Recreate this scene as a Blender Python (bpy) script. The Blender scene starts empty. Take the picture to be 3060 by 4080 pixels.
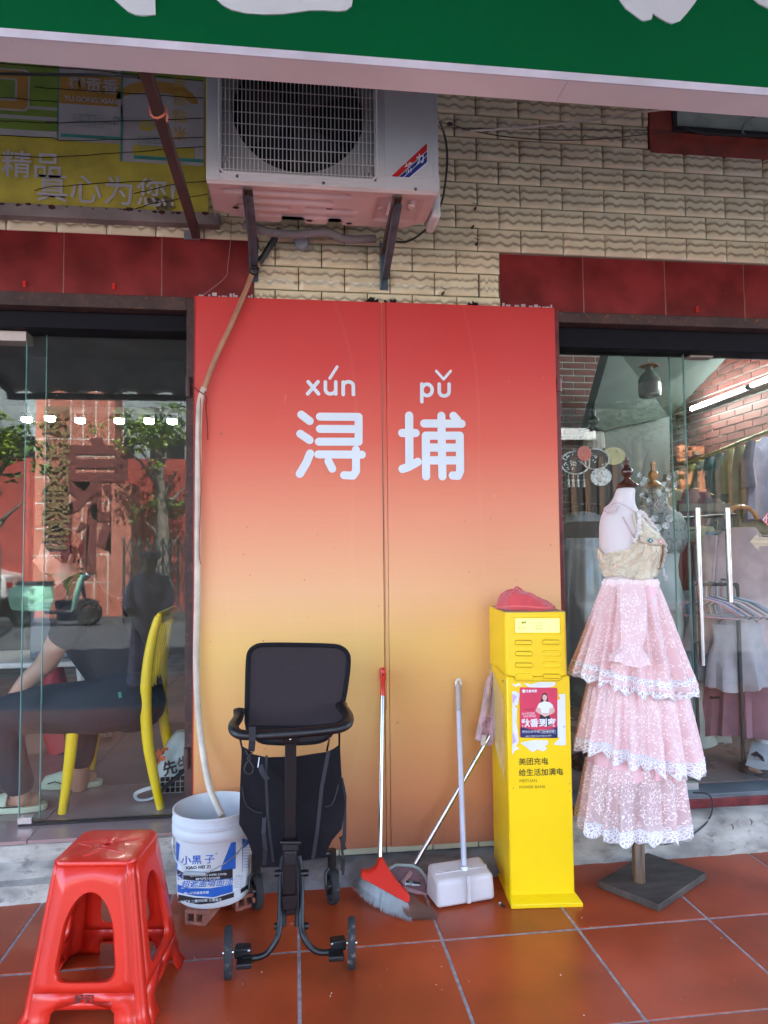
import bpy, math, random
from math import sin, cos, pi, radians, sqrt
from mathutils import Vector as V, Matrix, noise
random.seed(7)
sc = bpy.context.scene
col = sc.collection
# ---------------- camera ----------------
CF, CP, CY, CR, CH = 2805.98, 0.0521766, 0.1255027, -0.0095409, 1.26653
Fv = V((sin(CY)*cos(CP), cos(CY)*cos(CP), sin(CP)))
R0 = V((cos(CY), -sin(CY), 0)); U0 = R0.cross(Fv)
Rv = R0*cos(CR)+U0*sin(CR); Uv = -R0*sin(CR)+U0*cos(CR)
cam = bpy.data.cameras.new('camera'); co = bpy.data.objects.new('camera', cam); col.objects.link(co)
co.matrix_world = Matrix(((Rv.x, Uv.x, -Fv.x, 0), (Rv.y, Uv.y, -Fv.y, 0), (Rv.z, Uv.z, -Fv.z, CH), (0, 0, 0, 1)))
cam.sensor_fit = 'VERTICAL'; cam.sensor_height = 24; cam.lens = 24*CF/4080
cam.clip_start = .05; cam.clip_end = 500
sc.camera = co
# ---------------- world, sun, exposure ----------------
SUN_EL, SUN_AZ = radians(52), radians(12)       # the sun stands behind the building, a little to the right
w = bpy.data.worlds.new("World"); sc.world = w; w.use_nodes = True
wn = w.node_tree.nodes; wl = w.node_tree.links
sky = wn.new('ShaderNodeTexSky'); sky.sky_type = 'NISHITA'; sky.sun_disc = False
sky.sun_elevation = SUN_EL; sky.sun_rotation = SUN_AZ
sky.air_density = 1.0; sky.dust_density = 3.0; sky.ozone_density = 1.0
wl.new(sky.outputs[0], wn['Background'].inputs[0]); wn['Background'].inputs[1].default_value = .15
sl = bpy.data.lights.new('sun', 'SUN'); sl.energy = 4.5; sl.angle = radians(.53); sl.color = (1, .97, .93)
so = bpy.data.objects.new('sun', sl); col.objects.link(so)
sd = V((sin(SUN_AZ)*cos(SUN_EL), cos(SUN_AZ)*cos(SUN_EL), sin(SUN_EL)))
so.rotation_euler = sd.to_track_quat('Z', 'Y').to_euler(); so.location = (0, 6, 20)
vs = sc.view_settings; vs.view_transform = 'Standard'; vs.look = 'None'; vs.exposure = 3.8; vs.gamma = 1; vs.use_curve_mapping = False
sc.cycles.max_bounces = 10; sc.cycles.diffuse_bounces = 5; sc.cycles.glossy_bounces = 4; sc.cycles.transparent_max_bounces = 16
sc.cycles.transmission_bounces = 4; sc.cycles.caustics_reflective = False; sc.cycles.caustics_refractive = False
sc.cycles.sample_clamp_indirect = 8

# ---------------- helpers ----------------
PX = 3060/1659
def ray(u, v): return Fv+Rv*((u*PX-1530)/CF)-Uv*((v*PX-2040)/CF)
def wp(u, v, y):                                 # measured point of the photograph on the vertical plane y
    d = ray(u, v); return V((0, 0, CH))+d*(y/d.y)
def fp(u, v, z):                                 # measured point on the level plane z
    d = ray(u, v); return V((0, 0, CH))+d*((z-CH)/d.z)
def xp(u, v, x):
    d = ray(u, v); return V((0, 0, CH))+d*(x/d.x)

class MB:
    def __init__(s): s.v = []; s.f = []; s.uv = None
    def add(s, vs, fs):
        n = len(s.v); s.v += [V(a) for a in vs]; s.f += [tuple(i+n for i in f) for f in fs]; return s
    def box(s, c, d, rot=None):
        hx, hy, hz = d[0]/2, d[1]/2, d[2]/2; c = V(c)
        p = [V((x, y, z)) for z in (-hz, hz) for y in (-hy, hy) for x in (-hx, hx)]
        if rot is not None: p = [rot @ q for q in p]
        return s.add([c+q for q in p], [(0, 2, 3, 1), (4, 5, 7, 6), (0, 1, 5, 4), (2, 6, 7, 3), (0, 4, 6, 2), (1, 3, 7, 5)])
    def bb(s, x0, x1, y0, y1, z0, z1): return s.box(((x0+x1)/2, (y0+y1)/2, (z0+z1)/2), (x1-x0, y1-y0, z1-z0))
    def beam(s, a, b, wd, th, up=(0, 0, 1)):
        a = V(a); b = V(b); d = (b-a); L = d.length; d.normalize(); r = d.cross(V(up)).normalized(); u = r.cross(d)
        M = Matrix((r, d, u)).transposed(); return s.box((a+b)/2, (wd, L, th), M)
    def cyl(s, a, b, r0, r1=None, n=14, cap=True):
        return s.tube([a, b], [r0, r0 if r1 is None else r1], n, cap)
    def tube(s, pts, r, n=8, cap=True, closed=False):
        pts = [V(p) for p in pts]; m = len(pts); rs = r if isinstance(r, (list, tuple)) else [r]*m
        vs = []; fs = []; prev = None
        for i, p in enumerate(pts):
            if closed: t = pts[(i+1) % m]-pts[i-1]
            else: t = pts[min(i+1, m-1)]-pts[max(i-1, 0)]
            t = t.normalized() if t.length > 1e-9 else V((0, 0, 1))
            if prev is None:
                ref = V((0, 0, 1)) if abs(t.z) < .9 else V((1, 0, 0)); a = t.cross(ref).normalized()
            else:
                a = prev-t*prev.dot(t); a = a.normalized() if a.length > 1e-6 else t.orthogonal().normalized()
            prev = a; b = t.cross(a); ri = rs[i]
            rr = ri if isinstance(ri, tuple) else (ri, ri)
            for k in range(n):
                g = 2*pi*k/n; vs.append(p+a*cos(g)*rr[0]+b*sin(g)*rr[1])
        for i in range(m if closed else m-1):
            j = (i+1) % m
            for k in range(n):
                l = (k+1) % n; fs.append((i*n+k, i*n+l, j*n+l, j*n+k))
        if cap and not closed: fs.append(tuple(range(n))[::-1]); fs.append(tuple((m-1)*n+k for k in range(n)))
        return s.add(vs, fs)
    def loft(s, secs, n=32, cap=True, mod=None):  # secs: (center, rx, ry[, power]) level ellipses; mod(theta, i) -> radius factor, dz
        vs = []; fs = []; m = len(secs)
        for i, q in enumerate(secs):
            c, rx, ry = V(q[0]), q[1], q[2]; pw = q[3] if len(q) > 3 else 1
            for k in range(n):
                g = 2*pi*k/n; fr, dz = mod(g, i) if mod else (1, 0)
                cx, sx = cos(g), sin(g)
                vs.append(c+V((rx*fr*math.copysign(abs(cx)**pw, cx), ry*fr*math.copysign(abs(sx)**pw, sx), dz)))
        for i in range(m-1):
            for k in range(n):
                l = (k+1) % n; fs.append((i*n+k, i*n+l, (i+1)*n+l, (i+1)*n+k))
        if cap: fs.append(tuple(range(n))[::-1]); fs.append(tuple((m-1)*n+k for k in range(n)))
        return s.add(vs, fs)
    def ball(s, c, r, n=12, m=8):
        rr = r if isinstance(r, (tuple, list)) else (r, r, r); c = V(c)
        vs = [c+V((0, 0, -rr[2]))]; fs = []
        for i in range(1, m):
            a = pi*i/m-pi/2
            for k in range(n): g = 2*pi*k/n; vs.append(c+V((rr[0]*cos(a)*cos(g), rr[1]*cos(a)*sin(g), rr[2]*sin(a))))
        vs.append(c+V((0, 0, rr[2])))
        for k in range(n):
            l = (k+1) % n; fs.append((0, 1+l, 1+k)); e = 1+(m-2)*n; fs.append((e+k, e+l, len(vs)-1))
            for i in range(m-2): fs.append((1+i*n+k, 1+i*n+l, 1+(i+1)*n+l, 1+(i+1)*n+k))
        return s.add(vs, fs)
    def prism(s, pts, o, ax, ay, th):             # 2-D outline in frame (o, ax, ay), thickness along ax x ay
        o = V(o); ax = V(ax); ay = V(ay); nz = ax.cross(ay).normalized()*th; n = len(pts)
        a = [o+ax*p[0]+ay*p[1] for p in pts]
        return s.add(a+[q+nz for q in a], [tuple(range(n))[::-1], tuple(range(n, 2*n))]+[(i, (i+1) % n, n+(i+1) % n, n+i) for i in range(n)])
    def grid(s, nu, nv, fn, wrap=False):
        vs = [fn(i/(nu if wrap else nu-1), j/(nv-1)) for j in range(nv) for i in range(nu)]; fs = []
        for j in range(nv-1):
            for i in range(nu if wrap else nu-1):
                k = (i+1) % nu; fs.append((j*nu+i, j*nu+k, (j+1)*nu+k, (j+1)*nu+i))
        return s.add(vs, fs)
    def lathe(s, prof, c, n=28):
        c = V(c); vs = []; fs = []
        for r, z in prof:
            for k in range(n): g = 2*pi*k/n; vs.append(c+V((r*cos(g), r*sin(g), z)))
        for i in range(len(prof)-1):
            for k in range(n): l = (k+1) % n; fs.append((i*n+k, i*n+l, (i+1)*n+l, (i+1)*n+k))
        return s.add(vs, fs)

ROOT = {}
def org(o):
    return ROOT.get(o, V((0, 0, 0))) if o else V((0, 0, 0))
def part(mb, name, mat, parent=None, smooth=False, bevel=0, kind=None, sub=0, solid=0, remesh=0, label=None, uv=None):
    o0 = org(parent); me = bpy.data.meshes.new(name)
    me.from_pydata([tuple(p-o0) for p in mb.v], [], mb.f); me.update()
    if uv:
        L = me.uv_layers.new(name='UVMap')
        for lp in me.loops: L.data[lp.index].uv = uv(mb.v[lp.vertex_index])
    if isinstance(uv, dict): pass
    o = bpy.data.objects.new(name, me); col.objects.link(o)
    if mat: me.materials.append(mat)
    if parent: o.parent = parent; ROOT[o] = o0
    if solid:
        m = o.modifiers.new('Solidify', 'SOLIDIFY'); m.thickness = solid; m.offset = 0
    if remesh:
        m = o.modifiers.new('Remesh', 'REMESH'); m.mode = 'VOXEL'; m.voxel_size = remesh; m.use_smooth_shade = True
        m = o.modifiers.new('Smooth', 'SMOOTH'); m.factor = .5; m.iterations = 8
    if bevel:
        m = o.modifiers.new('Bevel', 'BEVEL'); m.width = bevel; m.segments = 2; m.limit_method = 'ANGLE'; m.angle_limit = radians(40)
    if sub:
        m = o.modifiers.new('Subdivision', 'SUBSURF'); m.levels = sub; m.render_levels = sub
    if smooth or bevel or sub:
        me.polygons.foreach_set('use_smooth', [True]*len(me.polygons))
        if not (remesh or sub):
            try: me.set_sharp_from_angle(angle=radians(42))
            except Exception: pass
    if kind: o['kind'] = kind
    if label: o['label'] = label
    return o
def thing(name, label, cat, loc, group=None):
    o = bpy.data.objects.new(name, None); col.objects.link(o); o.location = loc; o.empty_display_size = .1
    ROOT[o] = V(loc); o['label'] = label; o['category'] = cat
    if group: o['group'] = group
    return o
def single(mb, name, mat, label, cat, group=None, **k):   # a thing that is one mesh
    c = sum(mb.v, V((0, 0, 0)))/len(mb.v); c.z = min(p.z for p in mb.v)
    dummy = MB(); dummy.v = [p-c for p in mb.v]; dummy.f = mb.f
    o = part(dummy, name, mat, **k); o.location = c; o['label'] = label; o['category'] = cat
    if group: o['group'] = group
    return o
def struct(mb, name, mat, **k): return part(mb, name, mat, kind='structure', **k)
def inst(me, name, parent, loc, rot=None, scale=None):
    o = bpy.data.objects.new(name, me); col.objects.link(o)
    if parent: o.parent = parent; o.location = V(loc)-org(parent)
    else: o.location = loc
    if rot: o.rotation_euler = rot
    if scale: o.scale = scale
    return o
def mesh_of(mb, name, mat, smooth=False):
    me = bpy.data.meshes.new(name); me.from_pydata([tuple(p) for p in mb.v], [], mb.f); me.update(); me.materials.append(mat)
    if smooth:
        me.polygons.foreach_set('use_smooth', [True]*len(me.polygons)); me.set_sharp_from_angle(angle=radians(40))
    return me
def tree_copy(o, dloc, rz=0, parent=None, label=None):
    c = o.copy(); col.objects.link(c)
    if parent: c.parent = parent
    else:
        c.location = dloc; c.rotation_euler = (0, 0, rz)
        if label: c['label'] = label
    for ch in list(o.children): tree_copy(ch, None, 0, c)
    return c

# lettering: font outlines turned to mesh, mapped by fn(x, y) -> point
def text_mb(s, size, fn, bold=0, align='CENTER', shear=0, z=0, spacing=1.0, res=2):
    cu = bpy.data.curves.new('t', 'FONT'); cu.body = s; cu.size = size; cu.align_x = align; cu.align_y = 'CENTER'
    cu.offset = bold; cu.shear = shear; cu.resolution_u = res; cu.space_character = spacing
    o = bpy.data.objects.new('t', cu); col.objects.link(o)
    dg = bpy.context.evaluated_depsgraph_get(); e = o.evaluated_get(dg); me = e.to_mesh()
    mb = MB()
    if me and len(me.vertices): mb.add([fn(q.co.x, q.co.y) for q in me.vertices], [tuple(p.vertices) for p in me.polygons if max((me.vertices[a].co-me.vertices[p.vertices[0]].co).length for a in p.vertices) < 1.7*size])
    e.to_mesh_clear(); bpy.data.objects.remove(o); bpy.data.curves.remove(cu)
    return mb
def flat(o, ax, ay):
    o = V(o); ax = V(ax); ay = V(ay); return lambda x, y: o+ax*x+ay*y
def strokes(mb, lst, wd, fn, n=8, z0=0):          # round-ended strokes as thin solid ribbons
    for k, pl in enumerate(lst):
        pl = [V((a[0], a[1], 0)) for a in pl]
        for i in range(len(pl)-1):
            a, b = pl[i], pl[i+1]; d = (b-a).normalized(); g0 = math.atan2(d.y, d.x); o = []
            for j in range(n+1): g = g0+pi/2+pi*j/n; o.append(a+V((cos(g), sin(g), 0))*wd/2)
            for j in range(n+1): g = g0-pi/2+pi*j/n; o.append(b+V((cos(g), sin(g), 0))*wd/2)
            q = len(o); vs = [fn(p.x, p.y, -z0-.00008*(k*3+i)) for p in o]
            mb.add(vs, [tuple(range(q))])

# ---------------- materials ----------------
def nd(nt, t, **k):
    n = nt.nodes.new(t)
    for a, b in k.items():
        if a.startswith('i'): n.inputs[int(a[1:])].default_value = b
        else: setattr(n, a, b)
    return n
def lk(nt, a, b): nt.links.new(a, b)
def math_(nt, op, a, b=None, c=None):
    n = nt.nodes.new('ShaderNodeMath'); n.operation = op
    for i, x in enumerate((a, b, c)):
        if x is None: continue
        if isinstance(x, (int, float)): n.inputs[i].default_value = x
        else: nt.links.new(x, n.inputs[i])
    return n.outputs[0]
def mixc(nt, f, a, b):
    n = nt.nodes.new('ShaderNodeMix'); n.data_type = 'RGBA'
    for s, x in ((n.inputs[0], f), (n.inputs[6], a), (n.inputs[7], b)):
        if isinstance(x, tuple): s.default_value = (*x, 1) if len(x) == 3 else x
        elif isinstance(x, (int, float)): s.default_value = x
        else: nt.links.new(x, s)
    return n.outputs[2]
MATS = {}
def M(name, c, rough=.55, metal=0, var=.12, vs=6, bump=.0, bs=60, dirt=None, coat=0, alpha=1, sheen=0, rv=.12, stretch=None, emit=0, spec=.5):
    if name in MATS: return MATS[name]
    m = bpy.data.materials.new(name); m.use_nodes = True; nt = m.node_tree; b = nt.nodes['Principled BSDF']
    tc = nd(nt, 'ShaderNodeTexCoord'); oi = nd(nt, 'ShaderNodeObjectInfo'); ad = nd(nt, 'ShaderNodeVectorMath', operation='MULTIPLY_ADD')
    lk(nt, oi.outputs['Random'], ad.inputs[0]); ad.inputs[1].default_value = (17, 31, 13); lk(nt, tc.outputs['Object'], ad.inputs[2])
    vec = ad.outputs[0]
    if stretch:
        mp = nd(nt, 'ShaderNodeMapping'); mp.inputs['Scale'].default_value = stretch; lk(nt, vec, mp.inputs[0]); vec = mp.outputs[0]
    n1 = nd(nt, 'ShaderNodeTexNoise'); n1.inputs['Scale'].default_value = vs; n1.inputs['Detail'].default_value = 6; lk(nt, vec, n1.inputs['Vector'])
    f = math_(nt, 'MULTIPLY_ADD', n1.outputs[0], 3, -1.0); f = math_(nt, 'MINIMUM', math_(nt, 'MAXIMUM', f, 0), 1)
    lo = tuple(max(0, x*(1-var*1.3)) for x in c); hi = tuple(min(1, x*(1+var)) for x in c)
    cc = mixc(nt, f, lo, hi)
    if dirt:                                      # (colour, amount, scale)
        n2 = nd(nt, 'ShaderNodeTexNoise'); n2.inputs['Scale'].default_value = dirt[2]; n2.inputs['Detail'].default_value = 10; n2.inputs['Roughness'].default_value = .68
        lk(nt, vec, n2.inputs['Vector'])
        g = math_(nt, 'MULTIPLY_ADD', n2.outputs[0], 7, -3.5-1.6*(1-dirt[1]*2)); g = math_(nt, 'MINIMUM', math_(nt, 'MAXIMUM', g, 0), 1)
        cc = mixc(nt, math_(nt, 'MULTIPLY', g, min(1, .35+dirt[1])), cc, dirt[0])
        rr = math_(nt, 'ADD', math_(nt, 'MULTIPLY', g, .25), rough); 
    else: rr = math_(nt, 'ADD', math_(nt, 'MULTIPLY', f, rv), rough-rv/2)
    lk(nt, cc, b.inputs['Base Color']); lk(nt, rr, b.inputs['Roughness']); b.inputs['Metallic'].default_value = metal
    b.inputs['Specular IOR Level'].default_value = spec
    if coat: b.inputs['Coat Weight'].default_value = coat; b.inputs['Coat Roughness'].default_value = .08
    if sheen: b.inputs['Sheen Weight'].default_value = sheen
    if alpha < 1: b.inputs['Alpha'].default_value = alpha
    if emit: b.inputs['Emission Color'].default_value = (*c, 1); b.inputs['Emission Strength'].default_value = emit
    if bump:
        n3 = nd(nt, 'ShaderNodeTexNoise'); n3.inputs['Scale'].default_value = bs; n3.inputs['Detail'].default_value = 5; lk(nt, vec, n3.inputs['Vector'])
        bp = nd(nt, 'ShaderNodeBump'); bp.inputs['Strength'].default_value = bump; bp.inputs['Distance'].default_value = .004
        lk(nt, n3.outputs[0], bp.inputs['Height']); lk(nt, bp.outputs[0], b.inputs['Normal'])
    MATS[name] = m; return m
def emis(name, c, s):
    m = bpy.data.materials.new(name); m.use_nodes = True; b = m.node_tree.nodes['Principled BSDF']
    b.inputs['Base Color'].default_value = (*c, 1); b.inputs['Emission Color'].default_value = (*c, 1); b.inputs['Emission Strength'].default_value = s; return m
def glass_mat(name, tint, base=.045):
    m = bpy.data.materials.new(name); m.use_nodes = True; nt = m.node_tree; nt.nodes.clear()
    out = nd(nt, 'ShaderNodeOutputMaterial'); lw = nd(nt, 'ShaderNodeLayerWeight'); lw.inputs[0].default_value = .5
    p = math_(nt, 'POWER', lw.outputs['Facing'], 4.5); f = math_(nt, 'MULTIPLY_ADD', p, .9, base)
    t = nd(nt, 'ShaderNodeBsdfTransparent'); t.inputs[0].default_value = (*tint, 1)
    g = nd(nt, 'ShaderNodeBsdfGlossy'); g.inputs['Roughness'].default_value = 0.0; g.inputs[0].default_value = (.95, 1, .98, 1)
    tc = nd(nt, 'ShaderNodeTexCoord'); no = nd(nt, 'ShaderNodeTexNoise'); no.inputs['Scale'].default_value = 1.1; no.inputs['Detail'].default_value = 1
    lk(nt, tc.outputs['Object'], no.inputs['Vector']); bu = nd(nt, 'ShaderNodeBump'); bu.inputs['Strength'].default_value = .12; bu.inputs['Distance'].default_value = .01
    lk(nt, no.outputs[0], bu.inputs['Height']); lk(nt, bu.outputs[0], g.inputs['Normal'])
    mx = nd(nt, 'ShaderNodeMixShader'); lk(nt, f, mx.inputs[0]); lk(nt, t.outputs[0], mx.inputs[1]); lk(nt, g.outputs[0], mx.inputs[2]); lk(nt, mx.outputs[0], out.inputs[0])
    return m
RUST = (.13, .045, .02)
m_cream = M('cream_glazed_tile', (.66, .62, .45), .16, var=.09, vs=9, bump=.5, bs=45, dirt=((.28, .2, .1), .16, 22), coat=.3)
m_grout = M('dark_grout', (.15, .13, .10), .9, bump=.4)
m_redtile = M('red_marbled_tile', (.21, .026, .026), .25, var=.28, vs=6, dirt=((.25, .075, .07), .10, 8))
m_redgrout = M('pinkish_grout', (.42, .2, .15), .85)
m_pave = M('terracotta_paving_tile', (.37, .056, .016), .33, var=.2, vs=3.5, dirt=((.30, .09, .05), .22, 26), rv=.16, bump=.05, bs=14)
m_joint = M('grey_paving_joint', (.3, .29, .3), .9, var=.25, vs=40)
m_cem = M('grey_cement', (.19, .19, .2), .85, var=.35, vs=7, bump=.9, bs=35, dirt=((.09, .09, .1), .3, 12))
m_cem2 = M('peeling_limewash', (.40, .37, .32), .85, var=.35, vs=6, bump=1, bs=30, dirt=((.12, .115, .11), .42, 15), stretch=(1, 1, 2.2))
m_marble = M('pinkish_granite_tile', (.33, .235, .23), .35, var=.1, vs=12)
m_steel_r = M('rusty_brown_steel', (.055, .026, .022), .65, var=.3, vs=12, dirt=((.42, .15, .025), .33, 48), bump=.5, bs=90)
m_maroon = M('maroon_paint', (.14, .018, .02), .42, var=.3, vs=20, bump=.5, bs=70)
m_dark = M('black_header', (.005, .005, .009), .55, spec=.15)
m_wht = M('offwhite_paint', (.62, .6, .58), .4, var=.06, dirt=((.25, .2, .16), .05, 18))
m_ac = M('appliance_white', (.62, .64, .64), .33, var=.04, dirt=((.3, .26, .2), .05, 9))
m_acin = M('appliance_inner_grey', (.34, .34, .33), .5)
m_acp = M('pink_grey_primer', (.66, .54, .52), .4, var=.08, dirt=((.2, .09, .05), .08, 24))
m_blk = M('black_void', (.006, .006, .006), .8)
m_blkp = M('black_plastic', (.006, .006, .007), .42, bump=.2, bs=300)
m_fab = M('black_woven_fabric', (.009, .008, .011), .85, var=.12, vs=30, bump=.6, bs=420, sheen=.03, spec=.2)
m_fab2 = M('black_mesh_fabric', (.028, .018, .021), .9, var=.08, vs=30, bump=.5, bs=500)
m_rub = M('worn_rubber', (.022, .022, .024), .85, var=.2, dirt=((.4, .36, .3), .32, 32), bump=.6, bs=60)
m_green = M('green_vinyl', (.0002, .115, .036), .75, var=.05, vs=2, spec=.08)
m_char = M('pale_blue_white_vinyl', (.70, .78, .84), .45, var=.04)
m_pinkw = M('pinkish_white_metal', (.74, .76, .80), .5, var=.06, vs=2, dirt=((.2, .16, .14), .06, 16))
m_chrome = M('polished_steel', (.52, .52, .52), .2, 1, var=.08, vs=20)
m_stool = M('red_moulded_plastic', (.66, .026, .012), .3, var=.06, vs=5, dirt=((.55, .10, .07), .16, 34), coat=.1)
m_yel = M('yellow_painted_metal', (.93, .63, .006), .34, var=.05, vs=3, dirt=((.62, .42, .03), .12, 30))
m_yel2 = M('yellow_plastic', (.88, .6, .008), .35, var=.04)
m_bucket = M('white_bucket_plastic', (.7, .71, .72), .42, var=.05, dirt=((.38, .36, .33), .1, 26))
m_blue = M('blue_print', (.02, .12, .5), .45, var=.12, vs=20, dirt=((.5, .55, .65), .05, 50))
m_blkpr = M('black_print', (.018, .018, .022), .45, dirt=((.4, .4, .42), .06, 60))
m_white = M('white_print', (.75, .77, .8), .5, var=.04)
m_redpr = M('red_print', (.55, .02, .02), .4)
m_brick = M('hollow_clay_brick', (.36, .13, .085), .9, var=.25, vs=20, bump=.8, bs=60)
m_wood = M('brown_varnished_wood', (.11, .06, .032), .38, var=.35, vs=14, stretch=(6, 6, .8))
m_wood2 = M('dark_worn_board', (.062, .047, .038), .6, var=.35, vs=9, dirt=((.26, .21, .18), .2, 26), stretch=(1, 4, 1))
m_finial = M('dark_walnut', (.06, .018, .01), .25, var=.3, vs=20, coat=.5)
m_finial2 = M('honey_wood', (.45, .2, .05), .3, var=.2, vs=20, coat=.4)
m_manq = M('white_jersey', (.72, .66, .66), .6, var=.04, bump=.15, bs=200)
m_skin = M('skin', (.5, .27, .19), .5, var=.07, vs=12, bump=.1, bs=120)
m_hose = M('aged_white_hose', (.58, .5, .4), .45, var=.15, vs=14, dirt=((.28, .12, .05), .2, 18))
m_hose2 = M('copper_brown_hose', (.42, .2, .11), .42, var=.15, vs=16, dirt=((.2, .08, .03), .12, 20))
m_tape = M('black_tape', (.012, .012, .013), .4, bump=.6, bs=90)
m_cable = M('black_cable', (.015, .015, .017), .5)
m_wcable = M('white_cable', (.6, .57, .52), .5)
m_bluesteel = M('blue_grey_steel', (.085, .12, .155), .55, var=.3, vs=14, dirt=((.12, .055, .03), .35, 22), bump=.4, bs=60)
m_asph = M('asphalt', (.07, .072, .08), .85, var=.2, vs=3, bump=.6, bs=120)
m_g = glass_mat('clear_shop_glass', (.95, .975, .965), .027)
m_gedge = M('green_glass_edge', (.2, .42, .38), .15, alpha=.8)

# ================= GROUND =================
T = .46; X0 = .00785; Y0 = 2.3092
struct(MB().bb(-40, 40, -60, 16, -.3, -.125), 'ground', m_asph)
struct(MB().bb(-40, 40, -16, -.08, -.124, -.12), 'street', m_asph)
pv = struct(MB().bb(-6, 8, .0, 2.80, -.12, -.0016), 'pavement', m_joint)
struct(MB().bb(-6, 8, -.1, -.001, -.12, .0), 'kerb', m_cem, bevel=.01)
tm = mesh_of(MB().box((0, 0, -.008), (T-.0075, T-.0075, .016)), 'paving_tile', m_pave)
for i in range(-6, 9):
    for j in range(-5, 1):
        o = inst(tm, 'paving_tile', pv, (X0+(i+.5)*T, Y0+(j+.5)*T, random.uniform(-.0006, .0006)), (random.uniform(-.001, .001), random.uniform(-.001, .001), 0))
        if j > -2: 
            bm = o.modifiers.new('Bevel', 'BEVEL'); bm.width = .0025; bm.segments = 1
# ================= BUILDING =================
YW = 2.885
B = thing('shop_building', 'two-storey shop building with cream relief tiles and red marbled lintels behind the pavement', 'building', (0.35, 3.0, 0))
wall = MB()
wall.bb(-.398, 1.105, YW, 3.25, -.1, 2.30)            # pillar behind the painted boards
wall.bb(-6, 8, YW, 3.25, 2.305, 7)                    # band above the openings
wall.bb(-6, -2.6, YW, 3.25, -.1, 2.30); wall.bb(3.6, 8, YW, 3.25, -.1, 2.30)
wall = part(wall, 'wall', m_grout, B)
# cream relief tiles with two jagged ridges each
TW, TH = .1905, .0997
def tile_mesh(wd, seed):
    mb = MB(); nx = 17; zs = [0, .10, .20, .33, .40, .48, .60, .68, .80, .87, .94, 1]
    pr = [0, .004, .004, .0035, .0062, .0042, .004, .0035, .0062, .0042, .004, 0]
    h = TH-.0045; x1 = wd-.0045; rnd = random.Random(seed)
    jit = [rnd.uniform(-.5, .5) for _ in range(nx)]
    def fn(a, b):
        i = round(a*(nx-1)); j = round(b*(len(zs)-1)); z = zs[j]; y = -pr[j]
        e = i in (0, nx-1)
        if 2 <= j <= 9 and not e:
            wv = (abs(sin(a*pi*2.6+.6+.25*sin(seed*3+a*5)))*.5+.22*sin(a*23+seed)+.38*jit[i])*.15; z += wv-.06
        if e: y = 0
        return V((-x1/2+a*x1, y-.004 if not e and j not in (0, len(zs)-1) else 0, -h/2+z*h))
    mb.grid(nx, len(zs), fn)
    n = len(mb.v)
    return mb, nx, len(zs)
m_ridge = M('cream_tile_soiled_relief', (.78, .71, .48), .18, var=.07, vs=9, bump=.5, bs=40, dirt=((.3, .22, .12), .10, 14), coat=.35)
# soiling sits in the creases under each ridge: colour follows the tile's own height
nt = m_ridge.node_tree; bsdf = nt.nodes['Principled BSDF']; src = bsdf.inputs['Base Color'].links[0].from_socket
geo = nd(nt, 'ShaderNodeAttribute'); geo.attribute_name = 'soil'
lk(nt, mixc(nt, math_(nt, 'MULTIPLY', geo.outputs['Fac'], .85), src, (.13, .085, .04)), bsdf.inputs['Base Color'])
def tile_me(wd, seed):
    mb, nx, nz = tile_mesh(wd, seed); mb.v = [p+V((0, 0, 0)) for p in mb.v]
    k = len(mb.v); q = [p.copy() for p in mb.v]
    b0 = [0, nx-1, nz*nx-1, (nz-1)*nx]
    vs = [q[i].copy() for i in b0]
    for p in vs: p.y = .012
    mb.add(vs, [(k-k, ) ] if False else []); o = k
    mb.f += [(b0[0], o, o+3, b0[3]), (b0[1], b0[2], o+2, o+1)]
    mb.f += [tuple(range(nx))[::-1]+(), ] if False else []
    mb.f += [(o, *range(0, nx), o+1), (o+2, *range(nz*nx-1, (nz-1)*nx-1, -1), o+3)]
    me = mesh_of(mb, 'relief_tile', m_ridge, True)
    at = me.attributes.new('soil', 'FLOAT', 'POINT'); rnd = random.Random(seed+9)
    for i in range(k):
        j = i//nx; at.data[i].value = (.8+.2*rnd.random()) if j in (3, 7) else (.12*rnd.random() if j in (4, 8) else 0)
    return me
tms = [tile_me(TW, s*1.7) for s in range(10)]; thalf = {}
def put_tile(x0, x1, z, row):
    wd = x1-x0
    if wd < .02: return
    if abs(wd-TW) < .002: me = random.choice(tms)
    else:
        key = round(wd, 2)
        if key not in thalf: thalf[key] = tile_me(wd, 3)
        me = thalf[key]
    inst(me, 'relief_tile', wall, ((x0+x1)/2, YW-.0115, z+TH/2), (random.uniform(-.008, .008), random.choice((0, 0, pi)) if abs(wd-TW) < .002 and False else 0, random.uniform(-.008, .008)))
def tile_row(xa, xb, z, off):
    x = .016+off; x -= math.ceil((x-xa)/TW)*TW
    while x < xb:
        a, b = max(x, xa), min(x+TW, xb); put_tile(a, b, z, 0); x += TW
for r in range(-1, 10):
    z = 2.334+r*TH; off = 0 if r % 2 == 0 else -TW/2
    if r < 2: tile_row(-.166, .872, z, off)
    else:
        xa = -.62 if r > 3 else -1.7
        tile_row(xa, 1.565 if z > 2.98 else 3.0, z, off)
# thin cream row left, over the lintel
for k in range(9):
    x = -1.78+k*.19
    if x > -.34: break
# red marbled lintel tiles
lt = part(MB().bb(-6, -.168, YW-.004, YW+.03, 2.2835, 2.541).bb(.874, 8, YW-.004, YW+.03, 2.2835, 2.529), 'lintel', m_redgrout, B)
for xs, zt in (([-.166, -.533, -.911, -1.288, -1.666, -2.04], 2.54), ([.872, 1.248, 1.626, 2.003, 2.38, 2.757, 3.13], 2.528)):
    for a, b in zip(xs[:-1], xs[1:]):
        a, b = min(a, b), max(a, b)
        part(MB().bb(a+.002, b-.002, YW-.0068, YW-.003, 2.284, zt), 'marbled_tile', m_redtile, lt, bevel=.0015)
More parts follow.
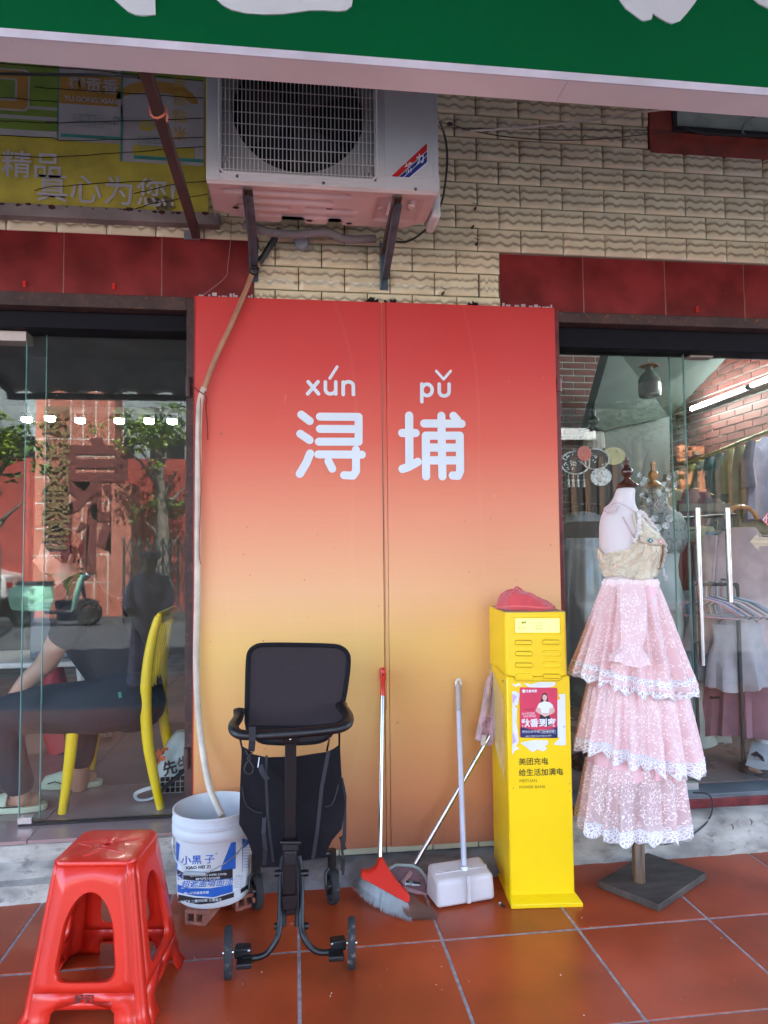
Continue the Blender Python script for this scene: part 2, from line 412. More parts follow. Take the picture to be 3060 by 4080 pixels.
# broken tile edge above the boards
mb = MB()
for x0, x1 in ((-.385, -.17), (.88, 1.10)):
    x = x0
    while x < x1:
        d = random.uniform(.006, .02); mb.bb(x, min(x+d, x1), YW-.0165-random.uniform(0, .003), YW-.0148, 2.288+random.uniform(0, .008), 2.297+random.uniform(0, .014)); x += d*random.uniform(1, 2)
part(mb, 'mortar_crumbs', M('white_mortar', (.5, .42, .42), .9), lt, kind='stuff')
# plinth: coved cement foot
pl = MB()
prof = [(2.70, -.01), (2.72, .012), (2.755, .035), (2.835, .043), (2.845, .0435), (2.885, .0435)]
def plinth(x0, x1, prof, n=40, amp=.006):
    mb = MB()
    mb.grid(n, len(prof), lambda a, b: V((x0+a*(x1-x0), prof[round(b*(len(prof)-1))][0]+noise.noise(V((a*(x1-x0)*14, b*6, 1)))*amp*1.3, prof[round(b*(len(prof)-1))][1]+noise.noise(V((a*(x1-x0)*7, b*3, 5)))*amp*.6)))
    return mb
part(plinth(-.40, 1.06, prof), 'cement_foot', m_cem, B, smooth=True)
for x in [-.40+.19*k for k in range(8)]:
    a, b = x+.002, min(x+.188, 1.105)
    if b > a+.01: part(MB().bb(a, b, YW-.012, YW+.01, .047, .092), 'skirting_tile', M('soiled_cream_tile', (.56, .52, .36), .35, var=.1, bump=.8, bs=50, dirt=((.13, .1, .06), .3, 24)), B, bevel=.003)
# left and right steps
pfl = [(2.74, -.01), (2.755, .004), (2.765, .06), (2.80, .068), (2.805, .10), (2.84, .115), (2.845, .172), (2.87, .178)]
part(plinth(-4, -.40, pfl, 110, .009), 'step_face', m_cem2, B, smooth=True)
pfr = [(2.75, -.01), (2.762, .004), (2.785, .05), (2.83, .075), (2.845, .11), (2.872, .124), (2.93, .127)]
part(plinth(1.06, 4.5, pfr, 120, .009), 'step_face', m_cem2, B, smooth=True, label='peeling whitewashed step face with red paint drips')
fl = part(MB().bb(-6, -.40, 2.865, 9, .02, .181), 'floor_slab', m_cem, B)
fr = part(MB().bb(1.105, 8, 2.93, 9, .02, .181), 'floor_slab', m_cem, B)
m_ftile = M('mauve_pink_floor_tile', (.32, .215, .205), .22, var=.07, vs=4, rv=.1)
ft = mesh_of(MB().box((0, 0, -.006), (.596, .596, .012)), 'floor_tile', m_ftile)
for i in range(7):
    for j in range(6): inst(ft, 'floor_tile', fl, (-.70-.6*i, 3.14+.6*j, .1885), (0, 0, 0))
part(MB().bb(-4, -.40, 2.855, 2.862, .168, .186).bb(-4, -.40, 2.8621, 3.06, .181, .187), 'threshold_slab', m_marble, B, bevel=.002)
ft2 = mesh_of(MB().box((0, 0, -.006), (.596, .596, .012)), 'floor_tile', M('brown_pink_floor_tile', (.27, .19, .175), .28, var=.1, vs=4))
for i in range(5):
    for j in range(6): inst(ft2, 'floor_tile', fr, (1.42+.6*i, 3.36+.6*j, .1885))
# right: maroon riser and blue grey sliding track
part(MB().bb(1.12, 4.4, 2.925, 2.95, .127, .168), 'maroon_riser', m_maroon, B, bevel=.004)
part(MB().bb(1.12, 4.4, 2.93, 3.06, .169, .187), 'door_track', M('blue_grey_aluminium', (.15, .18, .2), .5, .3, dirt=((.3, .3, .28), .2, 12)), B, bevel=.002)
# ---- interiors
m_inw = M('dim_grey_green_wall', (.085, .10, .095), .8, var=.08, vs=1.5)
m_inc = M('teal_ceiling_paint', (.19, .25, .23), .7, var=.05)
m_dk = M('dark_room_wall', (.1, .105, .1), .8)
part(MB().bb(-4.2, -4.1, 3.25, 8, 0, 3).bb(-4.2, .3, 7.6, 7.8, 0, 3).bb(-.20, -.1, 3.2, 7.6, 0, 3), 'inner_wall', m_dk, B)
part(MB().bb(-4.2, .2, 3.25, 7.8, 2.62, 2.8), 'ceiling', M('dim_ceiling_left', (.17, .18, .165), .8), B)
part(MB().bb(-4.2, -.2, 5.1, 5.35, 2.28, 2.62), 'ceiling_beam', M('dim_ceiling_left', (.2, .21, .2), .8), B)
part(MB().bb(3.5, 3.6, 3.25, 8.2, 0, 3.5), 'inner_wall', M('pale_brick_joint', (.42, .46, .43), .8), B)
back = part(MB().bb(.7, 3.7, 6.2, 6.4, 0, 3.5).bb(.6, .7, 3.2, 6.4, 0, 3.5), 'inner_wall', M('pale_brick_joint', (.42, .46, .43), .8), B)
part(MB().bb(.6, 3.7, 3.26, 6.4, 3.3, 3.45), 'ceiling', m_inc, B)
# roof + upper storey
part(MB().bb(-6, 8, 3.25, 10, 6.8, 7.0).bb(-6, -5.8, 3.25, 10, 0, 6.8).bb(7.8, 8, 3.25, 10, 0, 6.8).bb(-6, 8, 9.9, 10, 0, 6.8).bb(-6, 8, 3.25, 9.9, 3.5, 3.6), 'roof_slab', m_cem, B)
for x in (-3.5, 0, 3.5):
    wnd = part(MB().bb(x-.7, x+.7, 2.86, 2.884, 4.6, 6.0), 'upper_window', m_dark, B)
    part(MB().bb(x-.64, x-.02, 2.85, 2.859, 4.66, 5.94).bb(x+.02, x+.64, 2.85, 2.859, 4.66, 5.94), 'window_pane', M('dark_window_glass', (.03, .04, .045), .06), wnd)
# brick-pattern cladding inside the right shop
m_br = M('red_brown_brick', (.17, .055, .045), .6, var=.2, vs=9, bump=.3, bs=70)
bw, bh = .215, .062
bm_ = mesh_of(MB().box((0, 0, 0), (.012, bw-.013, bh-.013)), 'brick', m_br)
bm2 = mesh_of(MB().box((0, 0, 0), (bw-.013, .012, bh-.013)), 'brick', m_br)
rw = [o for o in B.children if o.name.startswith('inner_wall')][1]
cand = []
for r in range(0, 50):
    z = .22+r*bh
    for k in range(14): cand.append((0, 3.36+(k+(r % 2)*.5)*bw, z))
    for k in range(13): cand.append((1, .85+(k+(r % 2)*.5)*bw, z))
vis = [c for c in cand if (c[0] == 0 and c[2] > 1.35 and c[1] < 6.1) or (c[0] == 1 and c[2] > 1.5 and c[1] < 3.4)]
rest = [c for c in cand if c not in vis]
def scr(c):
    p = V((3.49, c[1], c[2])) if c[0] == 0 else V((c[1], 6.19, c[2])); d = p-V((0, 0, CH)); k = d.dot(Fv); return (1530+CF*d.dot(Rv)/k)/PX, (2040-CF*d.dot(Uv)/k)/PX, k
vis.sort(key=lambda c: (0 if (lambda s: 1205 < s[0] < 1670 and 745 < s[1] < 1080)(scr(c)) else 1, scr(c)[2]))
for c in vis[:298]:
    inst(bm_ if c[0] == 0 else bm2, 'brick', rw if c[0] == 0 else back, (3.497, c[1], c[2]) if c[0] == 0 else (c[1], 6.197, c[2]))
mb1, mb2 = MB(), MB()
for c in rest+vis[298:]:
    if c[0] == 0: mb1.box((3.497, c[1], c[2]), (.012, bw-.013, bh-.013))
    else: mb2.box((c[1], 6.197, c[2]), (bw-.013, .012, bh-.013))
part(mb1, 'brick_cladding', m_br, rw, kind='stuff'); part(mb2, 'brick_cladding', m_br, back, kind='stuff')
# sloping pale stair soffit hanging in the right room
q = [wp(1322, 742, 4.3), wp(1600, 742, 4.3), wp(1478, 866, 5.3), wp(1446, 900, 5.6), wp(1266, 938, 5.6)]
mb = MB(); mb.add(q+[p+V((0, .12, .05)) for p in q], [(0, 1, 2, 3, 4)[::-1], (5, 6, 7, 8, 9)]+[(i, (i+1) % 5, 5+(i+1) % 5, 5+i) for i in range(5)])
part(mb, 'stair_soffit', m_inc, B)
q = [wp(1262, 938, 5.7), wp(1446, 897, 5.7), wp(1450, 1120, 5.7), wp(1240, 1140, 5.7)]
mb = MB(); mb.add(q+[p+V((0, .1, 0)) for p in q], [(3, 2, 1, 0), (4, 5, 6, 7)]+[(i, (i+1) % 4, 4+(i+1) % 4, 4+i) for i in range(4)])
part(mb, 'plastered_panel', m_inw, B)
# ================= GLASS FRONTS =================
YG = 3.0
def patch(x0, x1, z0, z1, m): return MB().bb(x0, x1, YG-.022, YG+.022, z0, z1)
m_fit = M('brushed_fitting', (.42, .37, .34), .45, .6, dirt=((.18, .1, .07), .3, 45))
m_clip = M('polished_clip', (.75, .76, .74), .3, .8)
LF = thing('shop_window', 'glass shopfront with rust-eaten brown steel frame, left of the orange boards', 'shop window', (-1.4, YG, .187))
# rusty brown frame
part(MB().bb(-.432, -.399, 2.868, 2.95, .187, 2.283), 'door_jamb', m_steel_r, LF, bevel=.002)
part(MB().bb(-3.2, -.4325, 2.872, 2.95, 2.235, 2.29), 'frame_head', m_steel_r, LF, bevel=.002)
part(MB().bb(-3.2, -.433, 2.93, 3.05, 2.165, 2.233), 'black_track_housing', m_dark, LF, bevel=.002)
part(MB().bb(-3.2, -.433, 2.96, 3.04, 2.225, 2.2349), 'track_lip', m_blkp, LF)
xs = wp(95, 715, YG).x; xe = wp(50, 1300, YG).x
part(MB().bb(xe, -.435, YG-.005, YG+.005, .193, 2.168), 'glass_pane', m_g, LF)
part(MB().bb(xe-.0025, xe-.0002, YG-.006, YG+.006, .193, 2.168), 'glass_edge', m_gedge, LF)
part(MB().bb(xe, -.433, YG-.011, YG+.011, .1875, .198), 'bottom_seal', m_blkp, LF)
part(MB().bb(xe-.002, xe+.05, YG-.014, YG+.014, .1985, .222), 'bottom_clip', m_clip, LF)
part(MB().cyl((-.423, 2.862, 1.88), (-.423, 2.862, 1.96), .011).cyl((-.423, 2.862, .42), (-.423, 2.862, .5), .011), 'hinge', m_steel_r, LF, smooth=True)
LD = thing('glass_door', 'frameless glass door with worn metal top fitting, at the left edge beside the yellow chair', 'door', (-1.9, YG+.04, .187))
part(MB().bb(-2.5, xs, YG+.03, YG+.04, .2, 2.16), 'glass_pane', m_g, LD)
part(MB().bb(xs+.0003, xs+.003, YG+.029, YG+.041, .2, 2.165), 'glass_edge', m_gedge, LD)
part(MB().bb(xe-.16, xe+.005, YG-.03, YG+.05, 2.12, 2.162), 'top_patch_fitting', m_fit, LD, bevel=.002)
RF = thing('shop_window', 'glass clothes-shop window with narrow maroon frame, right of the orange boards', 'shop window', (1.4, YG, .187))
part(MB().bb(1.106, 1.128, 2.866, 2.95, .127, 2.2885), 'door_jamb', m_maroon, RF, bevel=.002)
part(MB().bb(1.107, 4.4, 2.87, 2.96, 2.235, 2.281), 'frame_head', m_steel_r, RF, bevel=.002)
part(MB().bb(1.129, 4.4, 2.93, 3.05, 2.145, 2.233), 'black_track_housing', m_dark, RF, bevel=.002)
part(MB().cyl((1.119, 2.862, 1.93), (1.119, 2.862, 1.985), .012).cyl((1.119, 2.862, .62), (1.119, 2.862, .68), .012), 'hinge', m_maroon, RF, smooth=True)
xr = wp(1482, 1000, YG).x; xq = wp(1462, 1000, YG).x
part(MB().bb(1.13, xr, YG-.005, YG+.005, .193, 2.145), 'glass_pane', m_g, RF)
part(MB().bb(xr+.0003, xr+.003, YG-.006, YG+.006, .193, 2.145), 'glass_edge', m_gedge, RF)
part(MB().bb(xr-.055, xr+.002, YG-.014, YG+.014, .1875, .215), 'bottom_clip', m_clip, RF)
RD = thing('glass_door', 'frameless glass door with two upright steel bar handles, in front of the clothes rails', 'door', (2.3, YG+.04, .187))
part(MB().bb(xq, 2.9, YG+.03, YG+.04, .2, 2.143), 'glass_pane', m_g, RD)
part(MB().bb(xq-.003, xq-.0003, YG+.029, YG+.041, .2, 2.143), 'glass_edge', m_gedge, RD)
a, b = wp(1489, 755, YG), wp(1540, 773, YG)
part(MB().bb(a.x, b.x, YG-.005, YG+.05, b.z, 2.144), 'top_patch_fitting', m_fit, RD, bevel=.002)
for u, dy in ((1498, .10), (1562, .10)):
    p0, p1 = wp(u, 1098, YG+.01), wp(u+6, 1435, YG+.01)
    if u == 1562: p1 = wp(u+6, 1300, YG+.01)
    hb = part(MB().cyl((p0.x, YG-.02, p1.z), (p0.x, YG-.02, p0.z), .0125, n=16), 'bar_handle', m_chrome, RD, smooth=True)
    part(MB().cyl((p0.x, YG-.02, p0.z-.1), (p0.x, YG+.04, p0.z-.1), .006).cyl((p0.x, YG-.02, p1.z+.1), (p0.x, YG+.04, p1.z+.1), .006), 'handle_standoff', m_chrome, hb)
a, b = wp(1462, 1088, YG+.06), wp(1575, 1105, YG+.06)
part(MB().bb(a.x, b.x, YG+.045, YG+.065, b.z, a.z), 'lock_plate', M('tarnished_plate', (.12, .1, .08), .5, .6, dirt=((.4, .36, .25), .25, 40)), RD, bevel=.002)
# notice stickers on the right door
c = wp(1668, 1122, YG+.025); s = .052
mb = MB().prism([(-s, 0), (0, -s), (s, 0), (0, s)], (c.x, YG+.0275, c.z), (1, 0, 0), (0, 0, 1), -.001)
st = single(mb, 'warning_sticker', M('red_sticker', (.7, .03, .03), .4), 'red diamond sticker with white writing on the glass door at the right edge', 'sticker')
ROOT[st] = st.location.copy()
part(text_mb('小心', .034, flat((c.x-.012, YG+.026, c.z), (1, 0, 0), (0, 0, 1)), .001), 'lettering', m_white, st)
mb = MB().prism([(-s*.92, 0), (0, -s*.92), (s*.92, 0), (0, s*.92), (-s*.92, 0), (-s*.86, 0), (0, s*.86), (s*.86, 0), (0, -s*.86), (-s*.86, 0)], (c.x, YG+.0262, c.z), (1, 0, 0), (0, 0, 1), -.0005)
part(mb, 'border_line', m_white, st)
c = wp(1640, 1170, YG+.025)
mb = MB().prism([(-.045, 0), (0, -.045), (0, -.02), (.09, -.02), (.09, .02), (0, .02), (0, .045)], (c.x, YG+.0275, c.z), (1, 0, 0), (0, 0, 1), -.001)
single(mb, 'arrow_sticker', M('wood_print_sticker', (.55, .45, .3), .5, stretch=(1, 1, 14), var=.2), 'pale wood-look arrow sticker pointing left on the glass door', 'sticker')

# ================= ORANGE ADVERTISING BOARDS =================
PB = thing('advertising_board', 'tall red-to-orange gradient board with white pinyin and characters between the two shopfronts', 'sign board', (.35, 2.86, .078))
m_pan = bpy.data.materials.new('gradient_print_foot_shade'); m_pan.use_nodes = True; nt = m_pan.node_tree; b = nt.nodes['Principled BSDF']
tc = nd(nt, 'ShaderNodeTexCoord'); sp = nd(nt, 'ShaderNodeSeparateXYZ'); lk(nt, tc.outputs['Object'], sp.inputs[0])
f = math_(nt, 'MULTIPLY', sp.outputs[2], 1/2.215); cr = nd(nt, 'ShaderNodeValToRGB'); lk(nt, f, cr.inputs[0])
els = [(0, (.47, .15, .07)), (.10, (.64, .27, .11)), (.36, (.85, .53, .16)), (.46, (.87, .48, .24)), (.60, (.83, .31, .18)), (.74, (.74, .125, .085)), (.88, (.66, .052, .05)), (1, (.60, .03, .032))]  # printed gradient; lowest stops also carry painted shade at the board's foot
for i, (p, c3) in enumerate(els):
    e = cr.color_ramp.elements[i] if i < 2 else cr.color_ramp.elements.new(p)
    e.position = p; e.color = (*c3, 1)
nz = nd(nt, 'ShaderNodeTexNoise'); nz.inputs['Scale'].default_value = 2.2; nz.inputs['Detail'].default_value = 8; lk(nt, tc.outputs['Object'], nz.inputs['Vector'])
cc = mixc(nt, math_(nt, 'MULTIPLY', nz.outputs[0], .05), cr.outputs[0], (.85, .6, .5))
n2 = nd(nt, 'ShaderNodeTexNoise'); n2.inputs['Scale'].default_value = 38; n2.inputs['Detail'].default_value = 3; lk(nt, tc.outputs['Object'], n2.inputs['Vector'])
cc = mixc(nt, math_(nt, 'GREATER_THAN', n2.outputs[0], .755), cc, (.4, .14, .08))
mp = nd(nt, 'ShaderNodeMapping'); mp.inputs['Scale'].default_value = (1.2, 1, 120); lk(nt, tc.outputs['Object'], mp.inputs[0])
n3 = nd(nt, 'ShaderNodeTexNoise'); n3.inputs['Scale'].default_value = 2; lk(nt, mp.outputs[0], n3.inputs['Vector'])
cc = mixc(nt, math_(nt, 'MULTIPLY', n3.outputs[0], .10), cc, (.35, .12, .05))
n4 = nd(nt, 'ShaderNodeTexWave'); n4.inputs['Scale'].default_value = .55; n4.inputs['Distortion'].default_value = 22; n4.inputs['Detail'].default_value = 2; n4.inputs['Detail Scale'].default_value = .35; lk(nt, tc.outputs['Object'], n4.inputs['Vector'])
cc = mixc(nt, math_(nt, 'MULTIPLY', math_(nt, 'GREATER_THAN', n4.outputs[1], .9985), .02), cc, (.95, .75, .65))
mp2 = nd(nt, 'ShaderNodeMapping'); mp2.inputs['Scale'].default_value = (26, 1, 5); mp2.inputs['Rotation'].default_value = (0, .5, 0); lk(nt, tc.outputs['Object'], mp2.inputs[0])
n5 = nd(nt, 'ShaderNodeTexNoise'); n5.inputs['Scale'].default_value = 1.6; n5.inputs['Detail'].default_value = 8; n5.inputs['Roughness'].default_value = .7; lk(nt, mp2.outputs[0], n5.inputs['Vector'])
n6 = nd(nt, 'ShaderNodeTexNoise'); n6.inputs['Scale'].default_value = 1.3; lk(nt, tc.outputs['Object'], n6.inputs['Vector'])
scf = math_(nt, 'MULTIPLY', math_(nt, 'GREATER_THAN', n5.outputs[0], .66), math_(nt, 'GREATER_THAN', n6.outputs[0], .52))
cc = mixc(nt, math_(nt, 'MULTIPLY', scf, .22), cc, (.85, .62, .45))
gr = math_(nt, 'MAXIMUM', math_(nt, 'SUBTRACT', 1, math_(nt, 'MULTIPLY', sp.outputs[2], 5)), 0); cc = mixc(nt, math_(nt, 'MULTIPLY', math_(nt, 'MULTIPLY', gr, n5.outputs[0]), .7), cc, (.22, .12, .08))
lk(nt, cc, b.inputs['Base Color']); b.inputs['Roughness'].default_value = .55; b.inputs['Specular IOR Level'].default_value = .25
bp = nd(nt, 'ShaderNodeBump'); bp.inputs['Strength'].default_value = .08; bp.inputs['Distance'].default_value = .01; lk(nt, nz.outputs[0], bp.inputs['Height']); lk(nt, bp.outputs[0], b.inputs['Normal'])
YP = 2.852
part(MB().bb(-.396, .356, YP, YP+.018, .080, 2.289), 'board', m_pan, PB, bevel=.0012)
part(MB().bb(.3585, .3745, YP+.0012, YP+.018, .079, 2.289), 'seam_strip', m_pan, PB)
part(MB().bb(.3765, 1.1045, YP+.0006, YP+.018, .077, 2.2905), 'board', m_pan, PB, bevel=.0012)
part(MB().tube([(.357, YP-.001, 2.286), (.3585, YP-.003, 1.6), (.361, YP-.002, 1.05), (.3615, YP-.004, .62)], .0013, 5), 'loose_wire', m_hose2, PB)
part(MB().bb(-.4, -.3965, YP-.002, YP+.02, .19, 2.285), 'red_edge_tape', M('red_tape', (.4, .02, .02), .4), PB)
ZL = YP-.0012
def z4(x, y, dy=0):                     # measured on the enlarged lettering (1659 px wide crop)
    p = wp((1100+.5425*x)/PX, (1400+.5425*y)/PX, YP); return V((p.x, ZL+dy, p.z))
def char(lst, wd, name='letter', extra=None):
    mb = MB(); a = z4(500, 500); b2 = z4(501, 500); s = (b2.x-a.x); cvt = []
    L3 = []
    for pl in lst: L3.append([((z4(*q).x), (z4(*q).z)) for q in pl])
    strokes(mb, L3, wd*s, lambda x, y, d=0: V((x, ZL+d, y)))
    part(mb, name, m_char, PB)
def charset(mode):
    pass
def arc(cx, cy, rx, ry, a0, a1, n=9): return [(cx+rx*cos(radians(a0+(a1-a0)*i/n)), cy+ry*sin(radians(a0+(a1-a0)*i/n))) for i in range(n+1)]
char([[(236, 224), (312, 312)], [(308, 224), (232, 312)]], 27)
char([[(362, 225), (362, 280)]+arc(400, 280, 38, 33, 180, 0)+[(438, 225), (438, 314)]], 26)
char([[(395, 198), (448, 114)]], 22)
char([[(493, 226), (493, 317)], [(493, 262)]+arc(530, 254, 37, 30, 190, 360)+[(568, 317)]], 27)
char([[(1070, 240), (1070, 370)], arc(1108, 284, 38, 42, 180, 540, 20)], 27)
char([[(1198, 241), (1198, 296)]+arc(1234, 296, 36, 32, 180, 0)+[(1270, 241)]], 27)
char([[(1176, 145), (1230, 205), (1282, 145)]], 20)
char([[(185, 465), (247, 512)], [(178, 606), (246, 652)], [(250, 750), (222, 820), (174, 900)], [(322, 480), (606, 482), (606, 664), (314, 664)], [(322, 570), (590, 571)],
      [(310, 757), (630, 759)], [(586, 722), (587, 880), (565, 913), (500, 910)], [(384, 808), (412, 862)]], 59)
char([[(977, 472), (979, 836)], [(926, 600), (1024, 600)], [(928, 864), (975, 848), (1040, 812)], [(1088, 530), (1362, 532)], [(1213, 474), (1215, 600), (1221, 918)],
      [(1302, 474), (1330, 505)], [(1101, 918), (1099, 620), (1348, 620), (1351, 880), (1335, 915), (1296, 912)], [(1110, 707), (1340, 708)], [(1110, 801), (1340, 801)]], 62)

# ================= GREEN SHOP SIGN =================
YS = 1.8; ZS = 2.552
GS = thing('shop_sign', 'long dark green shop sign with big white characters and pinkish metal edge, overhead', 'sign', (0.3, YS, ZS))
part(MB().bb(-5, 6, YS+.004, YS+.09, ZS+.0205, 3.55), 'sign_panel', m_green, GS)
part(MB().bb(-5, 6, YS-.004, YS+.002, ZS, ZS+.022), 'front_trim', M('lilac_white_trim', (.66, .66, .78), .35), GS)
part(MB().bb(-5, .75, YS+.0022, YS+.0935, ZS, ZS+.02).bb(.7515, 6, YS+.0022, YS+.0935, ZS, ZS+.02), 'underside', m_pinkw, GS)
fs = flat((0, YS-.002, 0), (1, 0, 0), (0, 0, 1))
def signshape(pts, nm='letter'):
    P = [wp(u, v, YS) for u, v in pts]
    mb = MB().prism([(p.x, p.z) for p in P], (0, YS+.0035, 0), (1, 0, 0), (0, 0, 1), .004); part(mb, nm, m_char, GS)
signshape([(246, -3), (262, 12), (277, 25), (293, 32), (310, 34), (336, 31), (333, -60), (246, -60)])
signshape([(466, -4), (480, 10), (500, 21), (530, 28), (570, 31), (610, 30), (640, 26), (668, 22), (700, 22), (730, 24), (748, 22), (760, 12), (763, -8), (760, -60), (466, -60)])
signshape([(1337, -3), (1352, 18), (1372, 33), (1385, 43), (1392, 45), (1408, 41), (1410, 28), (1424, 38), (1440, 47), (1452, 51), (1470, 44), (1486, 26), (1500, 8), (1512, -10), (1512, -60), (1337, -60)])
signshape([(1624, -6), (1640, 8), (1660, 18), (1700, 30), (1700, -60), (1624, -60)])
# canopy over the pavement, wavy edge to the street
can = MB()
can.grid(120, 26, lambda a, b: V((-3.1+a*7.2, 1.78-b*3.9, 3.33-.30*b+.028*sin((-3.1+a*7.2)*2*pi/.385))))
CN = thing('street_canopy', 'wavy corrugated canopy roof over the pavement in front of the shops', 'canopy', (.5, 1.7, 3.3))
part(can, 'corrugated_sheet', M('teal_grey_sheet', (.45, .49, .49), .6), CN, smooth=True, solid=.012)
for x in (-3.05, 4.05): part(MB().beam((x, 1.78, 3.50), (x, -2.0, 2.99), .04, .06), 'side_beam', m_bluesteel, CN)
part(MB().bb(-3.1, 4.1, -2.04, -1.96, 2.93, 2.99), 'edge_beam', m_bluesteel, CN)
# soffit board behind the sign
part(MB().bb(-6, 8, YS+.095, 2.885, 3.56, 3.6), 'soffit', m_wht, B)

# ================= OLD YELLOW SIGNBOARD =================
OS = thing('old_signboard', 'faded yellow and green grain-shop signboard in a rusty frame, upper left', 'sign board', (-1.1, 2.84, 2.6))
YO = 2.835
def ow(u, v, dy=0): p = wp(u, v, YO); return V((p.x, YO+dy, p.z))
def ob(u0, v0, u1, v1, m, lay, nm='printed_block'):
    a, b = ow(u0, v0), ow(u1, v1); part(MB().bb(min(a.x, b.x), max(a.x, b.x), YO-.0006*lay-.0004, YO-.0006*lay, min(a.z, b.z), max(a.z, b.z)), nm, m, OS)
ZB, ZT = 2.622, 3.40; XE = ow(450, 300).x
m_ob = M('faded_yellow_vinyl', (.47, .38, .045), .6, var=.14, vs=10, dirt=((.22, .17, .05), .2, 30), bump=.3, bs=20)
m_og = M('faded_green_vinyl', (.19, .30, .035), .6, var=.12, vs=10, dirt=((.1, .13, .04), .2, 30))
m_oo = M('faded_orange_vinyl', (.42, .22, .035), .6, var=.12, vs=10, dirt=((.2, .12, .04), .2, 30))
m_ow = M('faded_white_vinyl', (.42, .40, .39), .6, var=.1, vs=8, dirt=((.25, .22, .18), .2, 30))
m_ot = M('faded_teal_vinyl', (.05, .25, .2), .6, var=.2, vs=14)
part(MB().bb(-3.2, XE, YO, YO+.03, ZB, ZT), 'backing_sheet', m_ob, OS)
ax, az = (1, 0, 0), (0, 0, 1)
def oz(v): return ow(200, v).z
def oblk(x0, x1, z0, z1, m, lay): part(MB().bb(x0, x1, YO-.0006*lay-.0004, YO-.0006*lay, z0, z1), 'printed_block', m, OS)
xa, xb, xc, xd = ow(0, 250).x, ow(125, 250).x, ow(262, 250).x, ow(440, 300).x
oblk(-3, xb, oz(303), ZT, m_ow, 1); oblk(-3, xb, oz(290), oz(245), m_og, 2); oblk(-3, xb-.0, oz(238), ZT-.02, m_og, 2); oblk(-3, xb, oz(236)-.06, oz(236)-.045, m_ow, 3)
rr = lambda w, h, r, n=5: [(sx*(w-r)+r*cos(radians(a0+90*i/n)), sy*(h-r)+r*sin(radians(a0+90*i/n))) for sx, sy, a0 in ((1, 1, 0), (-1, 1, 90), (-1, -1, 180), (1, -1, 270)) for i in range(n+1)]
c = ow(-8, 192)
for k, (w_, h_, m) in enumerate(((.125, .085, m_ow), (.118, .078, m_oo), (.078, .045, m_ow), (.071, .038, m_og))):
    part(MB().prism(rr(w_, h_, .022 if k < 2 else .008), (c.x, YO-.0012-.0006*(k+2), c.z), ax, az, -.0004), 'printed_frame', m, OS)
oblk(xb+.004, xc, oz(305)-.005, ZT, m_ow, 2); oblk(xb+.004, xc, oz(228), oz(165), m_oo, 3); oblk(xb-.002, xb+.004, oz(305), ZT, m_ot, 3); oblk(xb+.012, xc-.002, oz(300), oz(293), m_ot, 3)
oblk(xc+.006, xd, oz(345), ZT, m_ow, 1); oblk(xc+.006, xd, oz(175)+.03, ZT, m_og, 2); oblk(xc-.002, xc+.006, oz(345), ZT, m_ot, 4); oblk(xc+.006+.04, xd-.035, oz(330), oz(308), m_ob, 3); oblk(xc+.05, xd, oz(332)-.012, oz(331), m_ot, 4)
part(MB().prism([(-.16, 0)]+[(.16*cos(radians(a)), .085*sin(radians(a))) for a in range(170, 9, -20)]+[(.16, 0)], (xc+.14, YO-.0022, oz(210)), ax, az, -.0004), 'printed_arch', m_oo, OS)
part(MB().prism([(-.15, -.05)]+[(.15*cos(radians(a)), .06*sin(radians(a))) for a in range(170, 9, -20)]+[(.15, -.05)], (xc+.135, YO-.0028, oz(222)), ax, az, -.0004), 'printed_arch', m_ow, OS)
p = ow(318, 272); part(MB().prism([(-.035, 0), (-.018, .02), (.018, .02), (.035, 0), (.018, -.022), (-.018, -.022)], (p.x, YO-.0033, p.z), ax, az, -.0004), 'printed_badge', m_ob, OS)
m_gold = M('faded_gold_print', (.5, .33, .06), .6)
def ot(s, u, v, size, m, lay=5, **k):
    p = ow(u, v); part(text_mb(s, size, flat((p.x, YO-.0006*lay-.0006, p.z), (1, 0, -.005), az), **k), 'lettering', m, OS)
m_ol = M('faded_lilac_print', (.46, .43, .44), .6)
ot('精品', 70, 362, .115, m_ol, bold=.001); ot('真心为您!', 232, 417, .125, m_ol, bold=.001, spacing=1.02); ot('御贡香', 203, 188, .064, m_ow, bold=.0014); ot('YU GONG XIANG', 203, 218, .030, m_ow, bold=.0008, spacing=.9)
for i, ch in enumerate('金雪粘米'): ot(ch, 388, 178+i*38, .062, m_gold, bold=.0005)
ot('优质', 318, 272, .028, m_ow, 7); ot('10kg', 252, 256, .015, m_blkpr); ot('广州市永港三', 237, 268, .012, m_blkpr)
for (u, v, wd_) in ((160, 248, 62), (300, 296, 70)):
    mb = MB(); a = ow(u, v); b = ow(u+wd_, v+26)
    for k in range(5): mb.bb(a.x, b.x, YO-.004, YO-.0036, a.z-k*.012, a.z-k*.012+.0012)
    for k in range(5): mb.bb(a.x+k*(b.x-a.x)/4, a.x+k*(b.x-a.x)/4+.0012, YO-.0045, YO-.0041, a.z-.048, a.z)
    part(mb, 'printed_table', M('faint_teal_line', (.2, .28, .28), .6), OS)
    part(MB().add([], []), 'lettering', None, OS) if False else None
    ot('品名 特级香米', u+wd_/2, v+3, .009, M('faint_teal_line', (.2, .28, .28), .6)); ot('净含量 执行标准', u+wd_/2, v+14, .009, M('faint_teal_line', (.2, .28, .28), .6))
p = ow(352, 442)                                       # torn hole with crumpled edges
mb = MB(); tp = [(-.062, .02), (-.03, .028), (-.005, .02), (.015, .032), (.045, .02), (.05, -.01), (.02, -.025), (-.02, -.028), (-.05, -.005)]
part(MB().prism(tp, (p.x, YO-.0035, p.z), ax, az, -.0006), 'torn_hole', M('torn_dark_backing', (.14, .12, .06), .9, var=.5, vs=40, bump=1), OS)
mb = MB()
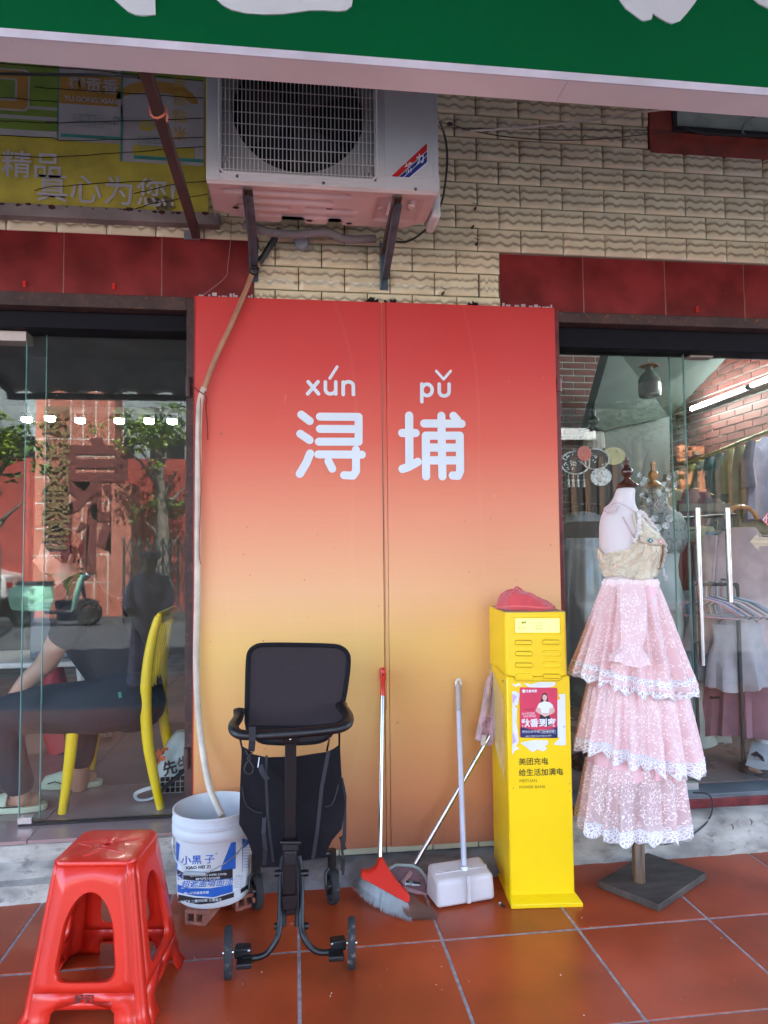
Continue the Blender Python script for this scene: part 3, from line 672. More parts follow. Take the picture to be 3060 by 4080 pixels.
for k in range(9):
    a = V((p.x+tp[k][0], YO-.004, p.z+tp[k][1])); b = V((p.x+tp[(k+1) % 9][0], YO-.004, p.z+tp[(k+1) % 9][1])); t = (a+b)/2+V((random.uniform(-.01, .01), -.012, random.uniform(-.012, .01)))
    mb.add([a, b, t], [(0, 1, 2)])
part(mb, 'torn_flap', m_ob, OS, solid=.001)
for cr_ in ([(0, 262), (95, 266), (125, 265)], [(100, 267), (300, 262), (440, 257)], [(0, 337), (110, 342), (270, 331), (440, 318)], [(75, 413), (100, 406), (230, 396), (330, 392)], [(290, 420), (370, 400), (450, 392)], [(268, 460), (330, 441), (450, 420)], [(0, 212), (125, 221)], [(75, 190), (250, 201), (440, 213)], [(0, 294), (118, 300), (132, 306), (440, 298)], [(0, 139), (160, 150)], [(160, 150), (440, 176)]):
    pts = []
    for (u0, v0), (u1, v1) in zip(cr_[:-1], cr_[1:]):
        for t in range(6): pts.append(ow(u0+(u1-u0)*t/6, v0+(v1-v0)*t/6+random.uniform(-1, 1), -.0045))
    pts.append(ow(*cr_[-1], -.0045)); part(MB().tube(pts, .0016, 5), 'crack', M('crack_dark', (.035, .022, .01), .9), OS)
fr_ = part(MB().bb(-3.2, -.30, 2.82, 2.872, 2.570, 2.6195), 'bottom_rail', M('rusty_galvanised_rail', (.24, .2, .185), .6, .2, var=.2, dirt=((.08, .025, .015), .25, 22), bump=.4), OS, bevel=.002)
mb = MB(); x = -1.25
while x < XE+.02:
    r = random.choice((.004, .006, .009, .013)); mb.prism([(r*1.4*cos(a*pi/4)*random.uniform(.6, 1.1), r*.8*sin(a*pi/4)*random.uniform(.5, 1)) for a in range(8)], (x, 2.8195, 2.617-random.uniform(0, .008)), ax, az, .0008); x += random.uniform(.012, .06)
part(mb, 'rust_blisters', M('dark_rust', (.05, .014, .01), .9), OS, kind='stuff')
# cables strung across it
def cable(pts, r, m, label, cat='cable', nm='cable', n=6, **k): return single(MB().tube(pts, r, n), nm, m, label, cat, smooth=True, **k)
def spl(P, k=6):
    P = [V(p) for p in P]; out = []
    for i in range(len(P)-1):
        a = P[max(i-1, 0)]; b = P[i]; c = P[i+1]; d = P[min(i+2, len(P)-1)]
        for j in range(k):
            t = j/k; out.append(.5*((2*b)+(c-a)*t+(2*a-5*b+4*c-d)*t*t+(3*b-a-3*c+d)*t**3))
    out.append(P[-1]); return out
cable(spl([wp(-30, 158, 2.5), wp(100, 160, 2.48), wp(250, 162, 2.4), wp(300, 168, 2.2)]), .004, m_cable, 'black cable running from the left edge to the brace under the green sign')
cable(spl([wp(-30, 160, 2.5), wp(120, 163, 2.48), wp(270, 165, 2.4), wp(308, 172, 2.2)]), .0028, m_cable, 'thinner black cable right beneath the one tied to the brace')
# brace from wall to sign
ST = thing('sign_brace', 'slanting dark brown square steel tube bracing the green sign, over the old signboard', 'brace', (-.4, 2.87, 2.5))
pb, pt = wp(424, 508, 2.84), wp(308, 130, 1.893)
tb = part(MB().beam(pb, pt, .032, .032), 'square_tube', M('brown_painted_steel', (.085, .045, .043), .5, var=.2, dirt=((.2, .12, .1), .12, 40)), ST, bevel=.002)
part(MB().bb(wp(398, 500, 2.87).x, wp(432, 500, 2.87).x, 2.862, 2.8699, 2.525, 2.562), 'wall_plate', M('galvanised_plate', (.4, .42, .42), .4, .7), ST)
part(MB().tube([(pb.x-.02+.007*sin(a), 2.85+.008*cos(a), 2.545+.002*a) for a in [i*.8 for i in range(24)]], .0016, 4), 'wire_tie', M('blue_wire', (.3, .4, .6), .5), ST)
d = (pt-pb).normalized(); q = wp(321, 172, 2.1); r1 = d.cross(V((0, 0, 1))).normalized(); u1 = r1.cross(d)
q = pb+d*((q-pb).dot(d))
part(MB().tube([q+r1*(.024*cos(a))+u1*(.024*sin(a))+d*.004*sin(2*a) for a in [i*pi/6 for i in range(12)]], .0035, 5, closed=True), 'tie_band', M('salmon_tape', (.75, .25, .15), .6), ST)
part(MB().tube([q-r1*.024, q-r1*.03+V((0, -.01, -.02)), q-r1*.027+V((0, -.01, -.04))], .003, 5), 'tie_tail', MATS['salmon_tape'], ST)

# ================= AIR CONDITIONER =================
YA = 2.38
a0, a1 = wp(445, 386, YA), wp(948, 413, YA); AX0, AX1, AZ = a0.x, a1.x, a0.z; AT = AZ+.55; AD = .275
AC = thing('air_conditioner', 'white outdoor air-conditioner unit with wire grille and pinkish dented base, on wall brackets', 'air conditioner', ((AX0+AX1)/2, YA+.14, AZ))
gx0, gx1 = wp(474, 300, YA).x, wp(812, 300, YA).x; gz0 = wp(474, 372, YA).z; gz1 = AT-.04
mb = MB()
mb.bb(AX0, gx0, YA, YA+.02, AZ, AT).bb(gx1, AX1, YA, YA+.02, AZ, AT).bb(gx0, gx1, YA, YA+.02, AZ, gz0).bb(gx0, gx1, YA, YA+.02, gz1, AT)
mb.bb(AX0, AX0+.003, YA+.0201, YA+AD, AZ, AT).bb(AX1-.003, AX1, YA+.0201, YA+AD, AZ, AT).bb(AX0, AX1, YA+.0201, YA+AD, AT+.0005, AT+.004)
part(mb, 'casing', m_ac, AC, bevel=.0025)
cx, cz, R = (gx0+gx1)/2, wp(640, 370, YA).z+.003, .232; cz = cz+R
N = 40; hole = [(cx+R*cos(2*pi*k/N+pi/2), cz+R*sin(2*pi*k/N+pi/2)) for k in range(N)]
mb = MB(); n = len(mb.v)
def sq(k):
    a = 2*pi*k/N+pi/2; c_, s_ = cos(a), sin(a); tx = ((gx1-cx) if c_ > 0 else (cx-gx0))/max(abs(c_), 1e-6); tz = ((gz1-cz) if s_ > 0 else (cz-gz0))/max(abs(s_), 1e-6); t = min(tx, tz); t = max(t, R+.001)
    return (cx+c_*t, cz+s_*t)
vs = [V((x, YA+.014, z)) for x, z in hole]+[V((*[sq(k)[0], YA+.014, sq(k)[1]],)) for k in range(N)]
mb.add(vs, [(k, (k+1) % N, N+(k+1) % N, N+k) for k in range(N)])
mb.grid(N, 2, lambda a, b: V((cx+R*cos(2*pi*a), YA+.014+b*.06, cz+R*sin(2*pi*a))))
part(mb, 'fan_shroud', m_acin, AC, smooth=True)
part(MB().bb(AX0+.01, AX1-.01, YA+.13, YA+.14, AZ+.01, AT-.01), 'inner_core', m_blk, AC)
fan = MB().cyl((cx, YA+.05, cz), (cx, YA+.09, cz), .045, n=20)
for k in range(3):
    a = 2*pi*k/3+.4
    fan.grid(8, 5, lambda s, t: V((cx+(.04+.17*t)*cos(a+s*1.2), YA+.04+.05*s, cz+(.04+.17*t)*sin(a+s*1.2))))
part(fan, 'fan_blade', M('dark_grey_fan', (.028, .028, .026), .6), AC, smooth=True)
mb = MB(); gy = YA-.006
nw = 38
for k in range(nw+1):
    x = gx0+.006+(gx1-gx0-.012)*k/nw; mb.cyl((x, gy, gz0+.004), (x, gy, gz1), .0017, n=5)
k = 0; z = gz0+.012
while z < gz1: mb.cyl((gx0+.004, gy+.003, z), (gx1-.004, gy+.003, z), .0016, n=5); z += .0405
part(mb, 'wire_grille', M('grille_wire', (.6, .59, .57), .4), AC, smooth=True)
mb = MB(); t = .006
mb.tube([(gx0, YA-.002, gz1+.05), (gx0, YA-.002, gz0+.015), (gx0+.015, YA-.002, gz0), (gx1-.015, YA-.002, gz0), (gx1, YA-.002, gz0+.015), (gx1, YA-.002, gz1+.05)], t, 6)
part(mb, 'grille_rim', m_ac, AC, smooth=True)
px0, px1 = wp(830, 300, YA).x, wp(935, 300, YA).x
part(MB().prism([(px0, AT), (px0, AZ+.075), (px0+.012, AZ+.062), (px1-.012, AZ+.062), (px1, AZ+.075), (px1, AT)], (0, YA-.0035, 0), ax, az, -.0), 'front_panel', m_ac, AC) if False else None
part(MB().bb(px0, px1, YA-.003, YA-.0005, AZ+.046, AT-.01), 'front_panel', m_ac, AC, bevel=.0025)
for u, v in ((913, 491), (1286, 726), (1657, 750)):
    pass
for u, v in ((513, 380), (700, 395), (899, 408)):
    p = wp(u-1, v, YA-.003); part(MB().cyl((p.x, YA-.004, p.z), (p.x, YA+.001, p.z), .005, n=10), 'screw', M('dull_screw', (.2, .2, .2), .4, .8), AC)
for u, v in ((487, 343), (795, 366)):
    p = wp(u, v, YA-.01); part(MB().box((p.x, YA-.011, p.z), (.018, .002, .024)).cyl((p.x, YA-.014, p.z), (p.x, YA-.01, p.z), .0045, n=8), 'grille_clip', m_acin, AC)
# stripe badge
b3 = [wp(u, v, YA-.004) for u, v in ((843, 382), (862, 383), (923, 343), (923, 308))]
def badge(pts, m, lay, nm='badge_stripe'):
    P = [wp(u, v, YA-.004) for u, v in pts]; part(MB().prism([(p.x, p.z) for p in P], (0, YA-.0032-.0003*lay, 0), ax, az, .0002), nm, m, AC)
badge([(842, 382), (886, 384.5), (924, 353), (924, 306)], m_white, 1, 'badge')
badge([(845, 381), (860, 382), (922.5, 325), (922.5, 309)], m_redpr, 3); badge([(862, 382), (871, 382.5), (922.5, 335), (922.5, 327)], M('navy_print', (.015, .03, .22), .4), 3); badge([(873, 382.6), (884, 383.2), (922.5, 350), (922.5, 337)], MATS['navy_print'], 3)
for ch, u, v, s_ in (('格', 884, 363, .036), ('力', 908, 344, .036)):
    p = wp(u, v, YA-.005); part(text_mb(ch, s_, flat((p.x, YA-.0046, p.z), V((.82, 0, .38)), V((-.1, 0, 1))), .0012), 'badge_letter', m_white, AC)
# dented base pan seen from below
mb = MB(); BZ = AZ-.001
def pan(a, b):
    x = AX0+.006+a*(AX1-AX0-.012); y = YA+.012+b*(AD-.012); h = 0
    f = lambda v, lo, hi, e=.02: max(0, min(1, min((v-lo)/e, (hi-v)/e)))
    h += .014*f(b, .1, .22, .05)*f(a, .05, .62); h += .012*f(b, .30, .44, .06)*f(a, .12, .55); h += .012*f(b, .52, .64, .05)*(f(a, .1, .35)+f(a, .4, .66)); h += .012*f(b, .72, .84, .05)*f(a, .2, .66); h += .007*f(a, .74, .95, .01)*f(b, .15, .8, .03)
    h -= .01*f(a, .80, .83, .008)*f(b, .3, .7, .04); h -= .01*f(a, .89, .92, .008)*f(b, .2, .5, .04)
    y2 = y
    if b > .9: y2 += .022*(1 if (.12 < a < .3 or .42 < a < .52 or .6 < a < .66) else 0)*0 - .03*(f(a, .3, .42, .01)+f(a, .52, .6, .01))
    if a < .18: y2 = min(y2, YA+.012+(AD-.012)*(.72+a*1.5))
    if a > .9: y2 = min(y2, YA+.012+(AD-.012)*(1-(a-.9)*2.4))
    return V((x, y2, BZ-.008+h))
mb.grid(110, 40, pan)
part(mb, 'base_pan', m_acp, AC, smooth=True)
part(MB().bb(AX0+.002, AX1-.002, YA+.003, YA+.012, BZ-.012, BZ+.004), 'base_lip', m_acp, AC, bevel=.002)
mb = MB()
for a, b in ((.1, .62), (.53, .6), (.44, .9), (.63, .93)):
    p = pan(a, b); mb.prism([(.012*cos(i*pi/7), .008*sin(i*pi/7)) for i in range(14)], (p.x, p.y, p.z-.0015), (1, 0, 0), (0, 1, 0), .0005)
part(mb, 'drain_hole', m_blk, AC)
mb = MB()
for a, b in ((.77, .5), (.9, .32), (.85, .72)): p = pan(a, b); mb.cyl((p.x, p.y, p.z+.004), (p.x, p.y, p.z-.004), .014, .012, n=14)
part(mb, 'embossed_boss', m_acp, AC, smooth=True)
part(MB().bb(AX1+.001, AX1+.035, YA+.13, YA+.27, AZ-.03, AZ+.14), 'valve_cover', m_ac, AC, bevel=.012)
part(MB().tube(spl([(AX0+.1, 2.70, AZ-.005), (AX0+.2, 2.72, AZ-.02), (AX0+.3, 2.74, AZ-.016), (AX0+.42, 2.72, AZ-.012), (AX0+.5, 2.74, AZ-.026), (AX0+.62, 2.76, AZ-.01)]), .016, 10), 'insulated_pipe', M('grey_lagging', (.22, .2, .2), .8, bump=1, bs=70, dirt=((.08, .06, .05), .3, 20)), AC, smooth=True)
# wall brackets
for u, v0, lab in ((549, 608, 'blue-grey rusty angle-iron bracket at the left under the air conditioner'), (830, 627, 'blue-grey rusty angle-iron bracket at the right under the air conditioner')):
    p = wp(u, v0, 2.865); z0 = p.z; x = p.x
    xf = wp(535 if u < 600 else 858, 395 if u < 600 else 420, YA+.02).x
    BK = thing('wall_bracket', lab, 'bracket', (x, 2.869, z0), 'angle-iron brackets carrying the air conditioner')
    part(MB().bb(x-.017, x+.017, 2.862, 2.869, z0, AZ+.02).bb(x-.019, x-.014, 2.835, 2.8619, z0, AZ+.02), 'upright', m_bluesteel, BK)
    part(MB().beam((xf, YA+.01, AZ-.022), (x, 2.861, AZ-.024), .034, .005).beam((xf-.015, YA+.01, AZ-.034), (x-.015, 2.861, AZ-.036), .004, .024), 'arm', M('rust_brown_angle', (.1, .055, .045), .6, var=.3, dirt=((.06, .09, .12), .3, 18), bump=.5), BK)
    part(MB().beam((xf+.006, YA+.03, AZ-.04), (x+.004, 2.858, z0+.045), .026, .005).beam((xf-.009, YA+.03, AZ-.046), (x-.011, 2.858, z0+.037), .004, .022), 'diagonal', m_bluesteel, BK)
    part(MB().cyl((xf, YA+.05, AZ-.035), (xf, YA+.05, AZ-.02), .008, n=6).cyl((x+.012, 2.858, z0+.06), (x+.012, 2.864, z0+.06), .006, n=6), 'bolt', m_steel_r, BK)
# drain hose
HS = thing('drain_hose', 'long ivory and copper-brown drain hose hanging from the air conditioner into the paint bucket', 'hose', (-.3, 2.84, .3))
hp = spl([wp(606, 490, 2.80), wp(595, 512, 2.82), wp(575, 545, 2.84), wp(548, 585, 2.835), wp(530, 630, 2.83), wp(500, 700, 2.826), wp(467, 770, 2.826), wp(441, 838, 2.828)], 5)
part(MB().tube(hp, .0105, 10), 'copper_hose', m_hose2, HS, smooth=True)
part(MB().tube(hp[1:14], [.0125+.001*(i % 2) for i in range(13)], 10), 'tape_wrap', m_tape, HS, smooth=True)
part(MB().tube(spl([wp(540, 577, 2.825), wp(556, 580, 2.825), wp(549, 590, 2.822), wp(541, 583, 2.82), wp(557, 587, 2.823)], 4), .009, 7), 'tape_knot', m_tape, HS, smooth=True)
hp2 = spl([hp[-1], wp(431, 880, 2.828), wp(428, 1000, 2.83), wp(427, 1160, 2.83), wp(426, 1300, 2.83), wp(424, 1420, 2.828), wp(427, 1520, 2.82), wp(436, 1610, 2.80), wp(450, 1690, 2.74), wp(464, 1730, 2.70), wp(480, 1764, 2.64)], 5)
part(MB().tube(hp2, .0125, 10), 'ivory_hose', m_hose, HS, smooth=True)
cd = spl([wp(413, 830, 2.86), wp(432, 848, 2.83), wp(446, 858, 2.828), wp(445, 880, 2.835), wp(448, 915, 2.84), wp(449, 950, 2.842)], 5)
single(MB().tube(cd, .0022, 5).tube([wp(430, 845, 2.815), wp(440, 852, 2.81), wp(445, 848, 2.82), wp(436, 842, 2.825)], .0025, 5), 'tie_cord', M('dark_red_cord', (.25, .015, .02), .8), 'dark red cord tying the ivory hose to the rusty door frame', 'cord')
single(MB().tube(spl([wp(433, 860, 2.815), wp(432, 960, 2.818), wp(434, 1060, 2.818), wp(430, 1180, 2.816), wp(433, 1218, 2.815)], 4), .0014, 4), 'red_string', M('red_string', (.35, .02, .02), .8), 'thin red string hanging down along the ivory hose', 'string')
# small round wall fitting
p = wp(652, 525, 2.83)
RL = thing('vent_cap', 'small round grey fitting on the cream tiles under the air conditioner', 'wall fitting', (p.x, 2.87, p.z))
part(MB().lathe([(0, 0)], (0, 0, 0)) if False else MB().cyl((p.x, 2.87, p.z+.012), (p.x, 2.82, p.z), .029, .031, n=20), 'housing', M('grey_plastic', (.22, .23, .25), .6), RL, smooth=True)
part(MB().cyl((p.x, 2.8195, p.z), (p.x, 2.812, p.z-.002), .026, .024, n=20), 'face_disc', M('grey_speckled', (.35, .36, .38), .8, bump=.8, bs=200), RL, smooth=True)
single(MB().tube([wp(690+10*cos(a)-4, 528+18*sin(a), 2.862) for a in [1.6+i*.3 for i in range(11)]], .0015, 5), 'wire_loop', m_wcable, 'tiny curved white wire end beside the round grey fitting', 'wire')
# wires right of the unit
cable(spl([wp(950, 262, 2.55), wp(962, 300, 2.6), wp(966, 350, 2.6), wp(958, 420, 2.6), wp(948, 452, 2.6), wp(935, 480, 2.62), wp(905, 508, 2.7), wp(878, 522, 2.8), wp(855, 522, 2.84)]), .0045, m_cable, 'black power cable looping down behind the right end of the air conditioner')
cable(spl([wp(1015, 283, 2.8), wp(1060, 280, 2.8), wp(1130, 276, 2.8), wp(1200, 268, 2.78), wp(1300, 257, 2.7), wp(1360, 245, 2.6), wp(1440, 236, 2.4)]), .0042, m_wcable, 'loose white cable across the cream tiles at the upper right')
cable(spl([wp(950, 264, 2.6), wp(970, 268, 2.7), wp(1010, 280, 2.84), wp(1090, 295, 2.86), wp(1200, 303, 2.86), wp(1300, 300, 2.86), wp(1400, 290, 2.85), wp(1500, 283, 2.84)]), .0022, M('brown_wire', (.06, .035, .03), .6), 'thin brown wire sagging under the loose white cable')
cable([wp(975, 276, 2.862), wp(1200, 280, 2.862), wp(1400, 281, 2.862), wp(1500, 282, 2.85)], .0014, MATS['brown_wire'], 'thin straight brown wire along the tiles between the white cable and the sagging one')
p = wp(972, 268, 2.7); single(MB().ball(p, (.014, .01, .008)), 'tape_joint', m_tape, 'lump of black tape on the wire right of the air conditioner', 'tape')
cable(spl([wp(500, 475, 2.86), wp(498, 520, 2.862), wp(492, 575, 2.862), wp(486, 600, 2.862), wp(440, 637, 2.864)]), .0014, M('pinkish_wire', (.35, .22, .2), .7), 'thin grey-pink wire hanging over the left marbled lintel')
for i, (u, v) in enumerate(((1026, 451), (1021, 490), (1029, 527), (957, 633))):
    p = wp(u, v, 2.86); a = MB().cyl((p.x, 2.872, p.z), (p.x, 2.845, p.z-.002), .006, .004, n=7)
    if i != 1: a.tube([(p.x, 2.85, p.z), (p.x+.01, 2.846, p.z+.012), (p.x-.012, 2.85, p.z+.02)], .0018, 4)
    single(a, 'wall_nail', m_steel_r, ['rusty nail with bent wire, topmost on the cream tiles', 'bare rusty nail, second from the top on the cream tiles', 'rusty nail just above the red lintel corner', 'rusty nail low on the tiles over the orange board'][i], 'nail', group='rusty nails in the cream tiles')
for i, (u, v, s_) in enumerate(((803, 651, 1), (843, 648, .8), (1022, 656, .9))):
    p = wp(u, v+3, 2.862); mb = MB()
    for k in range(6):
        x = p.x+random.uniform(-.02, .02)*s_; mb.add([(x-.012, 2.868, 2.2905), (x+.012, 2.868, 2.2905), (x+random.uniform(-.02, .02), 2.85, 2.2915+random.uniform(.008, .02)*s_), (x-.004, 2.845, 2.292)], [(0, 1, 2), (0, 2, 3)])
    single(mb, 'torn_scrap', m_blk, ['large black torn scrap on the top edge of the board near the seam', 'smaller black torn scrap right of the seam on top of the board', 'black torn scrap on top of the board near the right lintel'][i], 'scrap', solid=.0015)
for i, (u, v) in enumerate(((53, 612), (246, 618), (1506, 667))):
    p = wp(u, v, 2.868); single(MB().bb(p.x-.005, p.x+.005, 2.8655, 2.8704, p.z-.014, p.z+.01).bb(p.x-.002, p.x+.002, 2.86, 2.8654, p.z-.006, p.z+.002), 'red_hook', m_stool, ['small red plastic hook at the far left end of the left lintel', 'small red plastic hook in the middle of the left lintel', 'small red plastic hook on the right lintel'][i], 'hook', group='red hooks stuck on the lintels')
# transom window top right
TW_ = thing('transom_window', 'high window with red tiled surround and dark frame, top right corner', 'window', (1.9, 2.87, 3.0))
zf = 3.112; xw = 1.675
part(MB().bb(1.567, xw, 2.862, 2.884, 3.011, 3.55).bb(xw+.0005, 3.2, 2.8625, 2.884, 3.011, zf-.003), 'tiled_surround', M('orange_red_tile', (.3, .045, .022), .35, var=.25, vs=12), TW_)
part(MB().bb(xw, xw+.02, 2.855, 2.88, zf, 3.55).bb(xw+.0205, 3.2, 2.850, 2.88, zf, zf+.022), 'window_frame', m_blkp, TW_)
part(MB().bb(xw+.02, 3.2, 2.872, 2.8835, zf+.022, 3.55), 'window_pane', M('pale_green_pane', (.42, .5, .44), .3), TW_)
cable(spl([wp(1478, 279, 2.83), wp(1520, 288, 2.83), wp(1580, 292, 2.83), (3.0, 2.84, 3.13)]), .006, m_cable, 'black cable lying on the sill of the high window, top right')
cable(spl([wp(1612, 297, 2.84), wp(1604, 285, 2.84), wp(1608, 268, 2.84), wp(1625, 254, 2.84), wp(1650, 250, 2.84)]), .005, MATS['grey_plastic'], 'bent grey cable in front of the high window pane')

# ================= RED STOOL =================
SC = V((-.545, 2.19, 0)); SR = radians(-7); SH = .41
SX = V((cos(SR), sin(SR), 0)); SY = V((-sin(SR), cos(SR), 0))
SL = thing('plastic_stool', 'glossy red plastic stool with arched openings and star-embossed top, front left', 'stool', SC)
def hw(t): return .172+(.112-.172)*t+(.010*(1-t/.05) if t < .05 else 0)
def sidep(side, a, t, inset=0):
    h = hw(t)-inset; ax_, ay_ = [(SX, -SY), (SY, SX), (-SX, SY), (-SY, -SX)][side]
    c = .026*(1-.3*t); L = h-c
    return SC+ax_*(a*L)+ay_*h+V((0, 0, t*(SH-.006)))
mb = MB()
for s in range(4):
    N = 56; zb, z1 = .22, 1.0; zc = .52; inner = []; outer = []
    for k in range(N):
        g = 2*pi*k/N; c_, s_ = cos(g), sin(g)
        # arch opening: wide at the foot, pointed-round at the top
        if s_ >= 0: ia = .63*c_; it = zc+(.83-zc)*s_**.9 if s_ > 0 else zc
        else:
            q_ = (abs(c_)**.32); ia = .66*math.copysign(q_, c_); it = zc-(zc-.275)*abs(s_)**.32
        m_ = min(1/max(abs(c_), 1e-6), ((z1-zc)/(z1-zc) if s_ > 0 else 1)/max(abs(s_), 1e-6))
        oa = c_*m_; ot_ = zc+(s_*m_)*((z1-zc) if s_ > 0 else (zc-zb))
        inner.append((ia, it)); outer.append((max(-1, min(1, oa)), max(zb, min(z1, ot_))))
    vi = [sidep(s, *p) for p in inner]; vo = [sidep(s, *p) for p in outer]
    vm = [sidep(s, (p[0]*.4+q[0]*.6), (p[1]*.4+q[1]*.6)) for p, q in zip(outer, inner)]
    vr = [sidep(s, p[0]*.985, p[1]*.985+.008, .010) for p in inner]
    mb.add(vo+vm+vi+vr, [(r*N+k, r*N+(k+1) % N, (r+1)*N+(k+1) % N, (r+1)*N+k) for r in range(3) for k in range(N)])
    # cross rail under the opening, rounded shoulders, two feet
    ts = [.22, .17, .125, .10, .06, .0]
    for sg in (-1, 1):
        rows = []
        for t in ts:
            ii = .62 if t > .15 else (.60 if t < .10 else .60-.09*sin((t-.10)/.05*pi/2)*1)
            if t > .16: ii = 0
            if t == .17: ii = 0
            if t == .125: ii = .52
            rows.append([sidep(s, sg*1, t), sidep(s, sg*(1+ii)/2, t), sidep(s, sg*ii, t)])
        f = []
        for r in range(len(ts)-1): f += [(r*3, r*3+1, r*3+4, r*3+3), (r*3+1, r*3+2, r*3+5, r*3+4)]
        mb.add([p for r in rows for p in r], f)
        mb.add([sidep(s, 0, .17), sidep(s, 0, .14), sidep(s, sg*.52, .14), sidep(s, sg*.52, .125), sidep(s, 0, .125)], [(0, 1, 4), ] if False else [])
    k0 = [sidep(s, -.55, .1705), sidep(s, .55, .1705), sidep(s, .55, .125), sidep(s, -.55, .125)]
    mb.add(k0, [(0, 1, 2, 3)])
    mb.add([sidep(s, -.55, .125), sidep(s, .55, .125), sidep(s, .55, .125, .012), sidep(s, -.55, .125, .012)], [(0, 1, 2, 3)])
    # chamfered corner strip
    nt_ = 14; f = []; vs = []
    for k in range(nt_+1):
        t = k/nt_; p = sidep(s, 1, t); q2 = sidep((s+1) % 4, -1, t); o_ = ((p+q2)/2-SC); o_.z = 0; o_.normalize(); vs += [p, (p+q2)/2+o_*.0035, q2]
    for k in range(nt_): f += [(3*k, 3*k+1, 3*k+4, 3*k+3), (3*k+1, 3*k+2, 3*k+5, 3*k+4)]
    mb.add(vs, f)
part(mb, 'leg_frame', m_stool, SL, smooth=True, solid=.003)
# seat with rounded edge, pierced centre, star and radiating facets
def seatp(r, g):
    h = hw(1.0); c_, s_ = cos(g), sin(g); m_ = 1/max(abs(c_), abs(s_)); m_ = min(m_, 1.82/(abs(c_)+abs(s_)))
    return m_*h
mb = MB(); vs = []; rings = [.012, .2, .4, .6, .8, .93, .985, 1.0, 1.015]; zz = [0, .001, .0015, .0015, .001, 0, -.001, -.004, -.012]
NN = 64; fs_ = []
for i, r in enumerate(rings):
    for k in range(NN):
        g = 2*pi*k/NN; d_ = seatp(r, g)*r if i else .012
        z = SH+zz[i]+(.0007*(k % 8 < 4) if 0 < i < 5 else 0); vs.append(SC+SX*(d_*cos(g))+SY*(d_*sin(g))+V((0, 0, z)))
for i in range(len(rings)-1):
    for k in range(NN): fs_.append((i*NN+k, i*NN+(k+1) % NN, (i+1)*NN+(k+1) % NN, (i+1)*NN+k))
mb.add(vs, fs_); seat = part(mb, 'seat', m_stool, SL, smooth=True, solid=.003)
star = [];
for k in range(10):
    g = pi/2+2*pi*k/10+.2; r = .092 if k % 2 == 0 else .045; star.append(SC+SX*(r*cos(g))+SY*(r*.95*sin(g))+V((0, 0, SH+.0025)))
st2 = spl(star+[star[0]], 5)
part(MB().tube(st2, .0022, 6), 'embossed_star', m_stool, seat, smooth=True)
part(MB().tube([SC+SX*(.016*cos(a))+SY*(.016*sin(a))+V((0, 0, SH+.0025)) for a in [i*pi/8 for i in range(16)]], .0025, 6, closed=True).tube([SC+SX*(.034*cos(a))+SY*(.034*sin(a))+V((0, 0, SH+.0025)) for a in [3.5+i*.25 for i in range(11)]], .0016, 6)
     .tube([SC+SX*(.02+.012*cos(a))+SY*(.022+.009*sin(a))+V((0, 0, SH+.0025)) for a in [i*pi/6 for i in range(12)]], .0013, 6, closed=True).tube([SC+SX*(-.02+.012*cos(a))+SY*(.022+.009*sin(a))+V((0, 0, SH+.0025)) for a in [i*pi/6 for i in range(12)]], .0013, 6, closed=True), 'embossed_ring', m_stool, seat, smooth=True)
mb = text_mb('好记', .022, lambda x, y: sidep(0, x/.12+.02, .185+y/.41, -.0025), .0008); part(mb, 'stamped_mark', M('faded_dark_stamp', (.12, .01, .01), .6), SL)

# ================= PAINT BUCKET ON BRICKS =================
BC = V((-.291, 2.635, 0)); RB, RT, ZB0, ZR = .127, .143, .05, .355
BU = thing('paint_bucket', 'white plastic paint bucket with blue and black print, standing on two hollow bricks', 'bucket', (BC.x, BC.y, ZB0))
prof = [(0, .05), (.112, .05), (.122, .052), (.126, .058), (.127, .07), (.132, .18), (.1345, .272), (.1365, .274), (.1365, .2745), (.144, .276), (.1455, .279), (.146, .300), (.143, .304), (.1425, .312), (.1455, .314), (.1455, .326), (.142, .329), (.1415, .345), (.1445, .347), (.1445, .355), (.1395, .356), (.138, .350), (.134, .27), (.124, .075), (.115, .068), (0, .066)]
part(MB().lathe(prof, BC, 56), 'shell', m_bucket, BU, smooth=True)
part(MB().cyl(BC+V((0, 0, .0665)), BC+V((0, 0, .12)), .12, .126, n=40), 'dirty_water', M('grey_dirty_water', (.27, .29, .28), .12, bump=.1, bs=20), BU)
def bx(u, v, off=.0008):                # measured on the enlarged label (1401 px wide crop)
    du, dv = (640+.2712*u)/PX, (3100+.2712*v)/PX
    z = wp(du, dv, BC.y-.12).z
    for _ in range(3):
        r = RB+(.1345-RB)*max(0, (z-.07)/.2)+off; X = max(-.999*r, min(.999*r, (du-458)*.001722*(BC.y-.05)/2.635)); th = math.asin(X/r); yy = -r*cos(th); z = wp(du, dv, BC.y+yy).z
    # ray meets the cylinder a little rotated because the camera looks from its right
    ca = math.atan2(BC.x, BC.y); vx = V((cos(ca), -sin(ca), 0)); vy = V((sin(ca), cos(ca), 0))
    return BC+vx*X+vy*yy+V((0, 0, z))
def bpatch(topf, botf, u0, u1, m, off, nm='printed_band', nu=26, nv=6):
    mb = MB(); mb.grid(nu, nv, lambda a, b: bx(u0+a*(u1-u0), botf(u0+a*(u1-u0))*(1-b)+topf(u0+a*(u1-u0))*b, off)); part(mb, nm, m, BU, smooth=True)
def lin(*p):
    def f(u):
        for (a, b), (c_, d_) in zip(p[:-1], p[1:]):
            if u <= c_: return b+(d_-b)*(u-a)/(c_-a)
        return p[-1][1]
    return f
bpatch(lin((232, 905), (290, 955)), lin((250, 1290), (265, 1180), (290, 960)), 232, 289, m_blue, .0012, 'printed_panel')
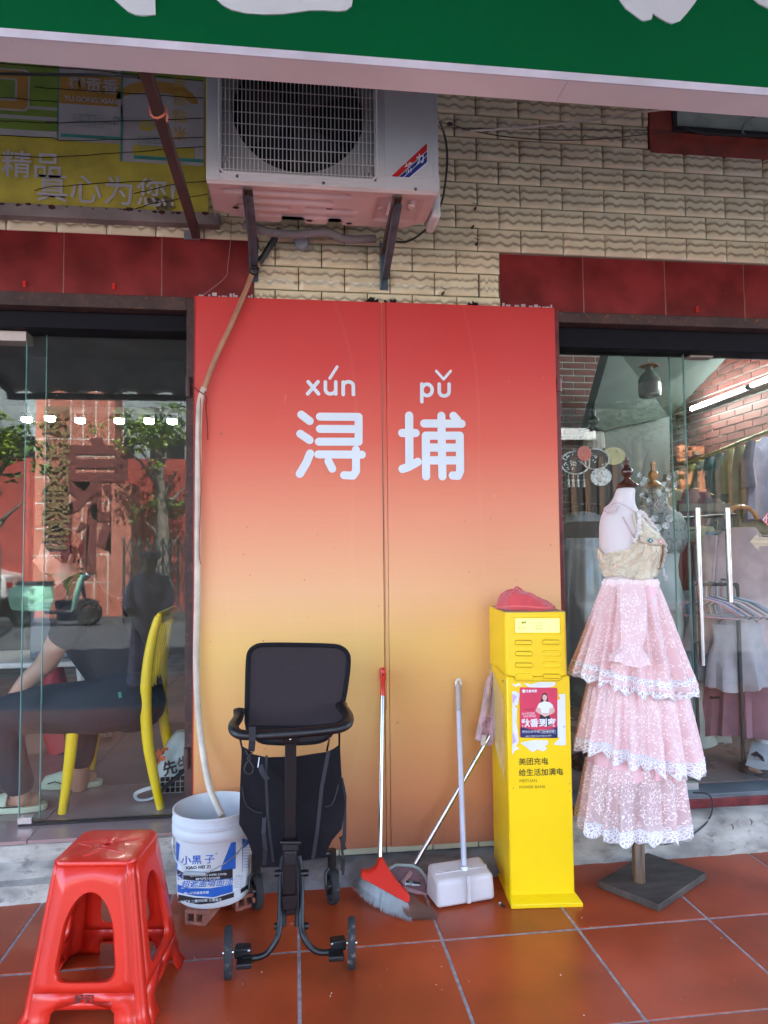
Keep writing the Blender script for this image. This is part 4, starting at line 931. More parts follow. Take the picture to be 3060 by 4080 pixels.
bpatch(lin((870, 1260), (980, 968), (1045, 955)), lin((835, 1390), (1032, 1352)), 870, 1046, m_blue, .0012, 'printed_panel')
bpatch(lin((835, 1385), (868, 1265)), lin((835, 1391), (868, 1386)), 836, 869, m_blue, .0012, 'printed_panel')
bpatch(lin((1136, 905), (1262, 960)), lin((1125, 1420), (1142, 1415), (1150, 1060), (1262, 975)), 1136, 1262, m_blue, .0012, 'printed_panel')
bpatch(lin((250, 1310), (340, 1370), (640, 1385), (1005, 1350)), lin((250, 1400), (340, 1470), (640, 1520), (1005, 1500)), 250, 1005, m_blkpr, .0014)
bpatch(lin((250, 1530), (400, 1600), (700, 1620), (1005, 1585)), lin((262, 1650), (500, 1720), (750, 1755), (1010, 1690)), 255, 1005, m_blue, .0012)
bpatch(lin((262, 1680), (500, 1745), (750, 1775), (1022, 1700)), lin((270, 1775), (560, 1850), (760, 1840), (1022, 1770)), 268, 1022, m_blkpr, .0012)
bpatch(lin((1115, 1660), (1240, 1580)), lin((1115, 1725), (1240, 1640)), 1115, 1240, m_blkpr, .0012)
bpatch(lin((1012, 1455), (1180, 1400)), lin((1015, 1685), (1175, 1600)), 1014, 1176, m_white, .0022, 'paper_label')
def btext(s, u, v, size, m, off=.0016, **k):
    part(text_mb(s, size, lambda x, y: bx(u+x, v-y+.00016*(x)**2*0, off), **k), 'lettering', m, BU)
for ch, u in (('小', 378), ('黑', 522), ('子', 694)): btext(ch, u, 1200, 140, m_blue, .0022, bold=1.2)
btext('®', 785, 1120, 50, M('grey_print', (.25, .25, .28), .5)); btext('XIAO HEI ZI', 540, 1305, 62, m_blkpr, bold=2.2, spacing=1.02)
btext('SUPER MATTE SUPER COVER', 680, 1425, 38, m_white, .002, bold=1); btext('METOPE LACQUER', 672, 1474, 38, m_white, .002, bold=1)
btext('超遮盖墙面漆', 655, 1552, 118, m_white, .0019, bold=3, shear=.25, spacing=.98); btext('超遮盖墙面漆', 655, 1552, 118, m_blue, .0023, bold=.8, shear=.25, spacing=.98)
btext('第一代超遮盖克星', 520, 1680, 42, m_white, .0019, bold=1); btext('一次解决 二覆旧如新 三遮盖王', 560, 1798, 44, m_white, .0019, bold=.6)
btext('白', 300, 1430, 110, M('lilac_print', (.3, .33, .6), .5), .0019, bold=2)
for k in range(7): btext('合格证' if k == 0 else '检验员日期批号', 1095, 1470+k*28-8, 40 if k == 0 else 19, M('grey_print', (.25, .25, .28), .5), .0026)
for k in range(8): btext('使用说明', 1205, 1045+k*42, 24, m_blue, .0018)
hpth = spl([bx(172, 760, .004), bx(165, 900, .010), bx(200, 1080, .012), bx(275, 1240, .014), bx(360, 1372, .016)], 5)
part(MB().tube(hpth, .0018, 6), 'wire_handle', M('galvanised_wire', (.5, .52, .54), .35, .8), BU, smooth=True)
part(MB().tube(spl([bx(640, 1412, .016), bx(720, 1360, .014), bx(900, 1265, .012), bx(1080, 1110, .010), bx(1190, 940, .004)], 5), .0018, 6), 'wire_handle', MATS['galvanised_wire'], BU, smooth=True)
part(MB().cyl(bx(355, 1380, .017), bx(650, 1412, .017), .0065, n=10), 'grip', M('grey_grip', (.42, .44, .46), .5), BU, smooth=True)
def hollow_brick(c, rz, L, label):
    R_ = Matrix.Rotation(rz, 3, 'Z'); mb = MB(); W_, H_ = .075, .0485; t = .012
    def b_(x0, x1, y0, y1, z0, z1): mb.box(c+R_ @ V(((x0+x1)/2, (y0+y1)/2, (z0+z1)/2)), (x1-x0, y1-y0, z1-z0), R_)
    b_(-W_/2, W_/2, -L/2, L/2, 0, t); b_(-W_/2, W_/2, -L/2, L/2, H_-t, H_); b_(-W_/2, -W_/2+t, -L/2, L/2, t, H_-t); b_(W_/2-t, W_/2, -L/2, L/2, t, H_-t); b_(-.005, .005, -L/2, L/2, t, H_-t)
    return single(mb, 'hollow_brick', m_brick, label, 'brick', 'hollow clay bricks under the bucket', bevel=.002)
p = fp(441, 2000, 0); hollow_brick(V((p.x, p.y+.10, .0005)), radians(-18), .2, 'hollow red clay brick under the front left of the paint bucket, nearer the camera')
p = fp(513, 1968, 0); hollow_brick(V((p.x-.012, p.y+.10, .0005)), radians(24), .2, 'hollow red clay brick under the right side of the bucket, beside the trolley wheel')
p = fp(534, 1932, .005); single(MB().ball(p, (.008, .01, .009), 7, 5), 'paper_scrap', m_white, 'tiny white crumpled paper between bucket and trolley wheel', 'scrap')

# ================= BLACK SHOPPING TROLLEY =================
TR = thing('folding_trolley', 'black folding four-wheeled trolley with fabric bag, in front of the orange board', 'trolley', (-.01, 2.4, 0))
def tp(u, v, y): return wp(u, v, y)
post = part(MB().beam(tp(628, 1600, 2.30), tp(626, 1880, 2.275), .036, .03, (0, 1, 0)), 'upper_post', M('dark_plum_metal', (.010, .004, .005), .55, spec=.2), TR, bevel=.004)
part(MB().beam(tp(627, 1835, 2.255), tp(625, 1930, 2.245), .042, .034, (0, 1, 0)).beam(tp(625, 1930, 2.245), tp(627, 1962, 2.24), .046, .036, (0, 1, 0)).beam(tp(627, 1958, 2.24), tp(627, 1974, 2.238), .030, .03, (0, 1, 0)), 'lower_post', MATS['dark_plum_metal'], TR, bevel=.005)
part(MB().beam(tp(627, 1812, 2.262), tp(627, 1834, 2.262), .048, .042, (0, 1, 0)).cyl(tp(605, 1820, 2.235), tp(650, 1820, 2.235), .006, n=10).beam(tp(627, 1838, 2.236), tp(627, 1868, 2.238), .034, .010, (0, 1, 0)), 'clamp', m_blkp, TR, bevel=.003)
part(MB().ball(tp(627, 1597, 2.278), .004), 'rivet', m_chrome, TR)
part(MB().beam(tp(610, 1597, 2.287), tp(647, 1593, 2.287), .028, .02, (0, 1, 0)), 'post_head', MATS['dark_plum_metal'], TR, bevel=.003)
# handle ring
hr = spl([tp(517, 1536, 2.40), tp(514, 1552, 2.36), tp(505, 1566, 2.28), tp(507, 1579, 2.23), tp(522, 1587, 2.21), tp(560, 1588, 2.205), tp(627, 1584, 2.20), tp(695, 1578, 2.205), tp(735, 1572, 2.21), tp(751, 1562, 2.23), tp(752, 1546, 2.30), tp(741, 1530, 2.37), tp(738, 1524, 2.40)], 5)
part(MB().tube(hr, [(.017, .0145)]*len(hr), 12), 'handle_bar', m_blkp, TR, smooth=True)
for u, v in ((517, 1534), (738, 1522)): part(MB().cyl(tp(u, v+8, 2.40), tp(u, v-3, 2.40), .0195, n=18), 'knob', m_blkp, TR, smooth=True, bevel=.003)
# back panel / sun flap
def outline(pts, y, m=6): return [tp(u, v, y) for u, v in pts]
fl_ = [(533, 1572), (534, 1500), (536, 1430), (540, 1408), (552, 1397), (572, 1393), (640, 1393), (715, 1395), (738, 1400), (750, 1412), (753, 1430), (749, 1470), (741, 1516), (728, 1566)]
def flapy(v): return 2.50-.10*(v-1393)/180
loop = [tp(u, v, flapy(v)) for u, v in fl_]
mb = MB(); cpt = sum(loop, V((0, 0, 0)))/len(loop); ls = spl(loop+[loop[0]], 4)[:-1]
mb.add(ls+[cpt+V((0, .012, 0))], [(i, (i+1) % len(ls), len(ls)) for i in range(len(ls))])
part(mb, 'mesh_panel', m_fab2, TR, smooth=False, solid=.003)
part(MB().tube(spl(loop[:] + [loop[0]], 4)[:-1], .0085, 8, closed=True), 'panel_piping', m_fab, TR, smooth=True)
low = [(533, 1570), (560, 1600), (600, 1606), (650, 1606), (690, 1602), (712, 1590), (722, 1572)]
lp_ = [tp(u, v, 2.42) for u, v in low]
part(MB().tube(spl(lp_, 4), .007, 7), 'lower_rim', m_fab, TR, smooth=True)
mb = MB(); mb.add(lp_+[tp(627, 1570, 2.42)], [(i, i+1, 7) for i in range(6)]); part(mb, 'lower_panel', m_fab2, TR, solid=.003)
for a, b in (((519, 1598, 2.36), (524, 1622, 2.40)), ((733, 1585, 2.36), (733, 1612, 2.42)), ((712, 1592, 2.34), (706, 1622, 2.36))):
    part(MB().cyl(tp(*a), tp(*b), .0035, n=8), 'support_rod', m_chrome if a[0] != 733 else m_blkp, TR, smooth=True)
# fabric bag
bagp = [(523, 1612), (540, 1628), (576, 1636), (640, 1634), (706, 1624), (720, 1618), (734, 1608), (736, 1650), (739, 1700), (745, 1738), (738, 1790), (717, 1815), (700, 1852), (640, 1860), (606, 1872), (566, 1874), (551, 1860), (534, 1810), (517, 1780), (519, 1700)]
by = lambda u, v: 2.33+.012*sin(u*.05)+.03*abs((u-627)/110)**2
P0 = [tp(u, v, by(u, v)) for u, v in bagp]; n = len(P0)
P1 = [V((p.x*.96, p.y+.24, min(p.z, CH-(CH-p.z)*1.105-.012) if p.z > .5 else p.z)) for p in P0]
c0 = sum(P0, V())/n+V((0, -.01, 0)); mb = MB()
mb.add(P0+P1+[c0], [(i, (i+1) % n, n+(i+1) % n, n+i) for i in range(6, n)]+[(i, (i+1) % n, 2*n)[::-1] for i in range(n)]+[tuple(range(n, 2*n))])
bag = part(mb, 'fabric_bag', m_fab, TR, solid=.002)
m_web = M('black_webbing', (.018, .018, .024), .7, bump=.5, bs=300)
def ribbon(pts, wdt, nm, m, parent, th=.002):
    mb = MB(); P = [tp(*p) for p in pts]
    for a, b in zip(P[:-1], P[1:]): mb.beam(a, b, wdt, th, (0, -1, 0))
    return part(mb, nm, m, parent)
ribbon([(710, 1622, 2.325), (695, 1700, 2.318), (686, 1790, 2.318), (676, 1856, 2.32)], .012, 'strap', m_web, TR)
ribbon([(576, 1632, 2.32), (574, 1670, 2.315), (578, 1760, 2.316), (590, 1862, 2.318)], .008, 'piping_seam', m_web, TR)
ribbon([(562, 1652, 2.31), (566, 1668, 2.298), (578, 1685, 2.30)], .016, 'loose_strap', m_web, TR)
ribbon([(571, 1766, 2.30), (569, 1800, 2.285), (574, 1840, 2.29), (570, 1868, 2.30)], .012, 'loose_strap', m_web, TR)
part(MB().beam(tp(572, 1838, 2.288), tp(572, 1858, 2.288), .012, .006, (0, -1, 0)), 'buckle', m_blkp, TR)
part(MB().beam(tp(560, 1636, 2.31), tp(557, 1658, 2.308), .003, .002, (0, -1, 0)), 'white_tag', m_white, TR)
ribbon([(545, 1570, 2.183), (545, 1600, 2.186), (543, 1622, 2.20)], .020, 'hanging_strap', m_web, TR, .003)
part(MB().tube([tp(u, v, 2.19) for u, v in ((531, 1623), (541, 1640), (533, 1648), (527, 1660), (530, 1670), (538, 1673), (546, 1668), (547, 1658), (541, 1648), (534, 1639), (547, 1622), (545, 1618), (533, 1619))], .0022, 6, closed=True), 'snap_hook', m_blkp, TR, smooth=True)
for sg, pk in ((0, [(523, 1700), (530, 1735), (548, 1752), (566, 1756)]), (1, [(703, 1743), (716, 1738), (724, 1722), (731, 1695)])):
    part(MB().tube(spl([tp(u, v, by(u, v)-.012) for u, v in pk]), .0022, 5), 'pocket_edge', m_web, TR, smooth=True)
ribbon([(738, 1680, 2.40), (746, 1720, 2.38), (743, 1800, 2.36), (738, 1830, 2.36), (742, 1860, 2.36), (741, 1890, 2.36)], .009, 'side_strap', m_web, TR)
part(MB().beam(tp(737, 1808, 2.352), tp(744, 1835, 2.352), .014, .008, (0, -1, 0)), 'buckle', m_blkp, TR); part(MB().beam(tp(741, 1855, 2.355), tp(740, 1880, 2.355), .013, .007, (0, -1, 0)), 'buckle', m_blkp, TR)
part(MB().tube(spl([tp(733, 1684, 2.56), tp(742, 1700, 2.56), tp(745, 1760, 2.56), tp(744, 1820, 2.56)]), .006, 6), 'side_frame', m_blkp, TR, smooth=True)
# lower frame tubes
for sgn, pts in ((0, [(612, 1850, 2.33), (608, 1876, 2.31), (606, 1940, 2.26), (604, 2000, 2.22), (597, 2030, 2.20), (578, 2058, 2.19), (556, 2068, 2.185), (524, 2071, 2.182)]), (1, [(645, 1850, 2.33), (650, 1880, 2.31), (651, 1940, 2.26), (651, 2000, 2.22), (657, 2025, 2.20), (672, 2047, 2.19), (692, 2057, 2.185), (722, 2056, 2.182)])):
    part(MB().tube(spl([tp(*p) for p in pts], 4), .0095, 10), 'frame_tube', m_blkp, TR, smooth=True)
    q = [(p[0]+(9 if sgn == 0 else -9), p[1]+2, p[2]+.02) for p in pts[:4]]
    part(MB().tube([tp(*p) for p in q], .008, 8), 'frame_tube', m_blkp, TR, smooth=True)
    for v in (1886, 2000):
        p = tp(*((601 if sgn == 0 else 658), v, 2.24 if v > 1900 else 2.30)); part(MB().cyl(p+V((-.012, 0, 0)), p+V((.012, 0, 0)), .010, n=10), 'pivot_bolt', m_blkp, TR, smooth=True)
def wheel(c, r, wdt, yaw, nm='wheel'):
    a = V((cos(yaw), sin(yaw), 0)); prof = [(r-.012, -wdt/2), (r-.003, -wdt/2), (r, -wdt/4), (r, wdt/4), (r-.003, wdt/2), (r-.012, wdt/2)]
    b = V((0, 0, 1)); c2 = a.cross(b); mb = MB(); N = 30
    mb.grid(N, 7, lambda s, t: (lambda p: c+a*p[1]+(b*cos(2*pi*s)+c2*sin(2*pi*s))*p[0])(prof[round(t*6) % 6] if round(t*6) < 6 else prof[0]), wrap=True)
    wh = part(mb, nm, m_rub, TR, smooth=True)
    mb = MB().cyl(c-a*wdt*.3, c+a*wdt*.3, r*.3, n=14)
    for k in range(5): g = 2*pi*k/5; d_ = b*cos(g)+c2*sin(g); mb.beam(c+d_*r*.25, c+d_*(r-.009), .012, wdt*.5, tuple(a))
    part(mb, 'rim', m_blkp, wh); part(MB().cyl(c-a*wdt*.7, c+a*wdt*.7, .004, n=8), 'axle', m_chrome, wh)
for u, v0, v1, y, yaw, wdt in ((493, 2021, 2121, 2.20, radians(4), .023), (760, 2001, 2100, 2.20, radians(-5), .023)):
    t_, b_ = tp(u, v0, y), fp(u, v1, 0); r = .0705; c = V((tp(u, (v0+v1)/2, 2.205).x, 2.205, r)); wheel(c, r, wdt, yaw)
    s_ = 1 if u < 600 else -1
    part(MB().beam((c.x+s_*.02, c.y, c.z+.003), (c.x+s_*.065, c.y-.005, c.z+.003), .035, .03), 'axle_block', m_blkp, TR, bevel=.004)
    part(MB().box((c.x+s_*.05, c.y-.035, c.z-.012), (.045, .05, .016)), 'brake_pedal', m_blkp, TR, bevel=.004)
    part(MB().ball((c.x+s_*.062, c.y-.025, c.z+.014), .0045), 'rivet', m_chrome, TR)
for u, v, y, yaw in ((553, 1923, 2.60, radians(20)), (717, 1914, 2.60, radians(14))):
    r = .060; p = tp(u, v, y); c = V((p.x, p.y, r)); wheel(c, r, .024, yaw)
    part(MB().tube([c+V((-.022, -.03, .02)), c+V((-.022, -.02, .055)), c+V((0, -.005, .078)), c+V((.02, 0, .055)), c+V((.02, 0, .0))], .006, 7), 'wheel_fork', m_blkp, TR, smooth=True)
    s_ = 1 if u < 600 else -1
    part(MB().cyl(c+V((0, -.005, .07)), c+V((0, -.01, .13)), .016, n=14).cyl(c+V((0, -.01, .12)), c+V((s_*.12, -.06, .13)), .011, n=10), 'caster_arm', m_blkp, TR, smooth=True)

# ================= BROOMS, DUSTPAN, TOWEL =================
def bristles(top, bot, n, r, droop, jit, dy=.03):
    mb = MB()
    for k in range(n):
        t = (k+random.random())/n; a = top(t); b = bot(t)+V((random.gauss(0, jit), random.uniform(-dy, dy), 0)); b.z = max(.001, b.z+random.gauss(0, jit*.6)); m_ = (a+b)/2+V((random.gauss(0, jit*.3), random.uniform(-dy, dy)*.5, droop))
        a = a+V((0, random.uniform(-.008, .008), 0)); s_ = V((r, 0, 0)); s2 = V((0, r, 0))
        mb.add([a-s_, a+s_, m_+s_, m_-s_, b, a+s2, m_+s2], [(0, 1, 2, 3), (3, 2, 4), (1, 5, 6, 2), (2, 6, 4), (5, 0, 3, 6), (6, 3, 4)])
    return mb
BR = thing('broom', 'red-headed broom with grey bristles and steel handle, leaning on the board seam', 'broom', (.35, 2.55, 0))
def L_(pts, t):
    t = max(0, min(.9999, t))*(len(pts)-1); i = int(t); return pts[i]+(pts[i+1]-pts[i])*(t-i)
hA, hB = wp(827, 1500, 2.822), wp(821, 1852, 2.63)
part(MB().cyl(hA, hB, .0088, n=14), 'handle', m_chrome, BR, smooth=True)
gt = [wp(827, 1442, 2.828), wp(827, 1447, 2.828), wp(827, 1456, 2.827), wp(827, 1474, 2.826), wp(827, 1488, 2.824), wp(827, 1502, 2.821)]
gp = part(MB().tube(gt, [.008, .0135, .0135, .010, .0095, .0115], 16), 'grip', m_stool, BR, smooth=True)
p = gt[2]; part(MB().cyl(p+V((0, -.0145, 0)), p+V((0, -.011, 0)), .004, n=10), 'hang_hole', m_blk, gp)
hd = [(818, 1852), (827, 1852), (832, 1862), (845, 1886), (862, 1908), (880, 1926), (886, 1936), (882, 1946), (876, 1946), (840, 1926), (800, 1904), (779, 1893), (779, 1884), (784, 1879), (798, 1880), (812, 1870)]
Q = [wp(u, v, 2.585+.0006*(1860-v)*-1*0+.04*(1860-v)/-90) for u, v in hd]
Q = [wp(u, v, 2.62-.085*(v-1852)/95) for u, v in hd]
mb = MB(); n = len(Q); f_ = [q+V((0, -.016, .0)) for q in Q]; bk = [q+V((0, .016, 0)) for q in Q]
mb.add(f_+bk, [tuple(range(n)), tuple(range(n, 2*n))[::-1]]+[(i, n+i, n+(i+1) % n, (i+1) % n) for i in range(n)])
part(mb, 'head', m_stool, BR, bevel=.004)
tl = [wp(u, v, 2.62-.085*(v-1852)/95) for u, v in ((779, 1892), (800, 1903), (840, 1925), (878, 1945))]
bl = [fp(757, 1912, .015), fp(790, 1945, .004), fp(835, 1972, .002), fp(891, 1990, .001)]
part(bristles(lambda t: L_(tl, t), lambda t: L_(bl, t), 900, .0014, .0, .004, .022), 'bristles', M('grey_blue_bristle', (.42, .48, .50), .6), BR, kind='stuff')
BB = thing('broom', 'old brown-bristled broom with pink head, its steel handle slanting up to the yellow kiosk', 'broom', (.5, 2.62, 0))
hA, hB = wp(1052, 1600, 2.74), wp(886, 1885, 2.70); hT = hA+(hA-hB)*.28
part(MB().cyl(hT, hB, .009, n=14), 'handle', m_chrome, BB, smooth=True)
p = hB+(hA-hB)*.84; part(MB().ball(p, (.0105, .0105, .012)), 'handle_joint', m_chrome, BB, smooth=True)
part(MB().cyl(hB+(hA-hB)*.03, hB-(hA-hB)*.10, .011, .013, n=12), 'socket', M('grey_green_plastic', (.3, .36, .33), .5), BB, smooth=True)
hd = [(838, 1876), (855, 1868), (890, 1870), (906, 1876), (918, 1892), (926, 1912), (924, 1932), (900, 1930), (870, 1924), (845, 1910)]
yv = lambda v: 2.70-.07*(v-1868)/65
Q = [wp(u, v, yv(v)) for u, v in hd]; n = len(Q)
mb = MB(); mb.add([q+V((0, -.012, 0)) for q in Q]+[q+V((0, .012, 0)) for q in Q], [tuple(range(n)), tuple(range(n, 2*n))[::-1]]+[(i, n+i, n+(i+1) % n, (i+1) % n) for i in range(n)])
part(mb, 'head', M('dusty_mauve_plastic', (.2, .1, .11), .6, bump=1, bs=90), BB, bevel=.003)
part(MB().tube([wp(u, v, yv(v)-.014) for u, v in ((838, 1878), (856, 1868), (890, 1870), (907, 1878), (919, 1893), (926, 1914))], .006, 6), 'head_rim', MATS['grey_green_plastic'], BB, smooth=True)
part(MB().beam(wp(838, 1908, yv(1908)-.014), wp(924, 1934, yv(1934)-.014), .006, .012), 'head_ridge', M('pale_pink_plastic', (.5, .3, .3), .5), BB)
part(MB().beam(wp(868, 1908, yv(1908)-.017), wp(888, 1884, yv(1884)-.018), .012, .01), 'socket_rib', MATS['pale_pink_plastic'], BB)
a, b = wp(877, 1900, yv(1900)-.02), wp(908, 1920, yv(1920)-.02)
lb_ = part(MB().prism([(a.x, a.z), (a.x+.055, a.z-.012), (b.x, b.z), (a.x-.006, b.z+.008)], (0, a.y-.002, 0), (1, 0, 0), (0, 0, 1), .001), 'paper_tag', m_white, BB)
part(MB().prism([(a.x, a.z), (a.x+.055, a.z-.012), (a.x+.053, a.z-.02), (a.x-.001, a.z-.010)], (0, a.y-.0032, 0), (1, 0, 0), (0, 0, 1), .0005), 'tag_header', m_blkpr, lb_)
part(text_mb('扫把', .007, flat((a.x+.018, a.y-.004, a.z-.009), V((1, 0, -.22)), (0, 0, 1))), 'lettering', m_white, lb_)
mb = MB()
for k in range(14): x = a.x+.002+k*.0014; mb.bb(x, x+.0007*(1+(k % 3 == 0)), a.y-.0035, a.y-.0031, a.z-.028, a.z-.017)
part(mb, 'bar_code', m_blkpr, lb_)
tl = [wp(u, v, yv(v)) for u, v in ((842, 1908), (870, 1924), (924, 1934))]; bl = [fp(880, 1978, .012), fp(905, 1985, .004), fp(945, 1985, .002)]
part(bristles(lambda t: L_(tl, t), lambda t: L_(bl, t), 1000, .0022, 0, .004, .012), 'bristles', M('brown_bristle', (.30, .17, .13), .7), BB, kind='stuff')
DP = thing('dustpan', 'grey-white box dustpan with comb edge and long white pole, leaning beside the yellow kiosk', 'dustpan', (.62, 2.6, 0))
m_dp = M('dirty_white_plastic', (.58, .54, .54), .5, var=.08, dirt=((.2, .18, .17), .12, 16))
hA, hB = wp(991, 1535, 2.80), wp(1003, 1890, 2.575)
part(MB().cyl(hA, hB, .0105, n=16), 'pole', M('lilac_white_tube', (.56, .58, .7), .3), DP, smooth=True)
part(MB().cyl(wp(990, 1478, 2.815), hA, .012, .0125, n=16), 'grip', M('beige_grey_plastic', (.42, .38, .36), .5), DP, smooth=True)
part(MB().tube([wp(u, v, 2.815) for u, v in ((985, 1482), (985, 1474), (988, 1468), (990, 1467), (993, 1468), (996, 1474), (996, 1482))], .0045, 8), 'hanging_loop', m_white, DP, smooth=True)
part(MB().cyl(wp(1002, 1872, 2.572), wp(1005, 1906, 2.556), .0155, n=16), 'socket', m_white, DP, smooth=True)
# box lies open side up towards the wall, its bottom facing the street
c4 = [fp(940, 1965, 0), fp(1062, 1944, 0)]; e = (c4[1]-c4[0]); e.z = 0; Lb = e.length; e.normalize(); nrm = V((-e.y, e.x, 0))
o0 = fp(945, 1968, .0)
secs = []
mb = MB()
def dpp(a, t, z): return o0+e*(a*Lb*1.03)+nrm*t+V((0, 0, z))
HB = .105
q8 = [dpp(0, 0, .004), dpp(1, 0, .004), dpp(1, .12, .004), dpp(0, .12, .004), dpp(.015, .006, HB-.012), dpp(.985, .006, HB-.012), dpp(.97, .115, HB+.012), dpp(.03, .115, HB+.012)]
mb.add(q8, [(0, 3, 2, 1), (4, 5, 6, 7), (0, 1, 5, 4), (1, 2, 6, 5), (2, 3, 7, 6), (3, 0, 4, 7)])
o = part(mb, 'pan', m_dp, DP, bevel=.014); o.modifiers['Bevel'].segments = 4
mb = MB()
for k in range(30): a = .06+.88*k/29; q1 = dpp(a, .05, HB-.002); mb.add([q1, q1+e*.0035, q1+V((0, 0, .012))+e*.001, q1+nrm*.004], [(0, 1, 2), (0, 2, 3), (1, 3, 2)])
mb.beam(dpp(.05, .052, HB-.004), dpp(.95, .052, HB-.004), .010, .008)
part(mb, 'comb_teeth', m_dp, DP)
part(MB().beam(dpp(.53, -.004, .01), dpp(.53, -.004, HB), .014, .008, (0, -1, 0)), 'rib', m_dp, DP, bevel=.002)
# pink towel over the slanting broom handle
tw = MB(); tlf = [(1062, 1452), (1052, 1470), (1045, 1500), (1040, 1530), (1034, 1560), (1028, 1590), (1027, 1598)]; trt = [(1068, 1452), (1068, 1470), (1068, 1500), (1068, 1530), (1068, 1560), (1066, 1604), (1060, 1612)]
def twp(a, b):
    i = min(5, int(b*6)); f = b*6-i; l = V(tlf[i]).lerp(V(tlf[i+1]), f); r = V(trt[i]).lerp(V(trt[i+1]), f); q = l.lerp(r, a)
    return wp(q.x, q.y, 2.76-.03*b+.009*sin(a*9+b*3)+.006*noise.noise(V((a*5, b*8, 2))))
tw.grid(20, 30, twp)
TL = thing('towel', 'pale pink towel with floral border hung over the slanting broom handle', 'towel', wp(1045, 1530, 2.74))
part(tw, 'cloth', M('pink_terry', (.55, .37, .36), .95, var=.15, vs=30, bump=1.2, bs=240, sheen=.4), TL, smooth=True, solid=.006)
bd = MB(); bd.grid(20, 8, lambda a, b: twp(a, .60+.30*b)+V((0, -.0045, 0))); part(bd, 'floral_border', M('rose_lilac_pattern', (.50, .33, .42), .9, var=.2, vs=60, dirt=((.3, .06, .1), .5, 75), bump=.8, bs=160), TL, smooth=True)
part(MB().beam(wp(1046, 1588, 2.715), wp(1043, 1610, 2.715), .018, .004, (0, -1, 0)), 'care_label', M('cream_cloth', (.6, .55, .48), .8), TL)

# ================= YELLOW POWER-BANK KIOSK =================
YK = 2.50; KX0, KX1, KZ = .755, .986, 1.030
KB = thing('power_bank_kiosk', 'tall yellow power-bank rental kiosk with torn posters, standing between broom and pink dress', 'kiosk', (.87, 2.66, 0))
zs_ = wp(1105, 1462, YK).z
part(MB().bb(KX0+.001, KX1+.003, YK+.003, YK+.305, .018, zs_), 'lower_body', m_yel, KB, bevel=.006)
def rbox(x0, x1, y0, y1, z0, z1, r, m=6):
    pts = [(x0, y1), (x0, y0+r)]+[(x0+r-r*cos(radians(a)), y0+r-r*sin(radians(a))) for a in range(15, 90, 15)]+[(x0+r, y0), (x1-r, y0)]+[(x1-r+r*sin(radians(a)), y0+r-r*cos(radians(a))) for a in range(15, 90, 15)]+[(x1, y0+r), (x1, y1)]
    return MB().prism(pts, (0, 0, z0), (1, 0, 0), (0, 1, 0), z1-z0)
part(rbox(KX0-.002, KX1-.004, YK, YK+.30, zs_+.0015, KZ, .022), 'cabinet', m_yel, KB, bevel=.0015)
part(MB().bb(KX0+.004, KX1-.010, YK+.012, YK+.29, KZ+.0003, KZ+.002), 'dusty_top', M('dusty_tan', (.45, .33, .2), .8), KB)
part(MB().add([(KX0-.004, YK-.035, 0), (KX1+.02, YK-.035, 0), (KX1+.02, YK-.035, .014), (KX0-.004, YK-.035, .014), (KX0-.002, YK+.002, .03), (KX1+.006, YK+.002, .03), (KX0-.002, YK+.3, 0), (KX1+.012, YK+.3, 0)],
     [(0, 1, 2, 3), (3, 2, 5, 4), (1, 7, 5, 2), (0, 3, 4, 6), (6, 4, 5, 7), (0, 6, 7, 1)]), 'base_plate', m_yel, KB, bevel=.002)
def k1(x, y, d=0): p = wp((1920+.2532*x)/PX, (2320+.2532*y)/PX, YK); return V((p.x, YK-d, p.z))
def k2(x, y, d=0): p = wp((1920+.2532*x)/PX, (2700+.2532*y)/PX, YK+.003); return V((p.x, YK+.003-d, p.z))
def kp(pts, m, nm, d, f=k1, th=.0008, parent=None, **k):
    P = [f(*q) for q in pts]; return part(MB().prism([(p.x, p.z) for p in P][::-1] if False else [(p.x, p.z) for p in P], (0, (YK if f is k1 else YK+.003)-d, 0), (1, 0, 0), (0, 0, 1), th), nm, m, parent or KB, **k)
part(MB().tube([k1(x, y, .0005) for x, y in ((505, 555), (1205, 545), (1210, 795), (512, 805))], .0018, 6, closed=True), 'screen_bezel', m_yel, KB)
scr_ = kp([(515, 568), (1192, 558), (1197, 782), (520, 792)], emis('lit_pale_yellow_screen', (.80, .82, .25), .035), 'lit_screen', .0012)
m_ol2 = M('olive_print', (.12, .11, .01), .5)
def kt(s, x, y, size, m, f=k1, d=.0022, parent=None, align='CENTER', **k):
    c_ = f(x, y, d); part(text_mb(s, size, flat(c_, (1, 0, .003), (0, 0, 1)), align=align, **k), 'lettering', m, parent or KB)
kt('美团', 652, 635, .0095, m_ol2, bold=.0003, parent=scr_); kt('附近', 790, 640, .006, m_ol2, parent=scr_); kt('借还', 910, 637, .006, m_ol2, parent=scr_)
kt('查看订单', 882, 681, .0062, m_ol2, parent=scr_); kt('使用说明', 882, 722, .0062, m_ol2, parent=scr_); kt('客服 10107888', 622, 708, .005, m_ol2, parent=scr_); kt('充电宝租借', 622, 732, .0045, m_ol2, parent=scr_)
part(MB().tube([k1(578+24*cos(a), 636+24*sin(a), .0018) for a in [i*pi/8 for i in range(16)]], .0004, 4, closed=True).tube([k1(563, 636, .0018), k1(595, 636, .0018)], .001, 4), 'round_icon', m_ol2, scr_)
part(MB().tube([k1(850+15*cos(a), 622+15*sin(a), .0018) for a in [i*pi/6 for i in range(12)]], .0003, 4, closed=True).tube([k1(838, 632, .0018), k1(851, 652, .0018), k1(864, 632, .0018)], .0003, 4).tube([k1(790, 672, .0018), k1(815, 676, .0018), k1(812, 712, .0018), k1(788, 710, .0018)], .0003, 4, closed=True), 'pin_icon', m_ol2, scr_)
